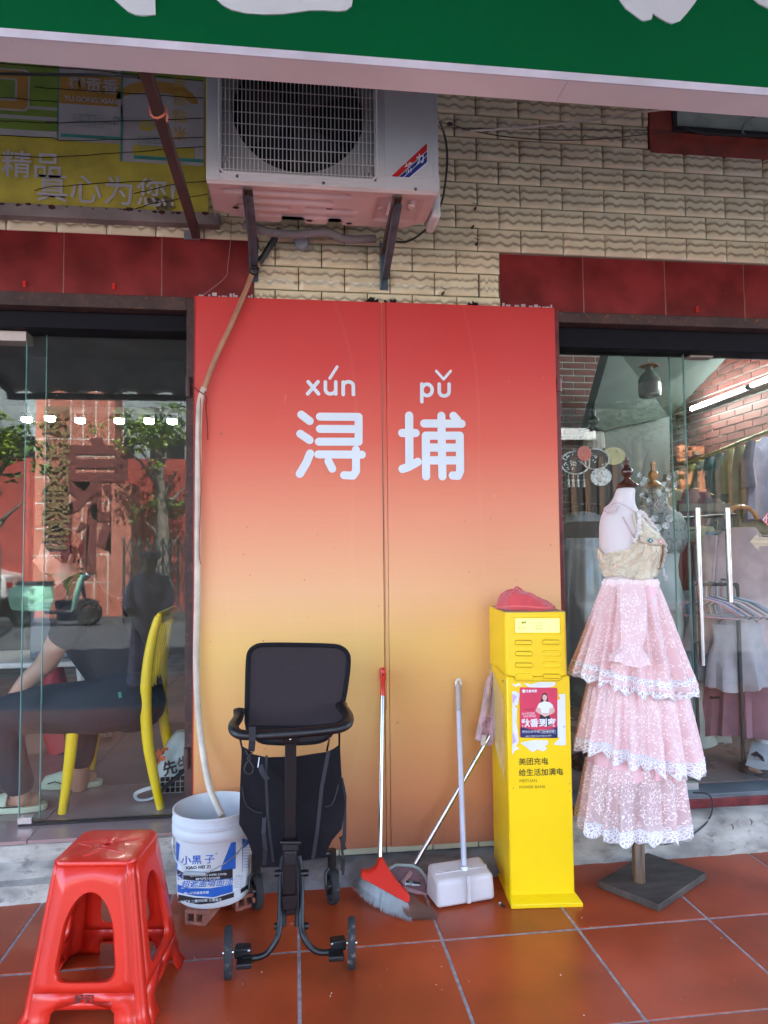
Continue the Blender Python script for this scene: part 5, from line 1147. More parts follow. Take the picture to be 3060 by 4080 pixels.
def pill(xc, yc, hw_, hh): return [(xc-hw_+hh-hh*cos(radians(a)), yc-hh*sin(radians(a))) for a in range(-90, 91, 20)]+[(xc+hw_-hh+hh*sin(radians(a)), yc-hh*cos(radians(a))) for a in range(0, 181, 20)]
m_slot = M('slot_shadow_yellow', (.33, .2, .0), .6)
for r_, (yl, yr_) in enumerate(((942, 932), (1118, 1110), (1297, 1288), (1477, 1466))):
    for c_, (xc, yc) in enumerate(((645+r_*3, yl), (1066+r_*4, yr_))):
        full = (r_, c_) in ((0, 0), (0, 1), (1, 0), (2, 0), (3, 1))
        s_ = part(MB().tube([k1(x, y, .0006) for x, y in pill(xc, yc, 138, 43)], .0016, 6, closed=True), 'slot_rim', m_yel, KB, smooth=True)
        if full:
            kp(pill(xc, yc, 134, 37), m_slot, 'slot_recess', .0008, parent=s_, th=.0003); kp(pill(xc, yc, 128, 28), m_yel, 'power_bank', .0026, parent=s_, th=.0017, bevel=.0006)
            part(MB().tube([k1(xc-105, yc, .0028), k1(xc+105, yc-2, .0028)], .0006, 4), 'highlight_bar', m_yel2, s_)
        else: kp(pill(xc, yc, 130, 38), m_yel, 'slot_flap', .0012, parent=s_, th=.0008)
sm = [(150, 1310), (360, 1452), (470, 1470), (495, 1490), (515, 1530), (560, 1550), (1185, 1538), (1225, 1515), (1245, 1470), (1265, 1445), (1335, 1438)]
part(MB().tube([k1(x, y, .001) for x, y in sm[1:]], .0007, 4).tube([xp((1920+.2532*sm[0][0])/PX, (2320+.2532*sm[0][1])/PX, KX0-.003), k1(360, 1452, .0)], .0007, 4), 'seam_line', m_slot, KB)
# posters
kp([(470, 215), (520, 208), (590, 250), (560, 420), (505, 440), (550, 480), (535, 700), (560, 860), (575, 980), (555, 1040), (520, 1080), (590, 1110), (500, 1150), (490, 1200), (475, 1195)], m_white, 'torn_paper', .0010, k2)
kp([(1150, 340), (1210, 320), (1180, 250), (1280, 235), (1288, 600), (1292, 1035), (1205, 1045), (1100, 1030), (1160, 970), (1200, 940), (1165, 900)], m_white, 'torn_paper', .0010, k2)
kp([(600, 1020), (720, 985), (860, 970), (1000, 968), (1030, 990), (1020, 1030), (970, 1060), (1010, 1105), (950, 1140), (850, 1115), (800, 1160), (740, 1130), (680, 1080)], m_white, 'torn_paper', .0012, k2)
kp([(465, 90), (520, 105), (580, 80), (625, 130), (560, 120), (520, 145)], m_white, 'torn_paper', .0010, k2)
kp([(655, 70), (760, 100), (870, 60), (1120, 55), (1140, 90), (1080, 130), (960, 150), (820, 175), (700, 130)], m_white, 'torn_paper', .0014, k2)
m_lil = M('lilac_scrap', (.6, .42, .75), .5)
kp([(473, 250), (545, 290), (480, 410)], m_lil, 'lilac_scrap', .0016, k2); kp([(480, 845), (540, 1000), (480, 1040)], m_lil, 'lilac_scrap', .0016, k2); kp([(1245, 730), (1280, 745), (1278, 768), (1250, 760)], m_lil, 'lilac_scrap', .0016, k2)
R12 = lambda x0, y0, x1, y1, r: [(x0+r-r*cos(radians(a)), y0+r-r*sin(radians(a))) for a in (0, 30, 60, 90)]+[(x1-r+r*sin(radians(a)), y0+r-r*cos(radians(a))) for a in (0, 30, 60, 90)]+[(x1-r+r*cos(radians(a)), y1-r+r*sin(radians(a))) for a in (0, 30, 60, 90)]+[(x0+r-r*sin(radians(a)), y1-r+r*cos(radians(a))) for a in (0, 30, 60, 90)]
po = kp(R12(588, 145, 1160, 930, 22), M('rose_red_print', (.66, .045, .10), .4), 'poster', .0024, k2)
kp([(600, 765)]+[(600+56*i, 765+45*sin(pi*i/10)) for i in range(1, 10)]+[(1163, 742), (1163, 912), (1145, 930), (610, 935), (600, 920)], M('poster_navy', (.02, .035, .14), .4), 'poster_band', .0029, k2, parent=po, th=.0003)
# woman on the poster, flat print
def pp(pts, m, d): kp(pts, m, 'printed_figure', d, k2, parent=po, th=.0002)
m_hair = M('print_hair', (.02, .015, .02), .5); m_sk2 = M('print_skin', (.75, .5, .42), .5)
pp([(925, 260), (945, 232), (975, 225), (1000, 240), (1012, 280), (1018, 350), (1030, 380), (1005, 400), (930, 410), (915, 500), (925, 540), (885, 520), (882, 430), (905, 360), (920, 300)], m_hair, .0030)
pp([(935, 270), (960, 252), (985, 258), (1003, 285), (1000, 320), (985, 345), (968, 352), (950, 345), (935, 315)], m_sk2, .0033)
pp([(920, 375), (965, 350), (1000, 362), (1050, 375), (1075, 400), (1115, 470), (1122, 520), (1090, 545), (1000, 590), (965, 600), (930, 575), (860, 540), (825, 515), (850, 450), (880, 395)], m_sk2, .0032)
pp([(905, 378), (965, 360), (1040, 370), (1090, 410), (1098, 450), (1050, 465), (1040, 470), (1030, 540), (918, 540), (905, 470), (880, 460), (855, 450), (880, 395)], m_white, .0035)
pp([(905, 545), (940, 560), (970, 592), (1000, 560), (1035, 548), (1060, 640), (1062, 740), (880, 740), (885, 640)], M('print_black', (.015, .015, .02), .5), .0031)
kp([(628, 265), (822, 262), (828, 460), (632, 462)], m_white, 'white_square', .0028, k2, parent=po, th=.0003)
kp([(630, 478), (825, 472), (826, 508), (632, 515)], m_white, 'white_strip', .0028, k2, parent=po, th=.0003)
kt('扫码立即预约', 728, 494, .006, m_blkpr, k2, .0034, po)
kt('秋香到家', 765, 205, .0105, m_white, k2, .0034, po, bold=.0003); part(MB().cyl(k2(648, 205, .0028), k2(648, 205, .0036), .0062, n=16), 'round_logo', m_white, po)
kt('秋香到家', 876, 705, .0305, m_white, k2, .0040, po, bold=.0011, spacing=1.08); kt('24小时在线', 716, 557, .0095, m_white, k2, .0034, po); kt('30分钟到达', 740, 598, .0095, m_white, k2, .0034, po)
kt('微信公众号搜', 755, 838, .0105, m_white, k2, .0036, po); kt('秋香到家', 1030, 832, .0105, m_white, k2, .0036, po); kt('全国上门服务平台 已开通100+城市', 870, 905, .0062, m_white, k2, .0036, po)
kt('上门推拿', 1130, 300, .001, m_white, k2, .0034, po) if False else None
for i, ch in enumerate('上门推拿'): kt(ch, 1120, 275+i*100, .0205, M('pale_rose_line', (.72, .2, .25), .5), k2, .00285, po)
part(MB().tube([k2(x, y, .0034) for x, y in R12(888, 802, 1133, 862, 12)], .0003, 4, closed=True).tube([k2(920+16*cos(a), 828+16*sin(a), .0034) for a in [i*pi/6 for i in range(12)]], .0005, 4, closed=True).tube([k2(930, 840, .0034), k2(940, 854, .0034)], .0006, 4), 'search_icon', m_white, po)
kt('美团充电', 800, 1315, .0268, M('dark_olive_print', (.06, .04, .003), .5), k2, .0010, bold=.0004, spacing=1.02)
kt('给生活加满电', 915, 1480, .0268, MATS['dark_olive_print'], k2, .0010, bold=.0004, spacing=1.02)
kt('MEITUAN', 582, 1622, .0150, M('olive_brown_print', (.22, .15, .005), .5), k2, .0010, align='LEFT'); kt('POWER BANK', 582, 1722, .0150, MATS['olive_brown_print'], k2, .0010, align='LEFT')
# side scuffs, screws, clear plastic film on the flank
for x, y in ((1345, 1640), (1350, 1752), (490, 1735)): part(MB().cyl(k2(x, y, .0004), k2(x, y, .002), .0015, n=8), 'rivet', m_chrome, KB)
for u, v in ((1071, 1454), (1108, 1506)):
    p = xp(u if u < 1100 else 1098, v-6, KX0) if False else V((KX0-.001, 2.80 if u < 1100 else 2.55, .78 if u < 1100 else .775)); part(MB().cyl(p, p+V((-.003, 0, 0)), .004, n=8), 'flank_screw', m_chrome, KB)
m_film = M('clear_film', (.8, .75, .6), .15, alpha=.22)
part(MB().add([(KX0-.004, 2.54, .72), (KX0-.004, 2.80, .80), (KX0-.006, 2.80, .62), (KX0-.012, 2.66, .50), (KX0-.006, 2.53, .42)], [(0, 1, 2, 3, 4)]), 'plastic_film', m_film, KB, solid=.0006)
_R = Matrix.Rotation(radians(-5), 3, 'Z'); _P = V((KX0, YK, 0)); KB.location = _P+_R @ (V(KB.location)-_P); KB.rotation_euler = (0, 0, radians(-5))
# coral cloth heaped on top
CL = MB(); clc = k1(865, 400); W1, W2 = k1(405, 420).x, k1(1325, 430).x
def clf(a, b):
    g = a*2*pi; r = b
    x = (W1+W2)/2+(W2-W1)/2*r*cos(g)*(1+.06*sin(5*g)); y = YK+.115+.105*r*sin(g)*(1+.08*sin(4*g+1))
    xn = (x-W1)/(W2-W1)
    pf = [(-.2, .02), (.0, .036), (.06, .052), (.15, .062), (.3, .066), (.45, .058), (.6, .042), (.8, .026), (.95, .016), (1.2, .012)]
    for (pa, ha), (pb_, hb_) in zip(pf[:-1], pf[1:]):
        if pa <= xn <= pb_: hgt = ha+(hb_-ha)*(xn-pa)/(pb_-pa)
    hgt *= (1-r**16)
    w_ = (1-abs(noise.noise(V((x*17+y*9, y*30-x*6, 1.3))))*2)*.020*min(1, hgt/.03)-.012*min(1, hgt/.03)+abs(noise.noise(V((x*55+5, y*60, 4))))*.008
    return V((x, y, KZ+.004+max(0, hgt*1.0+w_*(1-r**5)*.95-.002)))
CL.grid(110, 40, clf, wrap=True)
cth = single(CL, 'cloth', M('coral_towelling', (.66, .07, .08), .95, var=.12, vs=20, bump=1, bs=300, sheen=.5), 'crumpled coral red cloth lying on top of the yellow kiosk', 'cloth', smooth=True, solid=.004)
ROOT[cth] = cth.location.copy()
hem = MB(); hem.tube([clf(i/60, .985)+V((0, 0, .004)) for i in range(60)], .0035, 6, closed=True).tube(spl([clf(.62, .9)+V((0, -.004, .01)), clf(.6, .6)+V((0, 0, .012)), clf(.55, .3)+V((0, 0, .012)), clf(.9, .2)+V((0, 0, .01)), clf(.85, .6)+V((0, 0, .008))], 6), .0038, 6)
part(hem, 'folded_hem', M('coral_hem', (.8, .16, .16), .9, bump=.6, bs=300), cth, smooth=True)
for tx, x, y in (('A', 790, 425), ('EX', 1015, 395)): c_ = k1(x, y, -.01); part(text_mb(tx, .014, flat((c_.x, YK+.014, c_.z), (.3, 0, 1), (-1, 0, .3)), .0006), 'printed_mark', M('faded_navy', (.06, .02, .08), .7), cth)
p = fp(1082, 1955, 0); q_ = V((.35, -1, 0)).normalized()
LT = thing('lighter', 'tiny black and white stick lying on the tiles left of the yellow kiosk', 'litter', p)
part(MB().beam(p+V((0, 0, .004)), p+q_*.022+V((0, 0, .004)), .006, .005), 'dark_end', m_blkpr, LT); part(MB().beam(p-q_*.008+V((0, 0, .004)), p-q_*.0002+V((0, 0, .004)), .006, .005), 'white_end', m_white, LT)

# ================= MANNEQUIN IN PINK DRESS =================
DM = thing('dress_form', 'white dress form on brown pole and diamond-turned wooden base, in front of the clothes shop', 'mannequin', (1.33, 2.57, 0))
YD = 2.55
b4 = [V((1.11, 2.569, 0)), V((1.245, 2.368, 0)), V((1.549, 2.571, 0)), V((1.414, 2.772, 0))]
mb = MB(); c_ = sum(b4, V())/4
b4 = [c_+(q-c_)*.985 for q in b4]
mb.add([q+V((0, 0, .001)) for q in b4]+[q+V((0, 0, .026)) for q in b4], [(0, 3, 2, 1), (4, 5, 6, 7)]+[(i, (i+1) % 4, 4+(i+1) % 4, 4+i) for i in range(4)])
part(mb, 'base_board', m_wood2, DM, bevel=.002)
px_, py_ = 1.262, 2.545
part(MB().lathe([(0, .026), (.0235, .026), (.0235, .03), (.0225, .034), (.0225, .165), (.0205, .168), (.0225, .171), (.0205, .174), (.0225, .178), (.0225, .30), (.022, .6), (.022, 1.2)], (px_, py_, 0), 24), 'pole', m_wood, DM, smooth=True)
def dp(u, v, y=YD): return wp(u, v, y)
secs = [(1353, 1052, 21, 19), (1351, 1062, 21.5, 20), (1347, 1080, 24, 22), (1341, 1094, 33, 30), (1341, 1108, 41, 42), (1344, 1128, 51, 50), (1353, 1150, 60, 56), (1360, 1172, 68, 62), (1361, 1192, 68, 62), (1360, 1212, 61, 56), (1358, 1232, 52, 50), (1360, 1258, 50, 52), (1364, 1290, 58, 62), (1368, 1330, 63, 68)]
k_ = .00168
part(MB().loft([(dp(u, v), rx*k_, ry*k_) for u, v, rx, ry in secs], 40), 'torso', m_manq, DM, smooth=True, sub=1)
n0 = dp(1353, 1051)
part(MB().lathe([(.000, 0), (.040, 0), (.042, .004), (.040, .010), (.030, .016), (.018, .024), (.012, .032), (.010, .036), (.014, .041), (.021, .050), (.023, .058), (.021, .066), (.013, .074), (.009, .078), (.012, .082), (.009, .086), (.010, .094), (.0115, .100), (.007, .103), (.0075, .108), (.006, .112), (0, .113)], n0+V((.004, 0, -.002)), 24), 'finial', m_finial, DM, smooth=True)
m_sat = M('pinkish_satin', (.66, .5, .52), .4)
def tors(v):
    for a, b in zip(secs[:-1], secs[1:]):
        if v <= b[1]: f = max(0, (v-a[1])/(b[1]-a[1])); return [a[k]+(b[k]-a[k])*f for k in (0, 2, 3)]
    return [secs[-1][k] for k in (0, 2, 3)]
def surf(g, v, off=.004):
    c, rx, ry = tors(v); return dp(c, v)+V(((rx*k_+off)*cos(g), (ry*k_+off)*sin(g), 0))
def sfu(u, v, off=.004):
    c, rx, ry = tors(v); return surf(-math.acos(max(-1, min(1, (u-c)/(rx+off/k_)))), v, off)
part(MB().tube(spl([sfu(1322, 1086), sfu(1340, 1096), sfu(1356, 1110)]), .0016, 6).tube(spl([sfu(1322, 1086), sfu(1312, 1090)+V((-.006, -.01, 0)), sfu(1304, 1102)+V((-.02, -.01, 0)), sfu(1308, 1108)+V((-.012, -.01, 0)), sfu(1320, 1094)]), .0032, 6).tube(spl([sfu(1324, 1118), sfu(1333, 1142), sfu(1343, 1166)]), [(.0055, .0015)]*13, 6), 'ribbon_tie', m_sat, DM, smooth=True)
# --- bodice
BD = thing('crop_top', 'gold and ivory crinkled brocade crop top with beaded band, on the dress form', 'top', dp(1362, 1200))
m_broc = M('gold_ivory_brocade', (.66, .58, .42), .42, var=.12, vs=20, dirt=((.36, .28, .15), .34, 40), bump=1.4, bs=60, sheen=.2)
topl = [(1280, 1204), (1292, 1194), (1304, 1189), (1323, 1187), (1341, 1165), (1355, 1141), (1362, 1114), (1368, 1110), (1381, 1118), (1402, 1137), (1425, 1157), (1440, 1178)]
def topv(u):
    for (a, b), (c, d) in zip(topl[:-1], topl[1:]):
        if u <= c: return b+(d-b)*max(0, u-a)/(c-a)
    return topl[-1][1]
def bdf(a, b, ex=0):
    g = 2*pi*a; c, rx, ry = tors(1165); u = c+rx*1.1*cos(g)
    tv = topv(u) if sin(g) < 0 else 1185; tv = tv+(1185-tv)*max(0, 1+sin(g)*4) if -.25 < sin(g) < 0 else tv
    bv = 1246+4*sin(3*g)-(10 if sin(g) > 0 else 0); v = tv+(bv-tv)*b
    return surf(g, v, .007+.006*max(0, (v-1200)/45)+.0022*sin(17*g+v*.2)*min(1, b*4)+.004*noise.noise(V((cos(g)*6, sin(g)*6, v*.09)))+ex)
mb = MB(); mb.grid(160, 40, bdf, wrap=True)
part(mb, 'bodice', m_broc, BD, smooth=True, solid=.003)
crk = MB(); rnd = random.Random(4)                                     # raised puckers of the brocade
for k in range(150):
    a0 = rnd.uniform(.5, 1.0); b0 = rnd.uniform(.05, .97); th = rnd.uniform(0, pi); L0 = rnd.uniform(.010, .020)
    crk.tube([bdf(a0+s*cos(th)*L0, b0+s*sin(th)*L0*6, .002+.0025*(1-s*s)) for s in (-1, -.5, 0, .5, 1)], [.0008, .002, .0026, .002, .0008], 5)
part(crk, 'brocade_pucker', M('ivory_satin_thread', (.70, .66, .54), .32, sheen=.3), BD, smooth=True)
m_lw = M('white_lace_trim', (.74, .70, .68), .8, bump=1.5, bs=120)
fr2 = MB(); pth = spl([sfu(u, v, .012) for u, v in ((1336, 1172), (1346, 1156), (1353, 1140), (1357, 1124), (1361, 1112), (1368, 1108), (1382, 1118), (1398, 1132), (1412, 1145), (1424, 1157))], 7)
for i, q in enumerate(pth): fr2.ball(q+V((.004*sin(i*2.1), -.003, .003*cos(i*2.7))), (.0065, .005, .006+.002*sin(i)), 7, 5)
part(fr2, 'lace_ruffle', m_lw, BD, smooth=True)
bnd = MB(); bsp = [(1350+75*i/24, 1165+3*sin(pi*i/24)+5*i/24) for i in range(25)]
bnd.grid(25, 4, lambda a, b: sfu(bsp[round(a*24)][0], bsp[round(a*24)][1]-7+15*b, .0155)); part(bnd, 'beaded_band', M('cream_gold_braid', (.62, .52, .4), .6, dirt=((.35, .2, .1), .4, 110), bump=1, bs=150), BD, smooth=True, solid=.002)
for i, m in ((7, M('turquoise_gem', (.02, .2, .25), .2)), (16, M('pink_gem', (.7, .3, .3), .25))):
    q = sfu(bsp[i][0], bsp[i][1], .019); part(MB().prism([(-.012, 0), (0, -.009), (.012, 0), (0, .009)], q, (1, 0, 0), (0, 0, 1), .003), 'gem', m, BD)
    part(MB().ball(q+V((0, -.003, 0)), .0035, 8, 6), 'pearl', m_white, BD)
part(MB().tube([sfu(1410+6*(i/9), 1176+i*7, .016) for i in range(9)], [.0035+.001*(i % 2) for i in range(9)], 6), 'gold_braid', M('antique_gold_braid', (.34, .2, .07), .5, bump=1.5, bs=200), BD, smooth=True)
sd_ = MB(); sdp = spl([sfu(1426, 1160, .012), sfu(1430, 1178, .014), sfu(1428, 1200, .016), dp(1430, 1222, 2.50), dp(1435, 1240, 2.49), dp(1440, 1252, 2.48)], 7)
for i, q in enumerate(sdp): sd_.ball(q+V((.003*sin(i*1.9), -.003*cos(i), 0)), (.0055+.0015*sin(i*1.3), .005, .006), 7, 5)
part(sd_, 'beaded_edge', M('teal_pink_beading', (.55, .56, .55), .5, dirt=((.12, .35, .38), .45, 90), bump=1, bs=150), BD, smooth=True)
# --- tiered lace skirt
SK = thing('tiered_skirt', 'long pale pink tiered tulle skirt with white scalloped lace hems, on the dress form', 'skirt', dp(1366, 1500))
def lace_mat(name, base, lace, al, sc_=26, dens=1.0, edge=False):
    m = bpy.data.materials.new(name); m.use_nodes = True; nt = m.node_tree; b = nt.nodes['Principled BSDF']
    uvn = nd(nt, 'ShaderNodeUVMap'); vo = nd(nt, 'ShaderNodeTexVoronoi'); vo.inputs['Scale'].default_value = sc_; vo.inputs['Randomness'].default_value = .75; vo.voronoi_dimensions = '2D'
    lk(nt, uvn.outputs[0], vo.inputs['Vector'])
    sub = nd(nt, 'ShaderNodeVectorMath', operation='SUBTRACT'); lk(nt, uvn.outputs[0], sub.inputs[0]); lk(nt, vo.outputs['Position'], sub.inputs[1])
    sx = nd(nt, 'ShaderNodeSeparateXYZ'); lk(nt, sub.outputs[0], sx.inputs[0])
    ang = math_(nt, 'ARCTAN2', sx.outputs[1], sx.outputs[0]); r = nd(nt, 'ShaderNodeVectorMath', operation='LENGTH'); lk(nt, sub.outputs[0], r.inputs[0]); r = r.outputs['Value']
    pet = math_(nt, 'ABSOLUTE', math_(nt, 'COSINE', math_(nt, 'MULTIPLY', ang, 3)))
    cs = nd(nt, 'ShaderNodeSeparateColor'); lk(nt, vo.outputs['Color'], cs.inputs[0])
    R_ = math_(nt, 'MULTIPLY', math_(nt, 'MULTIPLY_ADD', pet, .30/sc_, .12/sc_), math_(nt, 'MULTIPLY_ADD', cs.outputs[0], .6, .6))
    line = math_(nt, 'LESS_THAN', math_(nt, 'ABSOLUTE', math_(nt, 'SUBTRACT', r, R_)), .030/sc_)
    ctr = math_(nt, 'LESS_THAN', r, .07/sc_)
    vn = nd(nt, 'ShaderNodeTexNoise'); vn.noise_dimensions = '2D'; vn.inputs['Scale'].default_value = sc_*1.1; lk(nt, uvn.outputs[0], vn.inputs['Vector'])
    vine = math_(nt, 'LESS_THAN', math_(nt, 'ABSOLUTE', math_(nt, 'SUBTRACT', vn.outputs[0], .5)), .007)
    v2 = nd(nt, 'ShaderNodeTexVoronoi'); v2.voronoi_dimensions = '2D'; v2.inputs['Scale'].default_value = sc_*3.3; lk(nt, uvn.outputs[0], v2.inputs['Vector'])
    dots = math_(nt, 'LESS_THAN', v2.outputs['Distance'], .16); c2 = nd(nt, 'ShaderNodeSeparateColor'); lk(nt, v2.outputs['Color'], c2.inputs[0]); dots = math_(nt, 'MULTIPLY', dots, math_(nt, 'GREATER_THAN', c2.outputs[0], .6))
    pat = math_(nt, 'MAXIMUM', math_(nt, 'MAXIMUM', line, ctr), math_(nt, 'MAXIMUM', vine, dots))
    if edge:
        v3 = nd(nt, 'ShaderNodeTexVoronoi'); v3.voronoi_dimensions = '2D'; v3.feature = 'DISTANCE_TO_EDGE'; v3.inputs['Scale'].default_value = 95; lk(nt, uvn.outputs[0], v3.inputs['Vector'])
        pat = math_(nt, 'MAXIMUM', pat, math_(nt, 'LESS_THAN', v3.outputs['Distance'], .16))
    lk(nt, mixc(nt, pat, base, lace), b.inputs['Base Color']); b.inputs['Roughness'].default_value = .85
    lk(nt, math_(nt, 'MULTIPLY_ADD', pat, .97-al, al), b.inputs['Alpha']); b.inputs['Sheen Weight'].default_value = .2
    tr = nt.nodes.new('ShaderNodeBsdfTranslucent'); tr.inputs[0].default_value = (*base, 1); mx = nt.nodes.new('ShaderNodeMixShader'); mx.inputs[0].default_value = .0
    return m
m_tul = lace_mat('pink_embroidered_tulle', (.90, .63, .63), (.95, .80, .78), .82, 17)
m_tul2 = lace_mat('pink_sheer_tulle', (.88, .64, .64), (.95, .84, .82), .58, 17)
m_hem = lace_mat('white_scalloped_lace', (.80, .74, .76), (.93, .92, .94), .55, 30, edge=True)
m_lin = M('pink_lining', (.84, .54, .58), .8, var=.12, vs=6)
m_lin2 = M('lilac_pink_lining', (.62, .42, .50), .7)
def tier(v0, v1, cu0, hw0, cu1, hw1, nf, ph, seed, m, tilt=0, nm='tier'):
    nR = 26; NT = 520; rnd = random.Random(seed); phs = [rnd.uniform(0, 6.28) for _ in range(5)]
    def pos(s, t, ex=0):
        g = 2*pi*s; u = cu0+(cu1-cu0)*t; hw_ = hw0+(hw1-hw0)*(t**.9)
        am = (.035+.12*t); fo = sin(nf*g+ph+.8*sin(3*g+phs[0]))*.6+.4*sin((nf*1.7)*g+phs[1])+.3*sin(nf*.5*g+phs[2])
        fo = math.copysign(abs(fo)**.75, fo)+.35*noise.noise(V((cos(g)*5, sin(g)*5, seed*3+t*.8))); fo *= am; c_ = dp(u, v0+(v1-v0)*t); dep = hw_*k_*.82
        z = .012*sin(2*g+phs[3])*t+tilt*cos(g)*t
        rr_ = 1+fo+ex
        return c_+V((hw_*k_*cos(g)*rr_, dep*sin(g)*rr_, z))
    mb = MB(); mb.grid(NT, nR, lambda a, b: pos(a, b), wrap=True)
    me_uv = {}
    o = part(mb, nm, m, SK, smooth=True)
    L = o.data.uv_layers.new(name='UVMap'); wdt = hw1*k_*6.3; h_ = (v1-v0)*k_
    for pl_ in o.data.polygons:
        fi = pl_.index; i = fi % NT; j = fi//NT
        for li, (di, dj) in zip(pl_.loop_indices, ((0, 0), (1, 0), (1, 1), (0, 1))): L.data[li].uv = ((i+di)/NT*wdt*1.25, -(j+dj)/(nR-1)*h_)
    # hem lace
    hb = MB(); nH = 7
    def hp_(s, t):
        q = pos(s, .90+.10*t, .006); sc2 = abs(sin(s*pi*26)); q.z -= t*t*(.010+.020*sc2); return q
    hb.grid(NT, nH, hp_, wrap=True); oh = part(hb, 'lace_hem', m_hem, o, smooth=True)
    L = oh.data.uv_layers.new(name='UVMap')
    for pl_ in oh.data.polygons:
        fi = pl_.index; i = fi % NT; j = fi//NT
        for li, (di, dj) in zip(pl_.loop_indices, ((0, 0), (1, 0), (1, 1), (0, 1))): L.data[li].uv = ((i+di)/NT*wdt*1.25, -(j+dj)/(nH-1)*.05)
    st_ = MB()
    for tt, off, r in ((.0, 0, .0018), (.0, -.006, .0013)): st_.tube([hp_(i/150, tt)+V((0, 0, off)) for i in range(150)], r, 4, closed=True)
    st_.tube([hp_(i/520, 1)+V((0, -.0008, .001)) for i in range(520)], .0018, 4, closed=True)
    st_.tube([hp_(i/300, .62)+V((0, -.0008, .004*abs(sin(i/300*pi*26)))) for i in range(300)], .0012, 4, closed=True)
    part(st_, 'hem_stitching', m_white, o, smooth=True)
    return pos
part(MB().loft([(dp(1362, 1258), 58*k_, 54*k_), (dp(1364, 1330), 76*k_, 66*k_), (dp(1370, 1480), 100*k_, 84*k_), (dp(1374, 1560), 98*k_, 84*k_), (dp(1370, 1668), 100*k_, 84*k_)], 60, cap=False, mod=lambda g, i: (1+(.02+.012*i)*sin(13*g+i*.4), .015*sin(3*g))), 'lining', m_lin, SK, smooth=True)
tier(1640, 1778, 1368, 104, 1366, 113, 15, .4, 3, m_tul2, -.02)
tier(1478, 1625, 1374, 106, 1378, 128, 16, 1.9, 2, m_tul, -.035)
tier(1256, 1468, 1362, 58, 1369, 127, 17, 0, 1, m_tul, -.03)
part(MB().loft([(dp(1362, 1250), 57*k_, 55*k_), (dp(1362, 1258), 62*k_, 58*k_), (dp(1362, 1266), 60*k_, 56*k_)], 90, cap=False, mod=lambda g, i: (1+.035*sin(38*g), 0)), 'gathered_waistband', m_tul, SK, smooth=True)
# hanging sleeve with gathered cuff
slv = [(1362, 1262, 30), (1366, 1300, 32), (1368, 1350, 30), (1366, 1385, 26), (1362, 1398, 22), (1360, 1404, 26), (1358, 1420, 38), (1360, 1432, 42)]
mb = MB().loft([(dp(u, v, 2.43-.0006*(v-1262)), r*k_, r*k_*.5) for u, v, r in slv], 48, cap=False, mod=lambda g, i: (1+(.05 if i < 4 else .10)*sin(9*g+i), .01*sin(g*2+1) if i > 5 else 0))
o = part(mb, 'hanging_sleeve', m_tul, SK, smooth=True); L = o.data.uv_layers.new(name='UVMap')
for pl_ in o.data.polygons:
    for li in pl_.loop_indices:
        c3 = o.data.vertices[o.data.loops[li].vertex_index].co; L.data[li].uv = (c3.x, c3.z)
part(MB().beam(dp(1312, 1492, 2.42), dp(1309, 1518, 2.42), .006, .001, (0, -1, 0)), 'loose_ribbon', m_sat, SK) if False else part(MB().beam(dp(1312, 1490, 2.42), dp(1309, 1520, 2.42), .006, .0015, (0, -1, 0)), 'loose_ribbon', m_sat, SK)
cable(spl([wp(1497, 1712, 2.90), wp(1530, 1716, 2.88), wp(1540, 1740, 2.86), wp(1528, 1775, 2.84), wp(1490, 1806, 2.80), wp(1440, 1823, 2.72), wp(1400, 1820, 2.68), wp(1370, 1806, 2.74), wp(1335, 1775, 2.80), wp(1290, 1735, 2.86), wp(1262, 1690, 2.90), wp(1252, 1600, 2.90)]), .0034, m_cable, 'black cable looping under the pink skirt in front of the whitewashed step')
cable(spl([wp(1255, 1600, 2.94), wp(1262, 1650, 2.93), wp(1275, 1690, 2.92), wp(1300, 1712, 2.92)]), .003, m_cable, 'black cable hanging behind the yellow kiosk and the pink skirt')
mb = MB()
for u, v, L0 in ((1528, 1790, 28), (1440, 1800, 10), (1390, 1790, 16), (1580, 1780, 10), (1620, 1768, 12), (1478, 1795, 9)):
    a, b = wp(u, v, 2.84), wp(u-2, v+L0, 2.80); mb.tube([a, (a+b)/2+V((.002, -.014, 0)), b+V((0, -.012, 0))], [.0015, .0025, .001], 5)
part(mb, 'red_paint_drip', m_maroon, B)

# ================= LEFT ROOM: CHAIR, SITTER, FITTINGS =================
ZF = .187
f1, f2, f3, f4 = fp(133, 1760, ZF), fp(343, 1750, ZF), fp(360, 1700, ZF), fp(190, 1712, ZF)
yn, yf = f1.y, f1.y+.40
CHR = thing('yellow_chair', 'bright yellow plastic chair with slatted back inside the left shop, seen from the side', 'chair', ((f1.x+f2.x)/2, yn+.2, ZF))
def chp(u, v, far=0): return wp(u, v, yn if not far else yn+.36)
def leg(pts, w0, far, nm='leg'):
    P = [chp(u, v) for u, v in pts]
    if far: P = [p+V((0, .36, 0)) for p in P]
    ww = w0 if isinstance(w0, list) else [w0]*len(P)
    return part(MB().tube(spl(P, 4), [(.018, ww[min(len(ww)-1, i//4)]+(ww[min(len(ww)-1, i//4+1)]-ww[min(len(ww)-1, i//4)])*(i % 4)/4) for i in range(4*(len(P)-1)+1)], 12), nm, m_yel2, CHR, smooth=True)
for far in (0, 1):
    leg([(134, 1757), (143, 1700), (152, 1630), (158, 1575), (170, 1556), (185, 1551)], [.017, .020, .024, .025, .020, .018], far)
    leg([(347, 1747), (335, 1690), (322, 1620), (316, 1560), (315, 1500), (319, 1440), (328, 1385), (337, 1350), (343, 1332)], [.016, .020, .023, .024, .024, .023, .021, .019, .017], far, 'rear_leg_and_back_post')
a_, b_ = chp(165, 1549), chp(318, 1540)
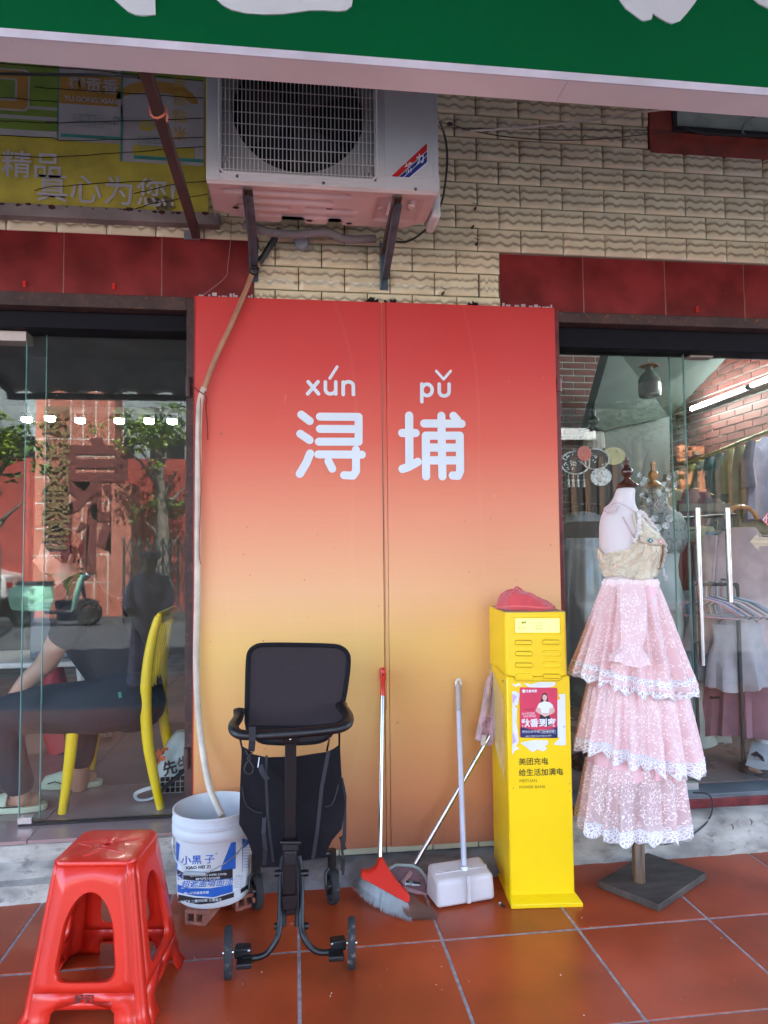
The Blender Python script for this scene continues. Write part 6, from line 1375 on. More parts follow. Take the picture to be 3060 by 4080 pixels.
part(MB().box(((a_.x+b_.x)/2, yn+.18, a_.z+.004), (b_.x-a_.x, .37, .030)), 'seat', m_yel2, CHR, bevel=.008)
t_ = chp(342, 1336)
part(MB().box((t_.x+.004, yn+.18, t_.z), (.022, .38, .05)), 'top_rail', m_yel2, CHR, bevel=.008)
for k in range(5):
    y = yn+.06+.06*k
    part(MB().tube([(t_.x-.0, y, t_.z-.02), (t_.x-.028, y, t_.z-.15), (t_.x-.04, y, t_.z-.30)], (.004, .012) and [(.005, .011)]*3, 8), 'back_slat', m_yel2, CHR, smooth=True)
# person
m_trs = M('charcoal_trousers', (.022, .025, .034), .85, var=.15, bump=.4, bs=60); m_shirt = M('black_tshirt', (.014, .013, .015), .85, bump=.4, bs=40); m_hairb = M('short_black_hair', (.018, .013, .011), .6, bump=1, bs=200)
PS = thing('person', 'person in black T-shirt and charcoal trousers sitting bent forward on the yellow chair', 'person', ((f1.x+f2.x)/2, yn+.2, ZF))
def q3(u, v, dy): return wp(u, v, yn+dy)
def limb(mb, pts, rs):
    P = spl(pts, 5); n = len(P); R_ = [rs[min(len(rs)-1, int(i/5))]+(rs[min(len(rs)-1, int(i/5)+1)]-rs[min(len(rs)-1, int(i/5))])*((i % 5)/5) for i in range(n)]
    mb.tube(P, R_, 16); mb.ball(P[0], R_[0]*.98, 14, 10); mb.ball(P[-1], R_[-1]*.98, 14, 10)
hip = q3(285, 1520, .2); chest = q3(185, 1330, .22); neck = q3(150, 1248, .24)
body = MB()
limb(body, [hip, q3(250, 1430, .2), chest, q3(160, 1275, .23)], [.10, .105, .12, .085]); 
limb(body, [q3(165, 1275, .235), q3(135, 1222, .25)], [.055, .06])
hc = q3(128, 1196, .26); body.ball(hc, (.082, .092, .105), 20, 14)
body.ball(hc+V((-.03, -.02, -.035)), (.055, .07, .065), 14, 10)
body.ball(hc+V((.068, -.055, -.012)), (.014, .02, .03), 8, 6); body.ball(hc+V((-.092, -.03, -.03)), (.016, .012, .02), 8, 6)
limb(body, [q3(178, 1285, .02), q3(118, 1400, .0), q3(103, 1432, .02)], [.055, .047, .042]); limb(body, [q3(103, 1432, .02), q3(60, 1470, .03), q3(20, 1520, .05), q3(5, 1540, .05)], [.042, .038, .028, .026])
hd_ = q3(-4, 1556, .05); body.ball(hd_, (.035, .025, .045), 10, 8)
for k in range(5): a = q3(-2-6*k*.6, 1566, .03+.012*k); limb(body, [a, a+V((-.02-.005*k, .004, -.03)), a+V((-.028, .006, -.058+.004*abs(k-2)))], [.009, .0085, .007])
limb(body, [q3(172, 1292, .42), q3(120, 1390, .44), q3(60, 1480, .40), q3(-10, 1550, .34)], [.052, .045, .038, .03])
for dy, pts in ((.03, [(260, 1535), (60, 1540), (5, 1560), (22, 1650), (48, 1725)]), (.30, [(262, 1535), (190, 1545), (178, 1570), (173, 1640), (172, 1700)])):
    limb(body, [q3(u, v, dy) for u, v in pts], [.06, .06, .055, .045, .036])
F1 = fp(35, 1752, ZF); F2 = fp(160, 1700, ZF)
for F_, dy in ((F1, 0), (F2, 0)):
    limb(body, [F_+V((.07, .0, .045)), F_+V((0, 0, .042)), F_+V((-.10, 0, .028))], [.034, .03, .022])
part(body, 'body', m_skin, PS, smooth=True, remesh=.009)
sh = MB(); limb(sh, [q3(282, 1500, .2), q3(250, 1430, .2), chest, q3(168, 1285, .23)], [.15, .145, .155, .105]); limb(sh, [q3(182, 1285, .03), q3(150, 1350, .0), q3(138, 1372, .0)], [.078, .068, .064]); limb(sh, [q3(178, 1290, .42), q3(150, 1350, .44)], [.075, .066])
part(sh, 'tshirt', m_shirt, PS, smooth=True, remesh=.010)
tr = MB(); limb(tr, [q3(280, 1512, .08), q3(200, 1526, .04), q3(60, 1535, .03), q3(8, 1562, .03), q3(20, 1640, .03), q3(40, 1690, .03)], [.125, .115, .095, .08, .07, .062]); limb(tr, [q3(285, 1515, .3), q3(200, 1535, .30), q3(178, 1570, .30), q3(176, 1620, .30), q3(174, 1640, .30)], [.125, .1, .08, .062, .056]); tr.ball(q3(290, 1520, .2), (.14, .2, .12))
part(tr, 'trousers', m_trs, PS, smooth=True, remesh=.011)
hr_ = MB(); hr_.ball(hc+V((.012, .004, .016)), (.088, .098, .104), 24, 18); part(hr_, 'hair', m_hairb, PS, smooth=True)
for F_, nm in ((F1, 0), (F2, 1)):
    m_slp = M('pale_green_foam', (.55, .58, .42), .7)
    so_ = MB().loft([(F_+V((-.01, 0, .002)), .135, .046, .8), (F_+V((-.01, 0, .028)), .138, .048, .8)], 28)
    s1 = part(so_, 'slipper', m_slp, PS, bevel=.006)
    up = MB(); up.grid(14, 9, lambda a, b: F_+V((-.125+a*.10, .045*cos(pi*b), .028+.052*sin(pi*b)*(.45+.55*a)))); part(up, 'slipper_upper', m_slp, s1, smooth=True, solid=.006)
    part(MB().tube([F_+V((-.10, -.047, .034)), F_+V((-.07, -.047, .042)), F_+V((-.04, -.048, .032)), F_+V((.05, -.049, .034))], .0025, 5), 'slipper_groove', m_dark, s1)
wt = q3(14, 1527, .05); dn = (q3(5, 1540, .05)-q3(20, 1520, .05)).normalized(); a1_ = dn.cross(V((0, 1, 0))).normalized(); a2_ = dn.cross(a1_)
part(MB().tube([wt+(a1_*cos(g)+a2_*sin(g))*.034 for g in [i*pi/10 for i in range(20)]], (.007), 8, closed=True).cyl(wt+V((.0, -.030, 0)), wt+V((0, -.042, .0)), .019, n=18), 'wristwatch', m_chrome, PS, smooth=True)
part(MB().beam(q3(268-10, 1495, -.06), q3(262-2, 1507, -.06), .012, .003, (0, -1, 0)), 'green_tag', M('green_tag', (.03, .2, .12), .6), PS)
# grey box, white stool/table, string of spotlights, ceiling fan, basket with bag
GB = thing('plastic_crate', 'blue-grey plastic box standing on the white stool behind the sitter', 'box', q3(190, 1400, 1.2))
p0, p1 = wp(65, 1312, yn+.9), wp(235, 1420, yn+.9)
part(MB().bb(p0.x, p1.x, yn+.9, yn+1.2, p1.z, p0.z), 'box_body', M('blue_grey_plastic', (.10, .13, .17), .5), GB, bevel=.01); part(MB().bb(p0.x-.01, p1.x+.01, yn+.89, yn+1.21, p0.z+.0005, p0.z+.025), 'lid', MATS['blue_grey_plastic'], GB, bevel=.006)
WT_ = thing('white_table', 'small white plastic table with a red cloth beneath, behind the sitting person', 'table', V((p0.x, yn+1.0, ZF)))
part(MB().bb(p0.x-.5, p1.x-.07, yn+.8, yn+1.3, p1.z-.03, p1.z-.001), 'tabletop', m_wht, WT_, bevel=.006)
for x, y in ((p0.x-.44, yn+.86), (p1.x-.13, yn+.86), (p0.x-.44, yn+1.24), (p1.x-.13, yn+1.24)): part(MB().tube([(x, y, p1.z-.03), (x+.05 if x > p0.x else x-.05, y, ZF)], [.03, .018], 8), 'leg', m_wht, WT_, smooth=True)
single(MB().tube([(p1.x-.32, yn+1.0, p1.z-.04), (p1.x-.30, yn+1.0, p1.z-.3), (p1.x-.22, yn+1.0, ZF+.02)], [.05, .09, .12], 10), 'red_bag', M('red_nylon', (.4, .03, .04), .6), 'red bag standing under the white table in the left shop', 'bag', smooth=True)
m_lamp = emis('lit_spot', (1, .96, .86), 14)
sp0 = None
for i, (u, v) in enumerate(((108, 909), (173, 913), (258, 914), (322, 914), (372, 915), (58, 911))):
    p = wp(u, v, 5.6); p2 = wp(u+6, v-24, 5.6)
    if sp0 is None:
        sp0 = thing('ceiling_spotlight', '', 'spotlight', p)
        part(MB().cyl(p+V((0, 0, .13)), p+V((0, 0, .03)), .045, n=16), 'housing', m_blkp, sp0, smooth=True); part(MB().cyl(p+V((0, 0, .029)), p+V((0, -.005, .005)), .036, .036, n=16), 'lamp', m_lamp, sp0); part(MB().cyl(p+V((0, 0, .131)), p+V((0, 0, .9)), .006, n=6), 'rod', m_blkp, sp0); o = sp0
    else: o = tree_copy(sp0, p)
    o['label'] = ['lit spotlight hanging second from the left in the left shop', 'lit spotlight hanging third from the left, before the red pillar reflection', 'lit spotlight fourth from the left in the left shop', 'lit spotlight fifth from the left in the left shop', 'lit spotlight nearest the rusty door frame', 'lit spotlight furthest left behind the glass door'][i]; o['group'] = 'lit spotlights in the left shop'
p = wp(259, 745, 5.0)
FN = thing('ceiling_fan', 'round white ceiling fan hub with thin blades in the dim left shop', 'ceiling fan', p)
part(MB().lathe([(0, -.06), (.09, -.055), (.14, -.02), (.15, 0), (.145, .02), (.10, .035), (.03, .05), (.02, .3), (0, .3)], p, 28), 'hub', M('dim_white_enamel', (.45, .46, .48), .4), FN, smooth=True)
for k in range(3): g = 2*pi*k/3+.5; d_ = V((cos(g), sin(g), 0)); part(MB().beam(p+d_*.14, p+d_*.62, .12, .006), 'blade', MATS['dim_white_enamel'], FN)
BK2 = thing('basket_bag', 'white mesh bag with black and orange characters on the floor behind the yellow chair', 'bag', fp(372, 1718, ZF))
b0 = fp(372, 1722, ZF); m_mesh = M('white_mesh_plastic', (.5, .52, .5), .6)
part(MB().loft([(b0+V((0, .12, 0)), .09, .07, .7), (b0+V((.012, .13, .10)), .10, .08, .7), (b0+V((.025, .14, .20)), .075, .05, .7), (b0+V((.03, .14, .25)), .04, .03, .8)], 28), 'sack', m_mesh, BK2, smooth=True)
part(text_mb('好', .06, flat(b0+V((-.045, .035, .17)), (.95, 0, .25), (-.2, 0, 1)), .003), 'lettering', M('orange_print', (.6, .1, .01), .5), BK2); part(text_mb('先生', .065, flat(b0+V((.015, .035, .12)), (.95, 0, .25), (-.2, 0, 1)), .002), 'lettering', m_blkpr, BK2)
mb = MB()
for i in range(7):
    for j in range(3): mb.box(b0+V((-.07+.022*i, .035, .02+.024*j)), (.015, .012, .016))
part(mb, 'mesh_hole', m_blk, BK2)
part(MB().tube(spl([b0+V((-.05, .03, .03)), b0+V((-.09, .0, .045)), b0+V((-.15, -.02, .03)), b0+V((-.135, -.04, .010)), b0+V((-.08, -.03, .010)), b0+V((-.05, .02, .03))]), [(.002, .009)]*31, 6), 'strap', m_white, BK2, smooth=True)
part(MB().beam(b0+V((-.05, -.02, .03)), b0+V((.07, .0, .13)), .03, .012), 'dark_strap', m_trs, BK2)

# ================= RIGHT ROOM: CLOTHES SHOP =================
m_tube = emis('lit_tube', (.93, 1, .97), 11)
xw_ = 3.36
for i, (ua, va, ub, vb) in enumerate(((1494, 883, 1612, 838), (1624, 832, 1990, 690))):
    a, b = xp(ua, va, xw_), xp(ub, vb, xw_)
    t_ = thing('fluorescent_tube', ['lit fluorescent tube on the brick-clad wall, the farther and longer one in view', 'lit fluorescent tube on the brick-clad wall, cut by the right edge'][i], 'lamp', (a+b)/2, 'lit fluorescent tubes on the brick wall')
    part(MB().cyl(a, b, .017, n=14), 'tube', m_tube, t_, smooth=True); part(MB().cyl(a+(a-b).normalized()*.03, a, .019, n=10).cyl(b, b+(b-a).normalized()*.03, .019, n=10).beam(a+V((.03, 0, 0)), b+V((.03, 0, 0)), .02, .03), 'holder', m_dark, t_)
p = wp(1403, 830, 4.0)
HL = thing('hanging_lamp', 'jar-shaped hanging lamp with milky lower half on twisted wires in the clothes shop', 'lamp', p)
part(MB().lathe([(0, -.085), (.045, -.083), (.062, -.07), (.066, -.04), (.066, .005)], p, 24), 'milky_bowl', M('milky_glass', (.34, .37, .35), .3), HL, smooth=True); part(MB().lathe([(.066, .006), (.064, .03), (.05, .055), (.03, .075), (.02, .085), (.02, .11)], p, 24), 'clear_top', M('grey_green_glass', (.2, .25, .23), .1), HL, smooth=True)
part(MB().lathe([(.055, .108), (.06, .112), (.02, .13), (0, .132)], p, 20), 'cap', m_finial2, HL, smooth=True); part(MB().tube([p+V((.008*sin(i*1.3), .008*cos(i*1.3), .13+i*.035)) for i in range(14)], .004, 5).tube([p+V((-.008*sin(i*1.3), -.008*cos(i*1.3), .13+i*.035)) for i in range(14)], .004, 5), 'twisted_wire', m_wcable, HL, smooth=True)
m_rail = M('brass_rail', (.3, .26, .1), .35, .8)
ra, rb = xp(1482, 1002, 3.2), xp(1700, 915, 3.2); rl = thing('clothes_rail', 'upper brass-coloured clothes rail on the brick-clad wall', 'rail', (ra+rb)/2)
part(MB().cyl(ra, rb, .012, n=10), 'bar', m_rail, rl, smooth=True)
for t in (.1, .45, .8): q = ra.lerp(rb, t); part(MB().beam(q, q+V((.29, 0, 0)), .012, .02), 'bracket', m_rail, rl)
def garment(p, col_, L0, wd, dirn, label, sleeve=.0, nm='hanging_garment', cat='garment', rs=1, fold=7, group='garments on the upper rail', mat=None, thk=.05, a1=1.25):
    rnd = random.Random(rs); ph = rnd.uniform(0, 6); d_ = V(dirn).normalized(); n_ = V((-d_.y, d_.x, 0))
    g = thing(nm, label, cat, p, group); m = mat or M('cloth_%s' % '_'.join(str(round(c*99)) for c in col_), col_, .8, var=.15, vs=10, bump=.4, bs=30, sheen=.2, dirt=((min(1, col_[0]*1.7), min(1, col_[1]*1.6), min(1, col_[2]*1.5)), .1, 60))
    mb = MB()
    def fn(a, b):
        gg = 2*pi*a; wv = (.45+.55*min(1, b*9))*(1+(a1-1)*b) if b < .11 else (.95+(a1-.95)*b); wv *= (1-.12*math.exp(-((b-.35)/.15)**2))
        fo = .16*b*sin(fold*gg+ph)+.05*sin(13*gg)*b
        z = -b*L0-(.045*abs(cos(gg)) if b < .1 else .0)*(1 if b > 0 else .0)
        return p+d_*(wd/2*wv*cos(gg)*(1+fo*.4))+n_*(thk*(.5+b*.8)*sin(gg)*(1+fo*2))+V((0, 0, z-.05+.012*sin(3*gg+ph)*b))
    mb.grid(44, 16, fn, wrap=True); part(mb, 'cloth', m, g, smooth=True)
    if sleeve:
        mb = MB()
        for s in (-1, 1):
            a = p+d_*(s*wd*.44)+V((0, 0, -.09)); mb.tube([a, a+d_*(s*wd*.10)+V((0, 0, -sleeve*.5)), a+d_*(s*wd*.08)+V((0, 0, -sleeve))], [(.045, .03), (.055, .03), (.07, .035)], 12)
        part(mb, 'sleeve', m, g, smooth=True)
    part(MB().tube([p+V((0, 0, -.045)), p+V((0, 0, -.02)), p+V((.008, 0, 0)), p+V((0, 0, .014)), p+V((-.008, 0, .008))], .0022, 5).tube([p-d_*(wd*.38)+V((0, 0, -.085)), p+V((0, 0, -.045)), p+d_*(wd*.38)+V((0, 0, -.085))], .004, 5), 'hanger', m_rail, g)
    return g
up_ = [((.36, .36, .27), .62, 'pale sage'), ((.30, .32, .30), .55, 'silver-grey beaded'), ((.42, .40, .30), .62, 'cream translucent'), ((.38, .37, .14), .95, 'olive-yellow long'), ((.28, .31, .33), .90, 'dove-grey'), ((.10, .20, .25), .80, 'teal-blue'), ((.16, .27, .30), .95, 'light blue long-sleeved'), ((.42, .38, .20), .90, 'khaki-gold long'), ((.36, .33, .20), .85, 'dull gold'), ((.22, .22, .32), .70, 'lavender-grey')]
for i, (c_, L0, nm_) in enumerate(up_):
    t = .02+.098*i; q = ra.lerp(rb, t)
    garment(q+V((-.02, 0, -.012)), c_, L0*.8, .42, (1, .22, 0), '%s garment hanging on the upper rail, %s from the far end' % (nm_, ['first', 'second', 'third', 'fourth', 'fifth', 'sixth', 'seventh', 'eighth', 'ninth', 'tenth'][i]), .42 if i % 2 == 0 else .3, rs=i)
# dark trousers and skirts between
for i, (u, v, c_, L0, nm_) in enumerate(((1500, 1040, (.10, .03, .05), .55, 'wine-red pleated skirt'), (1530, 1060, (.06, .065, .08), .6, 'charcoal trousers'), (1455, 1040, (.2, .22, .15), .6, 'moss-grey blouse'))):
    garment(wp(u, v, 4.2), c_, L0, .36, (1, .1, 0), '%s hanging behind the door handles in the clothes shop' % nm_, 0, rs=20+i, group='darker clothes behind the door')
# lower rack: front
la, lb = wp(1470, 1120, 3.55), wp(1590, 1112, 3.9)
RK = thing('clothes_rack', 'low dark clothes rack behind the glass door with hangers and folded clothes', 'rack', (2.1, 3.7, ZF))
part(MB().cyl(la, lb, .01, n=8), 'top_bar', m_blkp, RK, smooth=True)
r0, r1 = wp(1497, 1262, 3.20), wp(1592, 1262, 3.20)
part(MB().cyl(r0, r1, .009, n=8).cyl(V((r0.x, r0.y, r0.z)), V((r0.x, r0.y, ZF)), .010, n=8).cyl(V((r1.x, r1.y, r1.z)), V((r1.x, r1.y, ZF)), .010, n=8), 'hanger_frame', m_blkp, RK, smooth=True)
for v in (1405, 1492): a, b = wp(1500, v, 3.5), wp(1565, v, 3.5); part(MB().bb(a.x, b.x, 3.35, 3.65, a.z-.012, a.z), 'shelf', m_dark, RK)
cols = [(.7, .25, .3), (.5, .5, .52), (.15, .2, .5), (.7, .5, .5), (.08, .08, .09), (.3, .3, .45), (.65, .6, .5), (.35, .12, .2), (.5, .6, .55), (.06, .06, .06), (.2, .35, .6), (.6, .55, .55)]
for i in range(12):
    q = r0.lerp(r1, (i+.5)/12); m = M('hanger_%d' % i, cols[i], .35); s = random.uniform(-.03, .03); d_ = V((.75+s*3, -.35, 0)).normalized()
    h_ = thing('clothes_hanger', '', 'hanger', q, 'empty plastic hangers on the lower rack')
    part(MB().tube([q+V((-.008, 0, .0)), q+V((0, 0, .014)), q+V((.008, 0, .006)), q+V((.002, 0, -.02)), q+V((0, 0, -.06))], .003, 5).tube([q+V((0, 0, -.06)), q+d_*.10+V((0, 0, -.09)), q+d_*.19+V((0, 0, -.15)), q+d_*.17+V((0, 0, -.165)), q-d_*.06+V((0, 0, -.15)), q-d_*.07+V((0, 0, -.10)), q+V((0, 0, -.06))], .004, 6), 'frame', m, h_, smooth=True)
    h_['label'] = '%s empty plastic hanger, %s on the lower rack' % (['rose', 'grey', 'blue', 'pale pink', 'black', 'slate', 'cream', 'plum', 'mint', 'jet black', 'sky blue', 'pinkish white'][i], ['first from the left', 'second from the left', 'third from the left', 'fourth from the left', 'fifth from the left', 'sixth from the left', 'seventh from the left', 'eighth from the left', 'ninth from the left', 'third from the right', 'second from the right', 'first from the right'][i])
def lg(u, v, y, c_, L0, wd, label, sl=0, rs=1, **k): return garment(wp(u, v, y), c_, L0, wd, (1, -.15, 0), label, sl, rs=rs, group='garments on the lower rail', **k)
lg(1598, 1118, 3.32, (.46, .33, .34), .62, .34, 'pink-mauve sheer coat with embroidered flowers behind the right bar handle', .52, 31, a1=1.7)
lg(1548, 1128, 3.5, (.24, .33, .40), .55, .26, 'pale blue gown hanging between the two bar handles', 0, 32)
lg(1512, 1118, 3.6, (.40, .41, .27), .62, .30, 'pale yellow-green coat hanging behind the left bar handle', 0, 33)
lg(1470, 1130, 3.6, (.33, .05, .03), .40, .16, 'brick-red woven vest beside the green mannequin', 0, 34)
lg(1468, 1255, 3.45, (.42, .45, .40), .78, .30, 'cream gown with green and orange embroidery behind the pink dress', 0, 35, a1=1.5)
lg(1622, 1300, 3.35, (.24, .10, .13), .62, .42, 'dusty plum pleated long skirt at the right behind the door', 0, 36, fold=17, a1=1.35)
lg(1592, 1305, 3.25, (.44, .40, .43), .36, .26, 'white-grey folded blouse hanging over the plum skirt', 0, 37)
lg(1525, 1330, 3.40, (.45, .49, .52), .26, .17, 'white blouse clipped below the empty hangers', 0, 38)
lg(1520, 1455, 3.45, (.26, .045, .07), .24, .14, 'dark red cloth below the rack shelf', 0, 39); lg(1552, 1450, 3.45, (.38, .37, .33), .20, .16, 'grey-beige cloth below the rack shelf', 0, 40)
mb = MB(); p = wp(1600, 1095, 3.30); mb.tube(spl([p+V((-.09, 0, -.06)), p+V((-.05, 0, -.01)), p+V((0, 0, .0)), p+V((.05, 0, -.01)), p+V((.09, 0, -.06))]), [(.011, .011)]*25, 8)
single(mb, 'wooden_hanger', m_finial2, 'curved wooden hanger above the pink-mauve sheer coat', 'hanger', smooth=True)
# black-dressed mannequin, left behind glass
def form(name, label, c, h, mat_b, fin, scale=1.0, legs=None):
    t = thing(name, label, 'mannequin', c)
    S = scale; z = h
    secs = [(c+V((0, 0, z)), .045*S, .045*S), (c+V((0, 0, z-.09*S)), .048*S, .048*S), (c+V((0, 0, z-.13*S)), .11*S, .07*S), (c+V((0, 0, z-.17*S)), .165*S, .09*S), (c+V((0, 0, z-.24*S)), .17*S, .10*S), (c+V((0, 0, z-.34*S)), .15*S, .115*S), (c+V((0, 0, z-.46*S)), .115*S, .085*S), (c+V((0, 0, z-.56*S)), .14*S, .10*S), (c+V((0, 0, z-.66*S)), .165*S, .12*S), (c+V((0, 0, z-.72*S)), .16*S, .12*S)]
    part(MB().loft(secs, 36), 'torso', mat_b, t, smooth=True, sub=1)
    part(MB().lathe([(0, 0), (.054, 0), (.056, .006), (.04, .014), (.02, .028), (.012, .036), (.024, .05), (.028, .062), (.024, .075), (.011, .085), (.010, .10), (.013, .12), (.006, .13), (0, .132)], c+V((0, 0, z)), 22), 'finial', fin, t, smooth=True)
    part(MB().cyl(c+V((0, 0, 0)), c+V((0, 0, z-.6)), .02, n=10).cyl(c, c+V((0, 0, .02)), .17, n=20), 'stand', m_finial, t, smooth=True)
    return t, secs
cM = V((wp(1283, 940, 3.38).x, 3.38, ZF)); hM = wp(1283, 935, 3.38).z-ZF
t1, s1 = form('dress_form', 'dress form in black velvet top, silver jewellery and grey satin skirt behind the glass', cM, hM, M('black_velvet', (.008, .008, .01), .8, sheen=.3), m_blkp, .92)
part(MB().loft([(cM+V((0, 0, hM+.002)), .048, .048), (cM+V((0, 0, hM-.10)), .055, .053)], 30, mod=lambda g, i: (1+.04*sin(14*g), 0)), 'ribbed_neck', M('cream_ribbed_cloth', (.45, .43, .38), .7), t1, smooth=True)
m_sil = M('silver_filigree', (.62, .66, .66), .3, .55, var=.3, vs=60, bump=1.5, bs=120, dirt=((.05, .05, .06), .45, 70))
m_blkv = M('black_collar', (.01, .01, .012), .6, dirt=((.5, .54, .54), .3, 55))
def disc(u, v, y, r, m, nm, par, sq_=.8, scal=0, n=40, th=.004):
    c = wp(u, v, y); part(MB().prism([(r*cos(2*pi*i/n)*(1+scal*abs(sin(i*pi/2.5))), r*sq_*sin(2*pi*i/n)*(1+scal*abs(sin(i*pi/2.5)))) for i in range(n)], c, (1, 0, 0), (0, -.18, 1), th), nm, m, par)
disc(1242, 1000, 3.27, .075, m_blkv, 'cloud_collar', t1, .75); disc(1285, 992, 3.265, .07, m_blkv, 'cloud_collar', t1, .7); disc(1325, 985, 3.27, .06, M('gold_filigree', (.5, .48, .26), .4, .4, dirt=((.05, .05, .04), .4, 60)), 'cloud_collar', t1, .7)
disc(1298, 1030, 3.25, .052, m_sil, 'silver_plate', t1, .8, .05)
def ringc(u, v, y, rx, rz, r, m, nm, par):
    c = wp(u, v, y); part(MB().tube([c+V((rx*cos(i*pi/16), -.004, rz*sin(i*pi/16))) for i in range(32)], r, 5, closed=True), nm, m, par, smooth=True)
ringc(1242, 1000, 3.262, .073, .055, .004, m_sil, 'collar_edge', t1); ringc(1285, 992, 3.258, .07, .05, .004, m_sil, 'collar_edge', t1)
mb = MB(); rnd = random.Random(8)
for u, v in ((1242, 1000), (1285, 992), (1262, 985), (1232, 990)):
    for k in range(16):
        c = wp(u+rnd.uniform(-26, 26), v+rnd.uniform(-15, 15), 3.258); a = rnd.uniform(0, pi); d_ = V((cos(a), 0, sin(a)))*.009; w_ = V((-sin(a), 0, cos(a)))*.0028; mb.add([c-d_, c-w_, c+d_, c+w_], [(0, 1, 2, 3)])
part(mb, 'silver_leaf', m_sil, t1, solid=.001)
for u in (1228, 1238, 1248, 1261):
    p = wp(u, 1022, 3.25); part(MB().tube([p, p+V((0, 0, -.035))], .0025, 5).ball(p+V((0, 0, -.015)), .005, 8, 6).ball(p+V((0, 0, -.035)), (.009, .006, .007), 8, 6).cyl(p+V((0, 0, -.04)), p+V((0, 0, -.068)), .005, .008, n=8), 'silver_tassel', m_sil, t1, smooth=True)
part(MB().tube([wp(1225+i*10, 1098-9*sin(i*.33)-i*.3, 3.24) for i in range(8)], [(.014, .004)]*8, 8), 'embroidered_band', M('floral_band', (.02, .02, .03), .6, dirt=((.5, .56, .6), .5, 60)), t1, smooth=True)
w0 = wp(1272, 1140, 3.36)
part(MB().loft([(V((w0.x, 3.38, wp(1272, 1160, 3.3).z)), .125, .10), (V((w0.x, 3.38, wp(1272, 1128, 3.3).z)), .115, .095)], 30), 'black_waistband', M('black_cotton', (.012, .011, .013), .8), t1, smooth=True)
part(MB().loft([(V((w0.x, 3.38, wp(1272, 1126, 3.3).z)), .115, .095), (V((w0.x, 3.38, wp(1272, 1110, 3.3).z)), .10, .085), (V((w0.x, 3.38, wp(1272, 1104, 3.3).z)), .08, .07)], 50, mod=lambda g, i: (1+.03*sin(24*g), 0)), 'satin_ruffle', M('grey_satin', (.30, .34, .36), .25, .1, var=.2, vs=6), t1, smooth=True)
part(MB().loft([(V((w0.x, 3.38, wp(1272, 1162, 3.3).z)), .125, .10), (V((w0.x, 3.38, wp(1272, 1250, 3.3).z)), .165, .14), (V((w0.x, 3.38, wp(1272, 1400, 3.3).z)), .20, .17), (V((w0.x, 3.38, wp(1272, 1520, 3.3).z)), .21, .18)], 80, cap=False, mod=lambda g, i: (1+.05*(i > 0)*sin(9*g+i*.4)+.02*sin(21*g), 0)), 'satin_skirt', MATS['grey_satin'], t1, smooth=True)
p = wp(1262, 980, 3.24); st = MB().cyl(p, p+V((0, -.003, 0)), .036, n=28); s_ = single(st, 'round_sticker', M('red_and_yellow_sticker', (.6, .12, .1), .4, dirt=((.7, .6, .1), .4, 30)), 'round red sticker with coloured picture on the black-dressed form', 'sticker')
# grey mannequin with silver flowers
cG = V((wp(1412, 1060, 3.42).x, 3.42, ZF)); hG = wp(1402, 1052, 3.42).z-ZF
t2, s2 = form('dress_form', 'pale dress form with silver lace collar and silver flower sprays behind the glass', cG, hG, M('pale_green_white_form', (.42, .46, .46), .5), m_finial2, .9)
m_pew = M('pewter_lace', (.26, .29, .29), .45, .3, dirt=((.04, .05, .05), .5, 45), bump=2, bs=80)
part(MB().loft([(cG+V((0, 0, hG-.035)), .055, .055), (cG+V((0, 0, hG-.10)), .065, .065), (cG+V((0, 0, hG-.14)), .13, .09), (cG+V((0, 0, hG-.20)), .165, .105), (cG+V((0, 0, hG-.27)), .16, .12), (cG+V((0, 0, hG-.34)), .13, .125)], 48, cap=False, mod=lambda g, i: (1.03+.03*sin(12*g+i), .01*abs(sin(6*g)) if i == 5 else 0)), 'lace_collar', m_pew, t2, smooth=True, solid=.004)
mb = MB(); rnd = random.Random(5)
for (u, v) in ((1380, 1027), (1392, 1035), (1386, 1045), (1444, 1032), (1454, 1027), (1432, 1045), (1440, 1057), (1458, 1048), (1424, 1068), (1386, 1070), (1400, 1080), (1448, 1070)):
    c = wp(u, v, 3.30)
    for k in range(6):
        a = 2*pi*k/6+rnd.uniform(0, .5); d_ = V((cos(a), -.4, sin(a)))*.016; w_ = V((-sin(a), 0, cos(a)))*.005; mb.add([c, c+d_*.5+w_, c+d_, c+d_*.5-w_], [(0, 1, 2, 3)])
    mb.ball(c, .003, 6, 4); mb.tube([c, (c+wp(1418, 1100, 3.34))/2+V((0, 0, .01)), wp(1418+rnd.uniform(-15, 8), 1102, 3.34)], .0012, 4)
part(mb, 'flower_spray', m_sil, t2, solid=.0008)
for u, v in ((1402, 1130), (1420, 1140), (1438, 1135), (1446, 1120), (1412, 1120)): disc(u, v, 3.27, .018, m_sil, 'silver_ornament', t2, .9, .15, 20)
# person in white trousers at the right edge
P2 = thing('person', 'person in wide white trousers and black platform sandals at the right edge', 'person', wp(1690, 1660, 3.5))
yq = 3.35; mb = MB()
def w2(u, v, d=0): return wp(u, v, yq+d)
limb(mb, [w2(1720, 1160), w2(1672, 1196), w2(1655, 1212, -.02)], [.045, .04, .034]); limb(mb, [w2(1655, 1212, -.02), w2(1672, 1222, -.05), w2(1715, 1200, -.1)], [.034, .032, .024])
limb(mb, [w2(1735, 1150), w2(1740, 1300), w2(1735, 1380)], [.13, .12, .13]); limb(mb, [w2(1735, 1120), w2(1735, 1080)], [.05, .05]); mb.ball(w2(1735, 1050), (.075, .09, .11), 16, 12)
limb(mb, [w2(1712, 1400), w2(1695, 1520), w2(1672, 1640), w2(1650, 1668, -.05)], [.09, .06, .04, .03])
for k in range(5): limb(mb, [fp(1622+5*k, 1656+2*k, ZF+.045), fp(1618+6*k, 1661+2*k, ZF+.042)], [.011-.001*abs(k-1), .009])
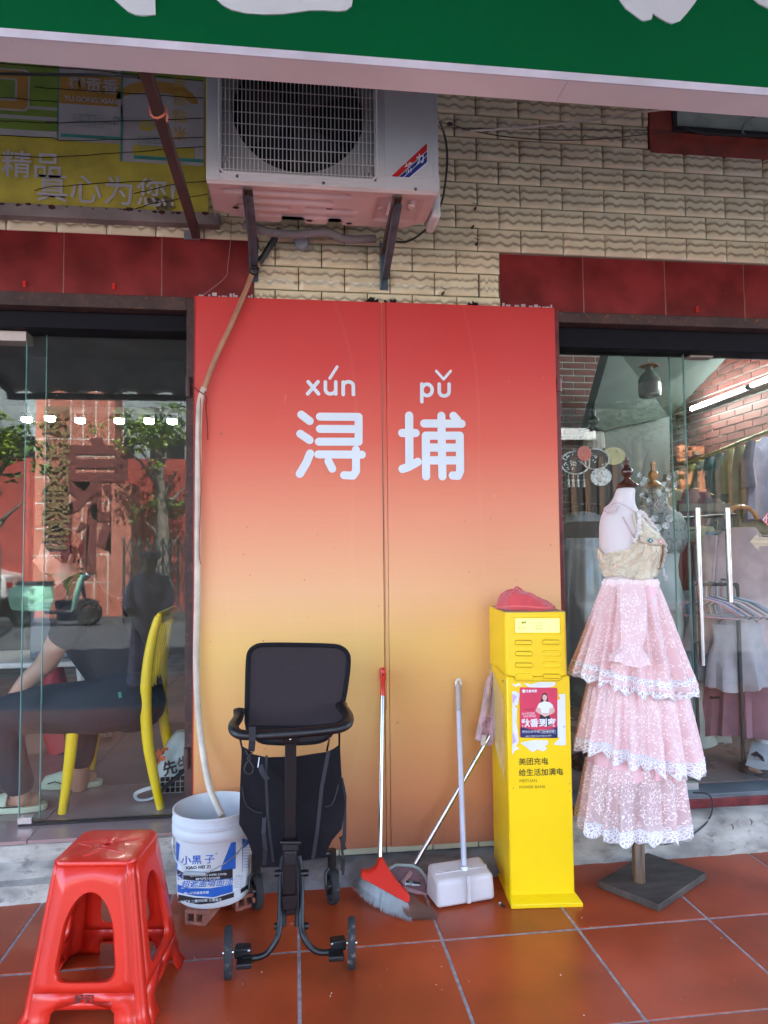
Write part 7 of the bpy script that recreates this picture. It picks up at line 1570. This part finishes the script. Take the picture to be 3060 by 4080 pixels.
part(mb, 'body', m_skin, P2, smooth=True, remesh=.009)
part(MB().loft([(fp(1652, 1658, ZF+.052)+V((.03, .03, 0)), .09, .075), (w2(1664, 1600), .080, .07), (w2(1682, 1500), .085, .08), (w2(1700, 1400), .10, .10), (w2(1725, 1350), .14, .12)], 40, mod=lambda g, i: (1+.05*sin(7*g+i), 0)), 'white_trousers', M('white_linen', (.6, .62, .65), .85, bump=.8, bs=25), P2, smooth=True)
part(MB().loft([(w2(1738, 1370), .16, .13), (w2(1738, 1250), .15, .12), (w2(1738, 1160), .19, .12), (w2(1736, 1135), .09, .08)], 30), 'shirt', M('white_linen', (.6, .62, .65), .8), P2, smooth=True)
c_ = fp(1632, 1672, ZF); part(MB().loft([(c_+V((.02, .03, .001)), .078, .045, .75), (c_+V((.02, .03, .045)), .075, .043, .75)], 30), 'platform_sandal', m_blkp, P2, bevel=.004); part(MB().tube([c_+V((.03, -.02, .05)), c_+V((.03, -.01, .075)), c_+V((.03, .03, .085)), c_+V((.03, .07, .06))], [(.012, .004)]*4, 8), 'sandal_strap', m_blkp, P2)
part(MB().ball(w2(1735, 1043), (.085, .1, .11), 16, 12), 'hair', m_hairb, P2, smooth=True)

# grit on the paving
mb = MB(); rnd = random.Random(12)
for k in range(170):
    x, y = rnd.uniform(-1.2, 1.9), rnd.uniform(1.2, 2.68); r = rnd.choice((.0012, .0016, .002, .0028)); a = rnd.uniform(0, 3)
    mb.add([(x-r, y, .001), (x, y-r*.8, .001), (x+r, y, .001), (x, y+r*.7, .001), (x, y, .001+r)], [(0, 1, 4), (1, 2, 4), (2, 3, 4), (3, 0, 4)])
g__ = struct(mb, 'grit', M('pale_grit', (.5, .35, .28), .9)); g__['kind'] = 'stuff'; g__['label'] = 'pale grit and tiny chips scattered on the red paving tiles'; g__['category'] = 'grit'
# ================= ACROSS THE STREET (seen reflected in the glass) =================
def mr(u, v, d):                                  # place a thing where its mirror image shows at depth d behind the glass
    p = wp(u, v, d); return V((p.x, 2*YG-d, p.z))
def mg(u, v, z=-.12): p = fp(u, v, z); return V((p.x, 2*YG-p.y, z))
m_rw = M('red_stucco', (.30, .045, .035), .8, var=.15, vs=3); m_rp = M('salmon_stucco', (.40, .13, .09), .75, var=.08)
yr = -10.5; D = 2*YG-yr
OB = thing('red_gate_building', 'red stuccoed building with tiled pillar across the street', 'building', (-6, yr, -.12))
x0, x1 = mr(-150, 1200, D).x, mr(405, 1200, D).x; zt = mr(265, 990, D).z; zt2 = mr(200, 885, D).z
part(MB().bb(x0, x1, yr-.6, yr, -.2, zt), 'wall', m_rw, OB)
a, b = mr(100, 1200, D).x, mr(267, 1200, D).x
pil = part(MB().bb(a, b, yr+.02, yr+.8, -.2, zt2+.4), 'pillar', m_rp, OB)
mb = MB()
for u in (100, 148, 176, 205, 234, 266): x = mr(u, 1200, D-.8).x; mb.bb(x-.012, x+.012, yr+.8005, yr+.806, -.1, zt2+.3)
for v in (950, 985, 1030, 1085, 1140, 1200, 1260): z = mr(150, v, D-.8).z; mb.bb(a, b, yr+.8005, yr+.805, z-.012, z+.012)
part(mb, 'tile_joint', M('pale_joint', (.6, .5, .45), .8), pil)
m_gd = M('gold_letters', (.26, .17, .08), .4, .5)
DD = D-.85
for i, ch in enumerate('浔埔社区居委会'):
    p = mr(119, 912+i*42, DD); part(text_mb(ch, .62, flat((p.x, yr+.83+.02, p.z), (-1, 0, 0), (0, 0, 1)), .01), 'lettering', m_gd, pil)
for ch, v, s_ in (('泉', 1040, 1.6), ('州', 1170, 1.5)):
    p = mr(208, v, DD); part(text_mb(ch, s_*1.15, flat((p.x, yr+.83, p.z-.1), (-1, 0, 0), (0, 0, 1)), .04), 'lettering', M('dark_red_brush', (.13, .022, .02), .7), pil)
part(MB().bb(mr(264, 1080, D).x, mr(305, 1080, D).x, yr+.02, yr+.9, -.2, mr(264, 1042, D-.9).z), 'porch_pier', m_rp, OB); 
GBD = thing('grey_building', 'grey two-storey building with window bands behind the red wall across the street', 'building', (-6, -16, 0))
part(MB().bb(-12, -1.5, -22, -16, -.2, 7.6), 'wall', M('grey_render', (.22, .25, .26), .8), GBD)
for k in range(7): part(MB().bb(-11.6+k*1.45, -10.6+k*1.45, -16+.002, -15.95, 3.4, 4.6), 'window', m_dark, GBD)
for k in range(3): part(MB().bb(-12, -1.5, -15.94, -15.9, 3.3+.65*k, 3.38+.65*k), 'rail', m_dark, GBD)
RB_ = thing('brick_building', 'low building with pale coping and orange battens across the street', 'building', (8, -11, 0))
xg = mr(1283, 900, 17).x
part(MB().bb(xg, 16, -14, -11.02, 3.94, 7.5), 'sky_blocking_wall', M('dark_grey_green_render', (.045, .055, .05), .8), RB_)  # dark wall added to block the sky from the right-hand glass reflection
part(MB().bb(3.3, 16, -14, -11, -.2, 3.95), 'wall', M('orange_brown_render', (.03, .025, .022), .8), RB_)
part(MB().bb(3.2, xg-.01, -14.1, -10.9, 3.951, 4.25), 'coping', M('pale_coping', (.62, .62, .62), .7), RB_)
for k in range(30): x = 4.0+k*.36; part(MB().bb(x, x+.13, -10.98, -10.9, 2.1, 3.5), 'batten', M('sunlit_batten', (.10, .05, .025), .7), RB_)
part(MB().bb(*sorted((mr(1468, 1000, 9).x, mr(1530, 1000, 9).x)), 2*YG-9.06, 2*YG-9, mr(1500, 1062, 9).z, mr(1500, 962, 9).z), 'panel', M('salmon_wall_patch', (.75, .28, .14), .7), thing('wall_standin', 'salmon panel on added posts, standing in for a sunlit wall across the street', 'wall_standin', mr(1500, 1200, 9)))  # raised panel stands in for a sunlit wall piece; its posts are added
hd_o = [o for o in bpy.data.objects if o.name == 'wall_standin'][0]
for u in (1472, 1526): q = mr(u, 1000, 9.1); part(MB().bb(q.x-.03, q.x+.03, q.y-.03, q.y+.03, -.12, mr(1500, 962, 9).z), 'post', m_dark, hd_o)
def tree(label, c, h, r, n, seed, cols=((.22, .30, .03), (.10, .17, .03)), leaf=.11):
    t = thing('street_tree', label, 'tree', c); rnd = random.Random(seed)
    mb = MB().tube([c, c+V((.05, .03, h*.4)), c+V((-.06, .05, h*.75))], [.16, .12, .07], 10)
    for k in range(7): a = 2*pi*k/7; b0 = c+V((0, 0, h*(.45+.04*k))); mb.tube([b0, b0+V((cos(a)*r*.4, sin(a)*r*.4, h*.1)), b0+V((cos(a)*r*.8, sin(a)*r*.8, h*.16))], [.06, .035, .015], 7)
    part(mb, 'trunk', M('grey_bark', (.16, .13, .11), .9, bump=1, bs=20), t, smooth=True)
    for j, col_ in enumerate(cols):
        mb = MB(); cl = [(V((rnd.gauss(0, r*.5), rnd.gauss(0, r*.5), rnd.gauss(0, r*.28)))) for _ in range(26)]
        for k in range(n//2):
            q = c+V((0, 0, h*.85))+rnd.choice(cl)+V((rnd.gauss(0, r*.13), rnd.gauss(0, r*.13), rnd.gauss(0, r*.10))); a = rnd.uniform(0, 6.28); b = rnd.uniform(-.8, .8); d_ = V((cos(a)*cos(b), sin(a)*cos(b), sin(b)))*leaf; w_ = d_.cross(V((rnd.random()-.5, rnd.random()-.5, rnd.random()))).normalized()*leaf*.3
            mb.add([q-d_*.5, q+w_, q+d_*.5, q-w_], [(0, 1, 2, 3)])
        part(mb, 'crown', M('leaf_%03d' % round(col_[1]*1000), col_, .5), t)
def tree_at(label, u, v, d, dx, r, n, seed, *k):
    p = mr(u, v, d); c = V((p.x+dx, p.y, -.12)); tree(label, c, (p.z+.12)/.85, r, n, seed, *k)
tree_at('leafy yellow-green tree across the street, left of the pillar', -20, 965, 12, 0, .62, 1500, 1)
tree_at('leafy tree behind the red wall, right of the pillar', 350, 925, 15, 0, .75, 1300, 2)
tree_at('darker small tree beside the folding gate', 352, 1090, 15.2, 0, .45, 900, 3, ((.10, .16, .03), (.16, .10, .04)), .09)
tree_at('tree across the street before the low building', 1330, 900, 12, .4, 1.0, 1500, 4, ((.022, .035, .012), (.04, .06, .02)), .10)
tree_at('small tree with dark leaves before the salmon wall', 1505, 1000, 8.5, 0, .28, 300, 5, ((.02, .03, .01), (.06, .08, .02)), .10)
# folding gate
FG = thing('folding_gate', 'silver folding lattice gate across the street', 'gate', mr(335, 1330, 15)); gy_ = 2*YG-14.2
xa, xb = mr(268, 1200, 14.2).x, mr(420, 1200, 14.2).x; z0, z1 = -.1, mr(300, 1162, 14.2).z
for k in range(10):
    x = xa+(xb-xa)*k/9; part(MB().bb(x-.02, x+.02, gy_-.02, gy_+.02, z0, z1), 'upright', m_chrome, FG)
mb = MB(); st_ = (xb-xa)/9
for k in range(9):
    for j in range(4): x = xa+st_*k; z = z0+(z1-z0)*j/4; mb.beam((x, gy_+.03, z), (x+st_, gy_+.03, z+(z1-z0)/4), .02, .02, (0, 1, 0)); mb.beam((x+st_, gy_+.05, z), (x, gy_+.05, z+(z1-z0)/4), .02, .02, (0, 1, 0))
part(mb, 'lattice', m_chrome, FG)
# scooter (faces the gate side), mirrored position
sw = mg(193, 1352); S0 = V((sw.x, sw.y, -.12)); dS = V((-1, 0, 0))
MS = thing('scooter', 'mint-green and black parked scooter across the street', 'scooter', S0)
def sp_(x, z, y=0): return S0+V((-x, y, z))
m_mint = M('mint_paint', (.30, .60, .45), .25, coat=.6, var=.03); m_bb = M('black_gloss', (.012, .013, .02), .2, coat=.6)
for x in (0, 1.22):
    wl_ = part(MB().tube([sp_(x+.19*cos(g), .235+.19*sin(g)) for g in [i*pi/14 for i in range(28)]], .048, 10, closed=True), 'wheel', m_rub, MS, smooth=True); part(MB().cyl(sp_(x, .235, -.03), sp_(x, .235, .03), .13, n=18), 'rim', M('alloy_dark', (.1, .1, .1), .3, .8), wl_)
part(MB().tube([sp_(-.16, .42), sp_(0, .49), sp_(.18, .42)], [(.06, .03)]*3, 10), 'front_fender', m_bb, MS, smooth=True)
part(MB().loft([(sp_(.28, .30), .03, .12), (sp_(.22, .55), .045, .19), (sp_(.16, .80), .05, .17), (sp_(.12, .95), .05, .11)], 24), 'leg_shield', m_mint, MS, smooth=True)
part(MB().tube([sp_(.0, .24), sp_(.10, .6), sp_(.16, 1.0)], .03, 10), 'fork', m_bb, MS, smooth=True)
part(MB().bb(S0.x-.75, S0.x-.25, S0.y-.15, S0.y+.15, S0.z+.24, S0.z+.30), 'footboard', m_bb, MS, bevel=.02)
part(MB().loft([(sp_(1.05, .30), .36, .12), (sp_(1.05, .50), .42, .17), (sp_(1.05, .70), .40, .16), (sp_(1.0, .76), .34, .13)], 28), 'rear_body', m_mint, MS, smooth=True); part(MB().loft([(sp_(.98, .765), .36, .14), (sp_(.98, .84), .33, .13)], 28), 'seat', m_bb, MS, smooth=True)
part(MB().tube([sp_(.2, 1.03, -.33), sp_(.14, 1.06, -.1), sp_(.14, 1.06, .1), sp_(.2, 1.03, .33)], .018, 8), 'handlebar', m_blkp, MS, smooth=True); part(MB().ball(sp_(.05, .92), (.07, .08, .08)), 'headlight', m_chrome, MS, smooth=True)
for s in (-.3, .3): part(MB().ball(sp_(.12, 1.2, s), (.02, .06, .045)).cyl(sp_(.15, 1.05, s), sp_(.13, 1.18, s), .006, n=6), 'mirror', m_bb, MS, smooth=True)
# woman in mauve robe
g0 = mg(322, 1478); WP_ = thing('person', 'woman in long mauve beaded robe and flower headdress standing on the pavement', 'person', g0)
bd_ = MB(); limb(bd_, [g0+V((0, 0, .75)), g0+V((0, 0, 1.05)), g0+V((0, 0, 1.28))], [.12, .11, .12]); limb(bd_, [g0+V((0, 0, 1.3)), g0+V((0, 0, 1.42))], [.05, .05]); bd_.ball(g0+V((0, .01, 1.47)), (.075, .09, .11), 18, 14); bd_.ball(g0+V((0, .1, 1.455)), (.012, .018, .02), 8, 6)
for s in (-1, 1):
    limb(bd_, [g0+V((s*.17, 0, 1.27)), g0+V((s*.22, .02, 1.02)), g0+V((s*.16, .14, .86))], [.045, .038, .028]); bd_.ball(g0+V((s*.14, .18, .84)), (.03, .04, .02)); limb(bd_, [g0+V((s*.08, 0, .8)), g0+V((s*.08, 0, .45)), g0+V((s*.08, 0, .06))], [.075, .055, .04]); bd_.ball(g0+V((s*.08, .05, .03)), (.035, .09, .03))
part(bd_, 'body', m_skin, WP_, smooth=True, remesh=.012)
m_mau = M('mauve_robe', (.64, .48, .58), .6, var=.2, vs=8, dirt=((.5, .45, .3), .14, 40))
part(MB().loft([(g0+V((0, 0, .02)), .25, .22), (g0+V((0, 0, .5)), .21, .18), (g0+V((0, 0, .9)), .18, .15), (g0+V((0, 0, 1.15)), .20, .14), (g0+V((0, 0, 1.30)), .19, .11), (g0+V((0, 0, 1.36)), .08, .07)], 48, mod=lambda g, i: (1+.05*(i < 3)*sin(9*g), 0)), 'robe', m_mau, WP_, smooth=True)
slm = MB()
for s in (-1, 1): slm.tube([g0+V((s*.17, 0, 1.29)), g0+V((s*.25, .02, 1.02)), g0+V((s*.19, .14, .88))], [.06, .07, .09], 14)
part(slm, 'sleeves', m_mau, WP_, smooth=True)
part(MB().ball(g0+V((0, -.02, 1.50)), (.085, .10, .10), 16, 12), 'hair', m_hairb, WP_, smooth=True)
fl__ = MB(); rnd = random.Random(3)
for k in range(34): a = rnd.uniform(0, 6.28); fl__.ball(g0+V((.11*cos(a), -.02+.1*sin(a), 1.54+rnd.uniform(-.02, .05))), .025, 7, 5)
part(fl__, 'flower_headdress', M('pale_violet_flowers', (.6, .45, .6), .7, var=.4, vs=30), WP_, smooth=True)
WP_.scale = (.86, .86, .86)
# parked car to the left
cc_ = mg(-170, 1335); CW = thing('parked_car', 'white hatchback parked across the street, far left', 'car', cc_)
def cpt_(x, z, y): return V((cc_.x+x, cc_.y+y, cc_.z+z))
out = [(-2.0, .35), (-2.05, .65), (-1.95, .85), (-1.2, .95), (-.6, 1.38), (.9, 1.42), (1.6, .98), (1.95, .90), (2.0, .4)]
bdm = MB()
for y0, y1, ins in ((-.85, -.78, .02), (-.78, .78, 0), (.78, .85, .02)): bdm.prism([(x*(1-ins), z-ins) for x, z in out], cpt_(0, 0, y0), (1, 0, 0), (0, 0, 1), -(y1-y0)) if False else None
bdm.add([cpt_(x, z, -.82) for x, z in out]+[cpt_(x*(1 if z < 1 else .92), z, .82) for x, z in out], [tuple(range(9)), tuple(range(9, 18))[::-1]]+[(i, 9+i, 9+(i+1) % 9, (i+1) % 9) for i in range(9)])
part(bdm, 'body', M('white_car_paint', (.6, .6, .6), .25, coat=.8), CW, bevel=.06)
for pts in ([(-1.1, .98), (-.6, 1.32), (.15, 1.35), (.15, .98)], [(.2, .98), (.2, 1.35), (.85, 1.35), (1.35, .98)]):
    part(MB().prism(pts, cpt_(0, 0, .822), (1, 0, 0), (0, 0, 1), -.01), 'side_window', m_dark, CW)
for x in (-1.25, 1.25):
    wl_ = part(MB().cyl(cpt_(x, .31, .70), cpt_(x, .31, .84), .31, n=28), 'wheel', m_rub, CW, bevel=.02); part(MB().cyl(cpt_(x, .31, .841), cpt_(x, .31, .85), .19, n=20), 'rim', m_chrome, wl_)
for x in (-1.98, 1.93): part(MB().box(cpt_(x, .68, .6), (.1, .3, .14)), 'headlight' if x < 0 else 'tail_light', m_chrome if x < 0 else m_redpr, CW, bevel=.02)
# planters and post box bits beside the wall
for i, (u, v) in enumerate(((208, 1330), (150, 1340))):
    g_ = mg(u, v); t_ = thing('planter', ['dark planter with spiky grass nearest the pillar foot', 'dark planter with spiky grass left of the pillar'][i], 'planter', g_, 'planters by the red pillar'); part(MB().tube([g_, g_+V((0, 0, .4))], [.22, .28], 12), 'pot', m_dark, t_)
    mb = MB()
    for k in range(60): a = random.uniform(0, 6.28); d_ = V((cos(a), sin(a), 0)); mb.add([g_+V((0, 0, .38)), g_+d_*.15+V((.01, .01, .9)), g_+d_*.5+V((0, 0, .95)), g_+d_*.15+V((-.01, -.01, .86))], [(0, 1, 2, 3)])
    part(mb, 'spiky_leaves', M('spiky_grass', (.2, .22, .04), .6), t_)
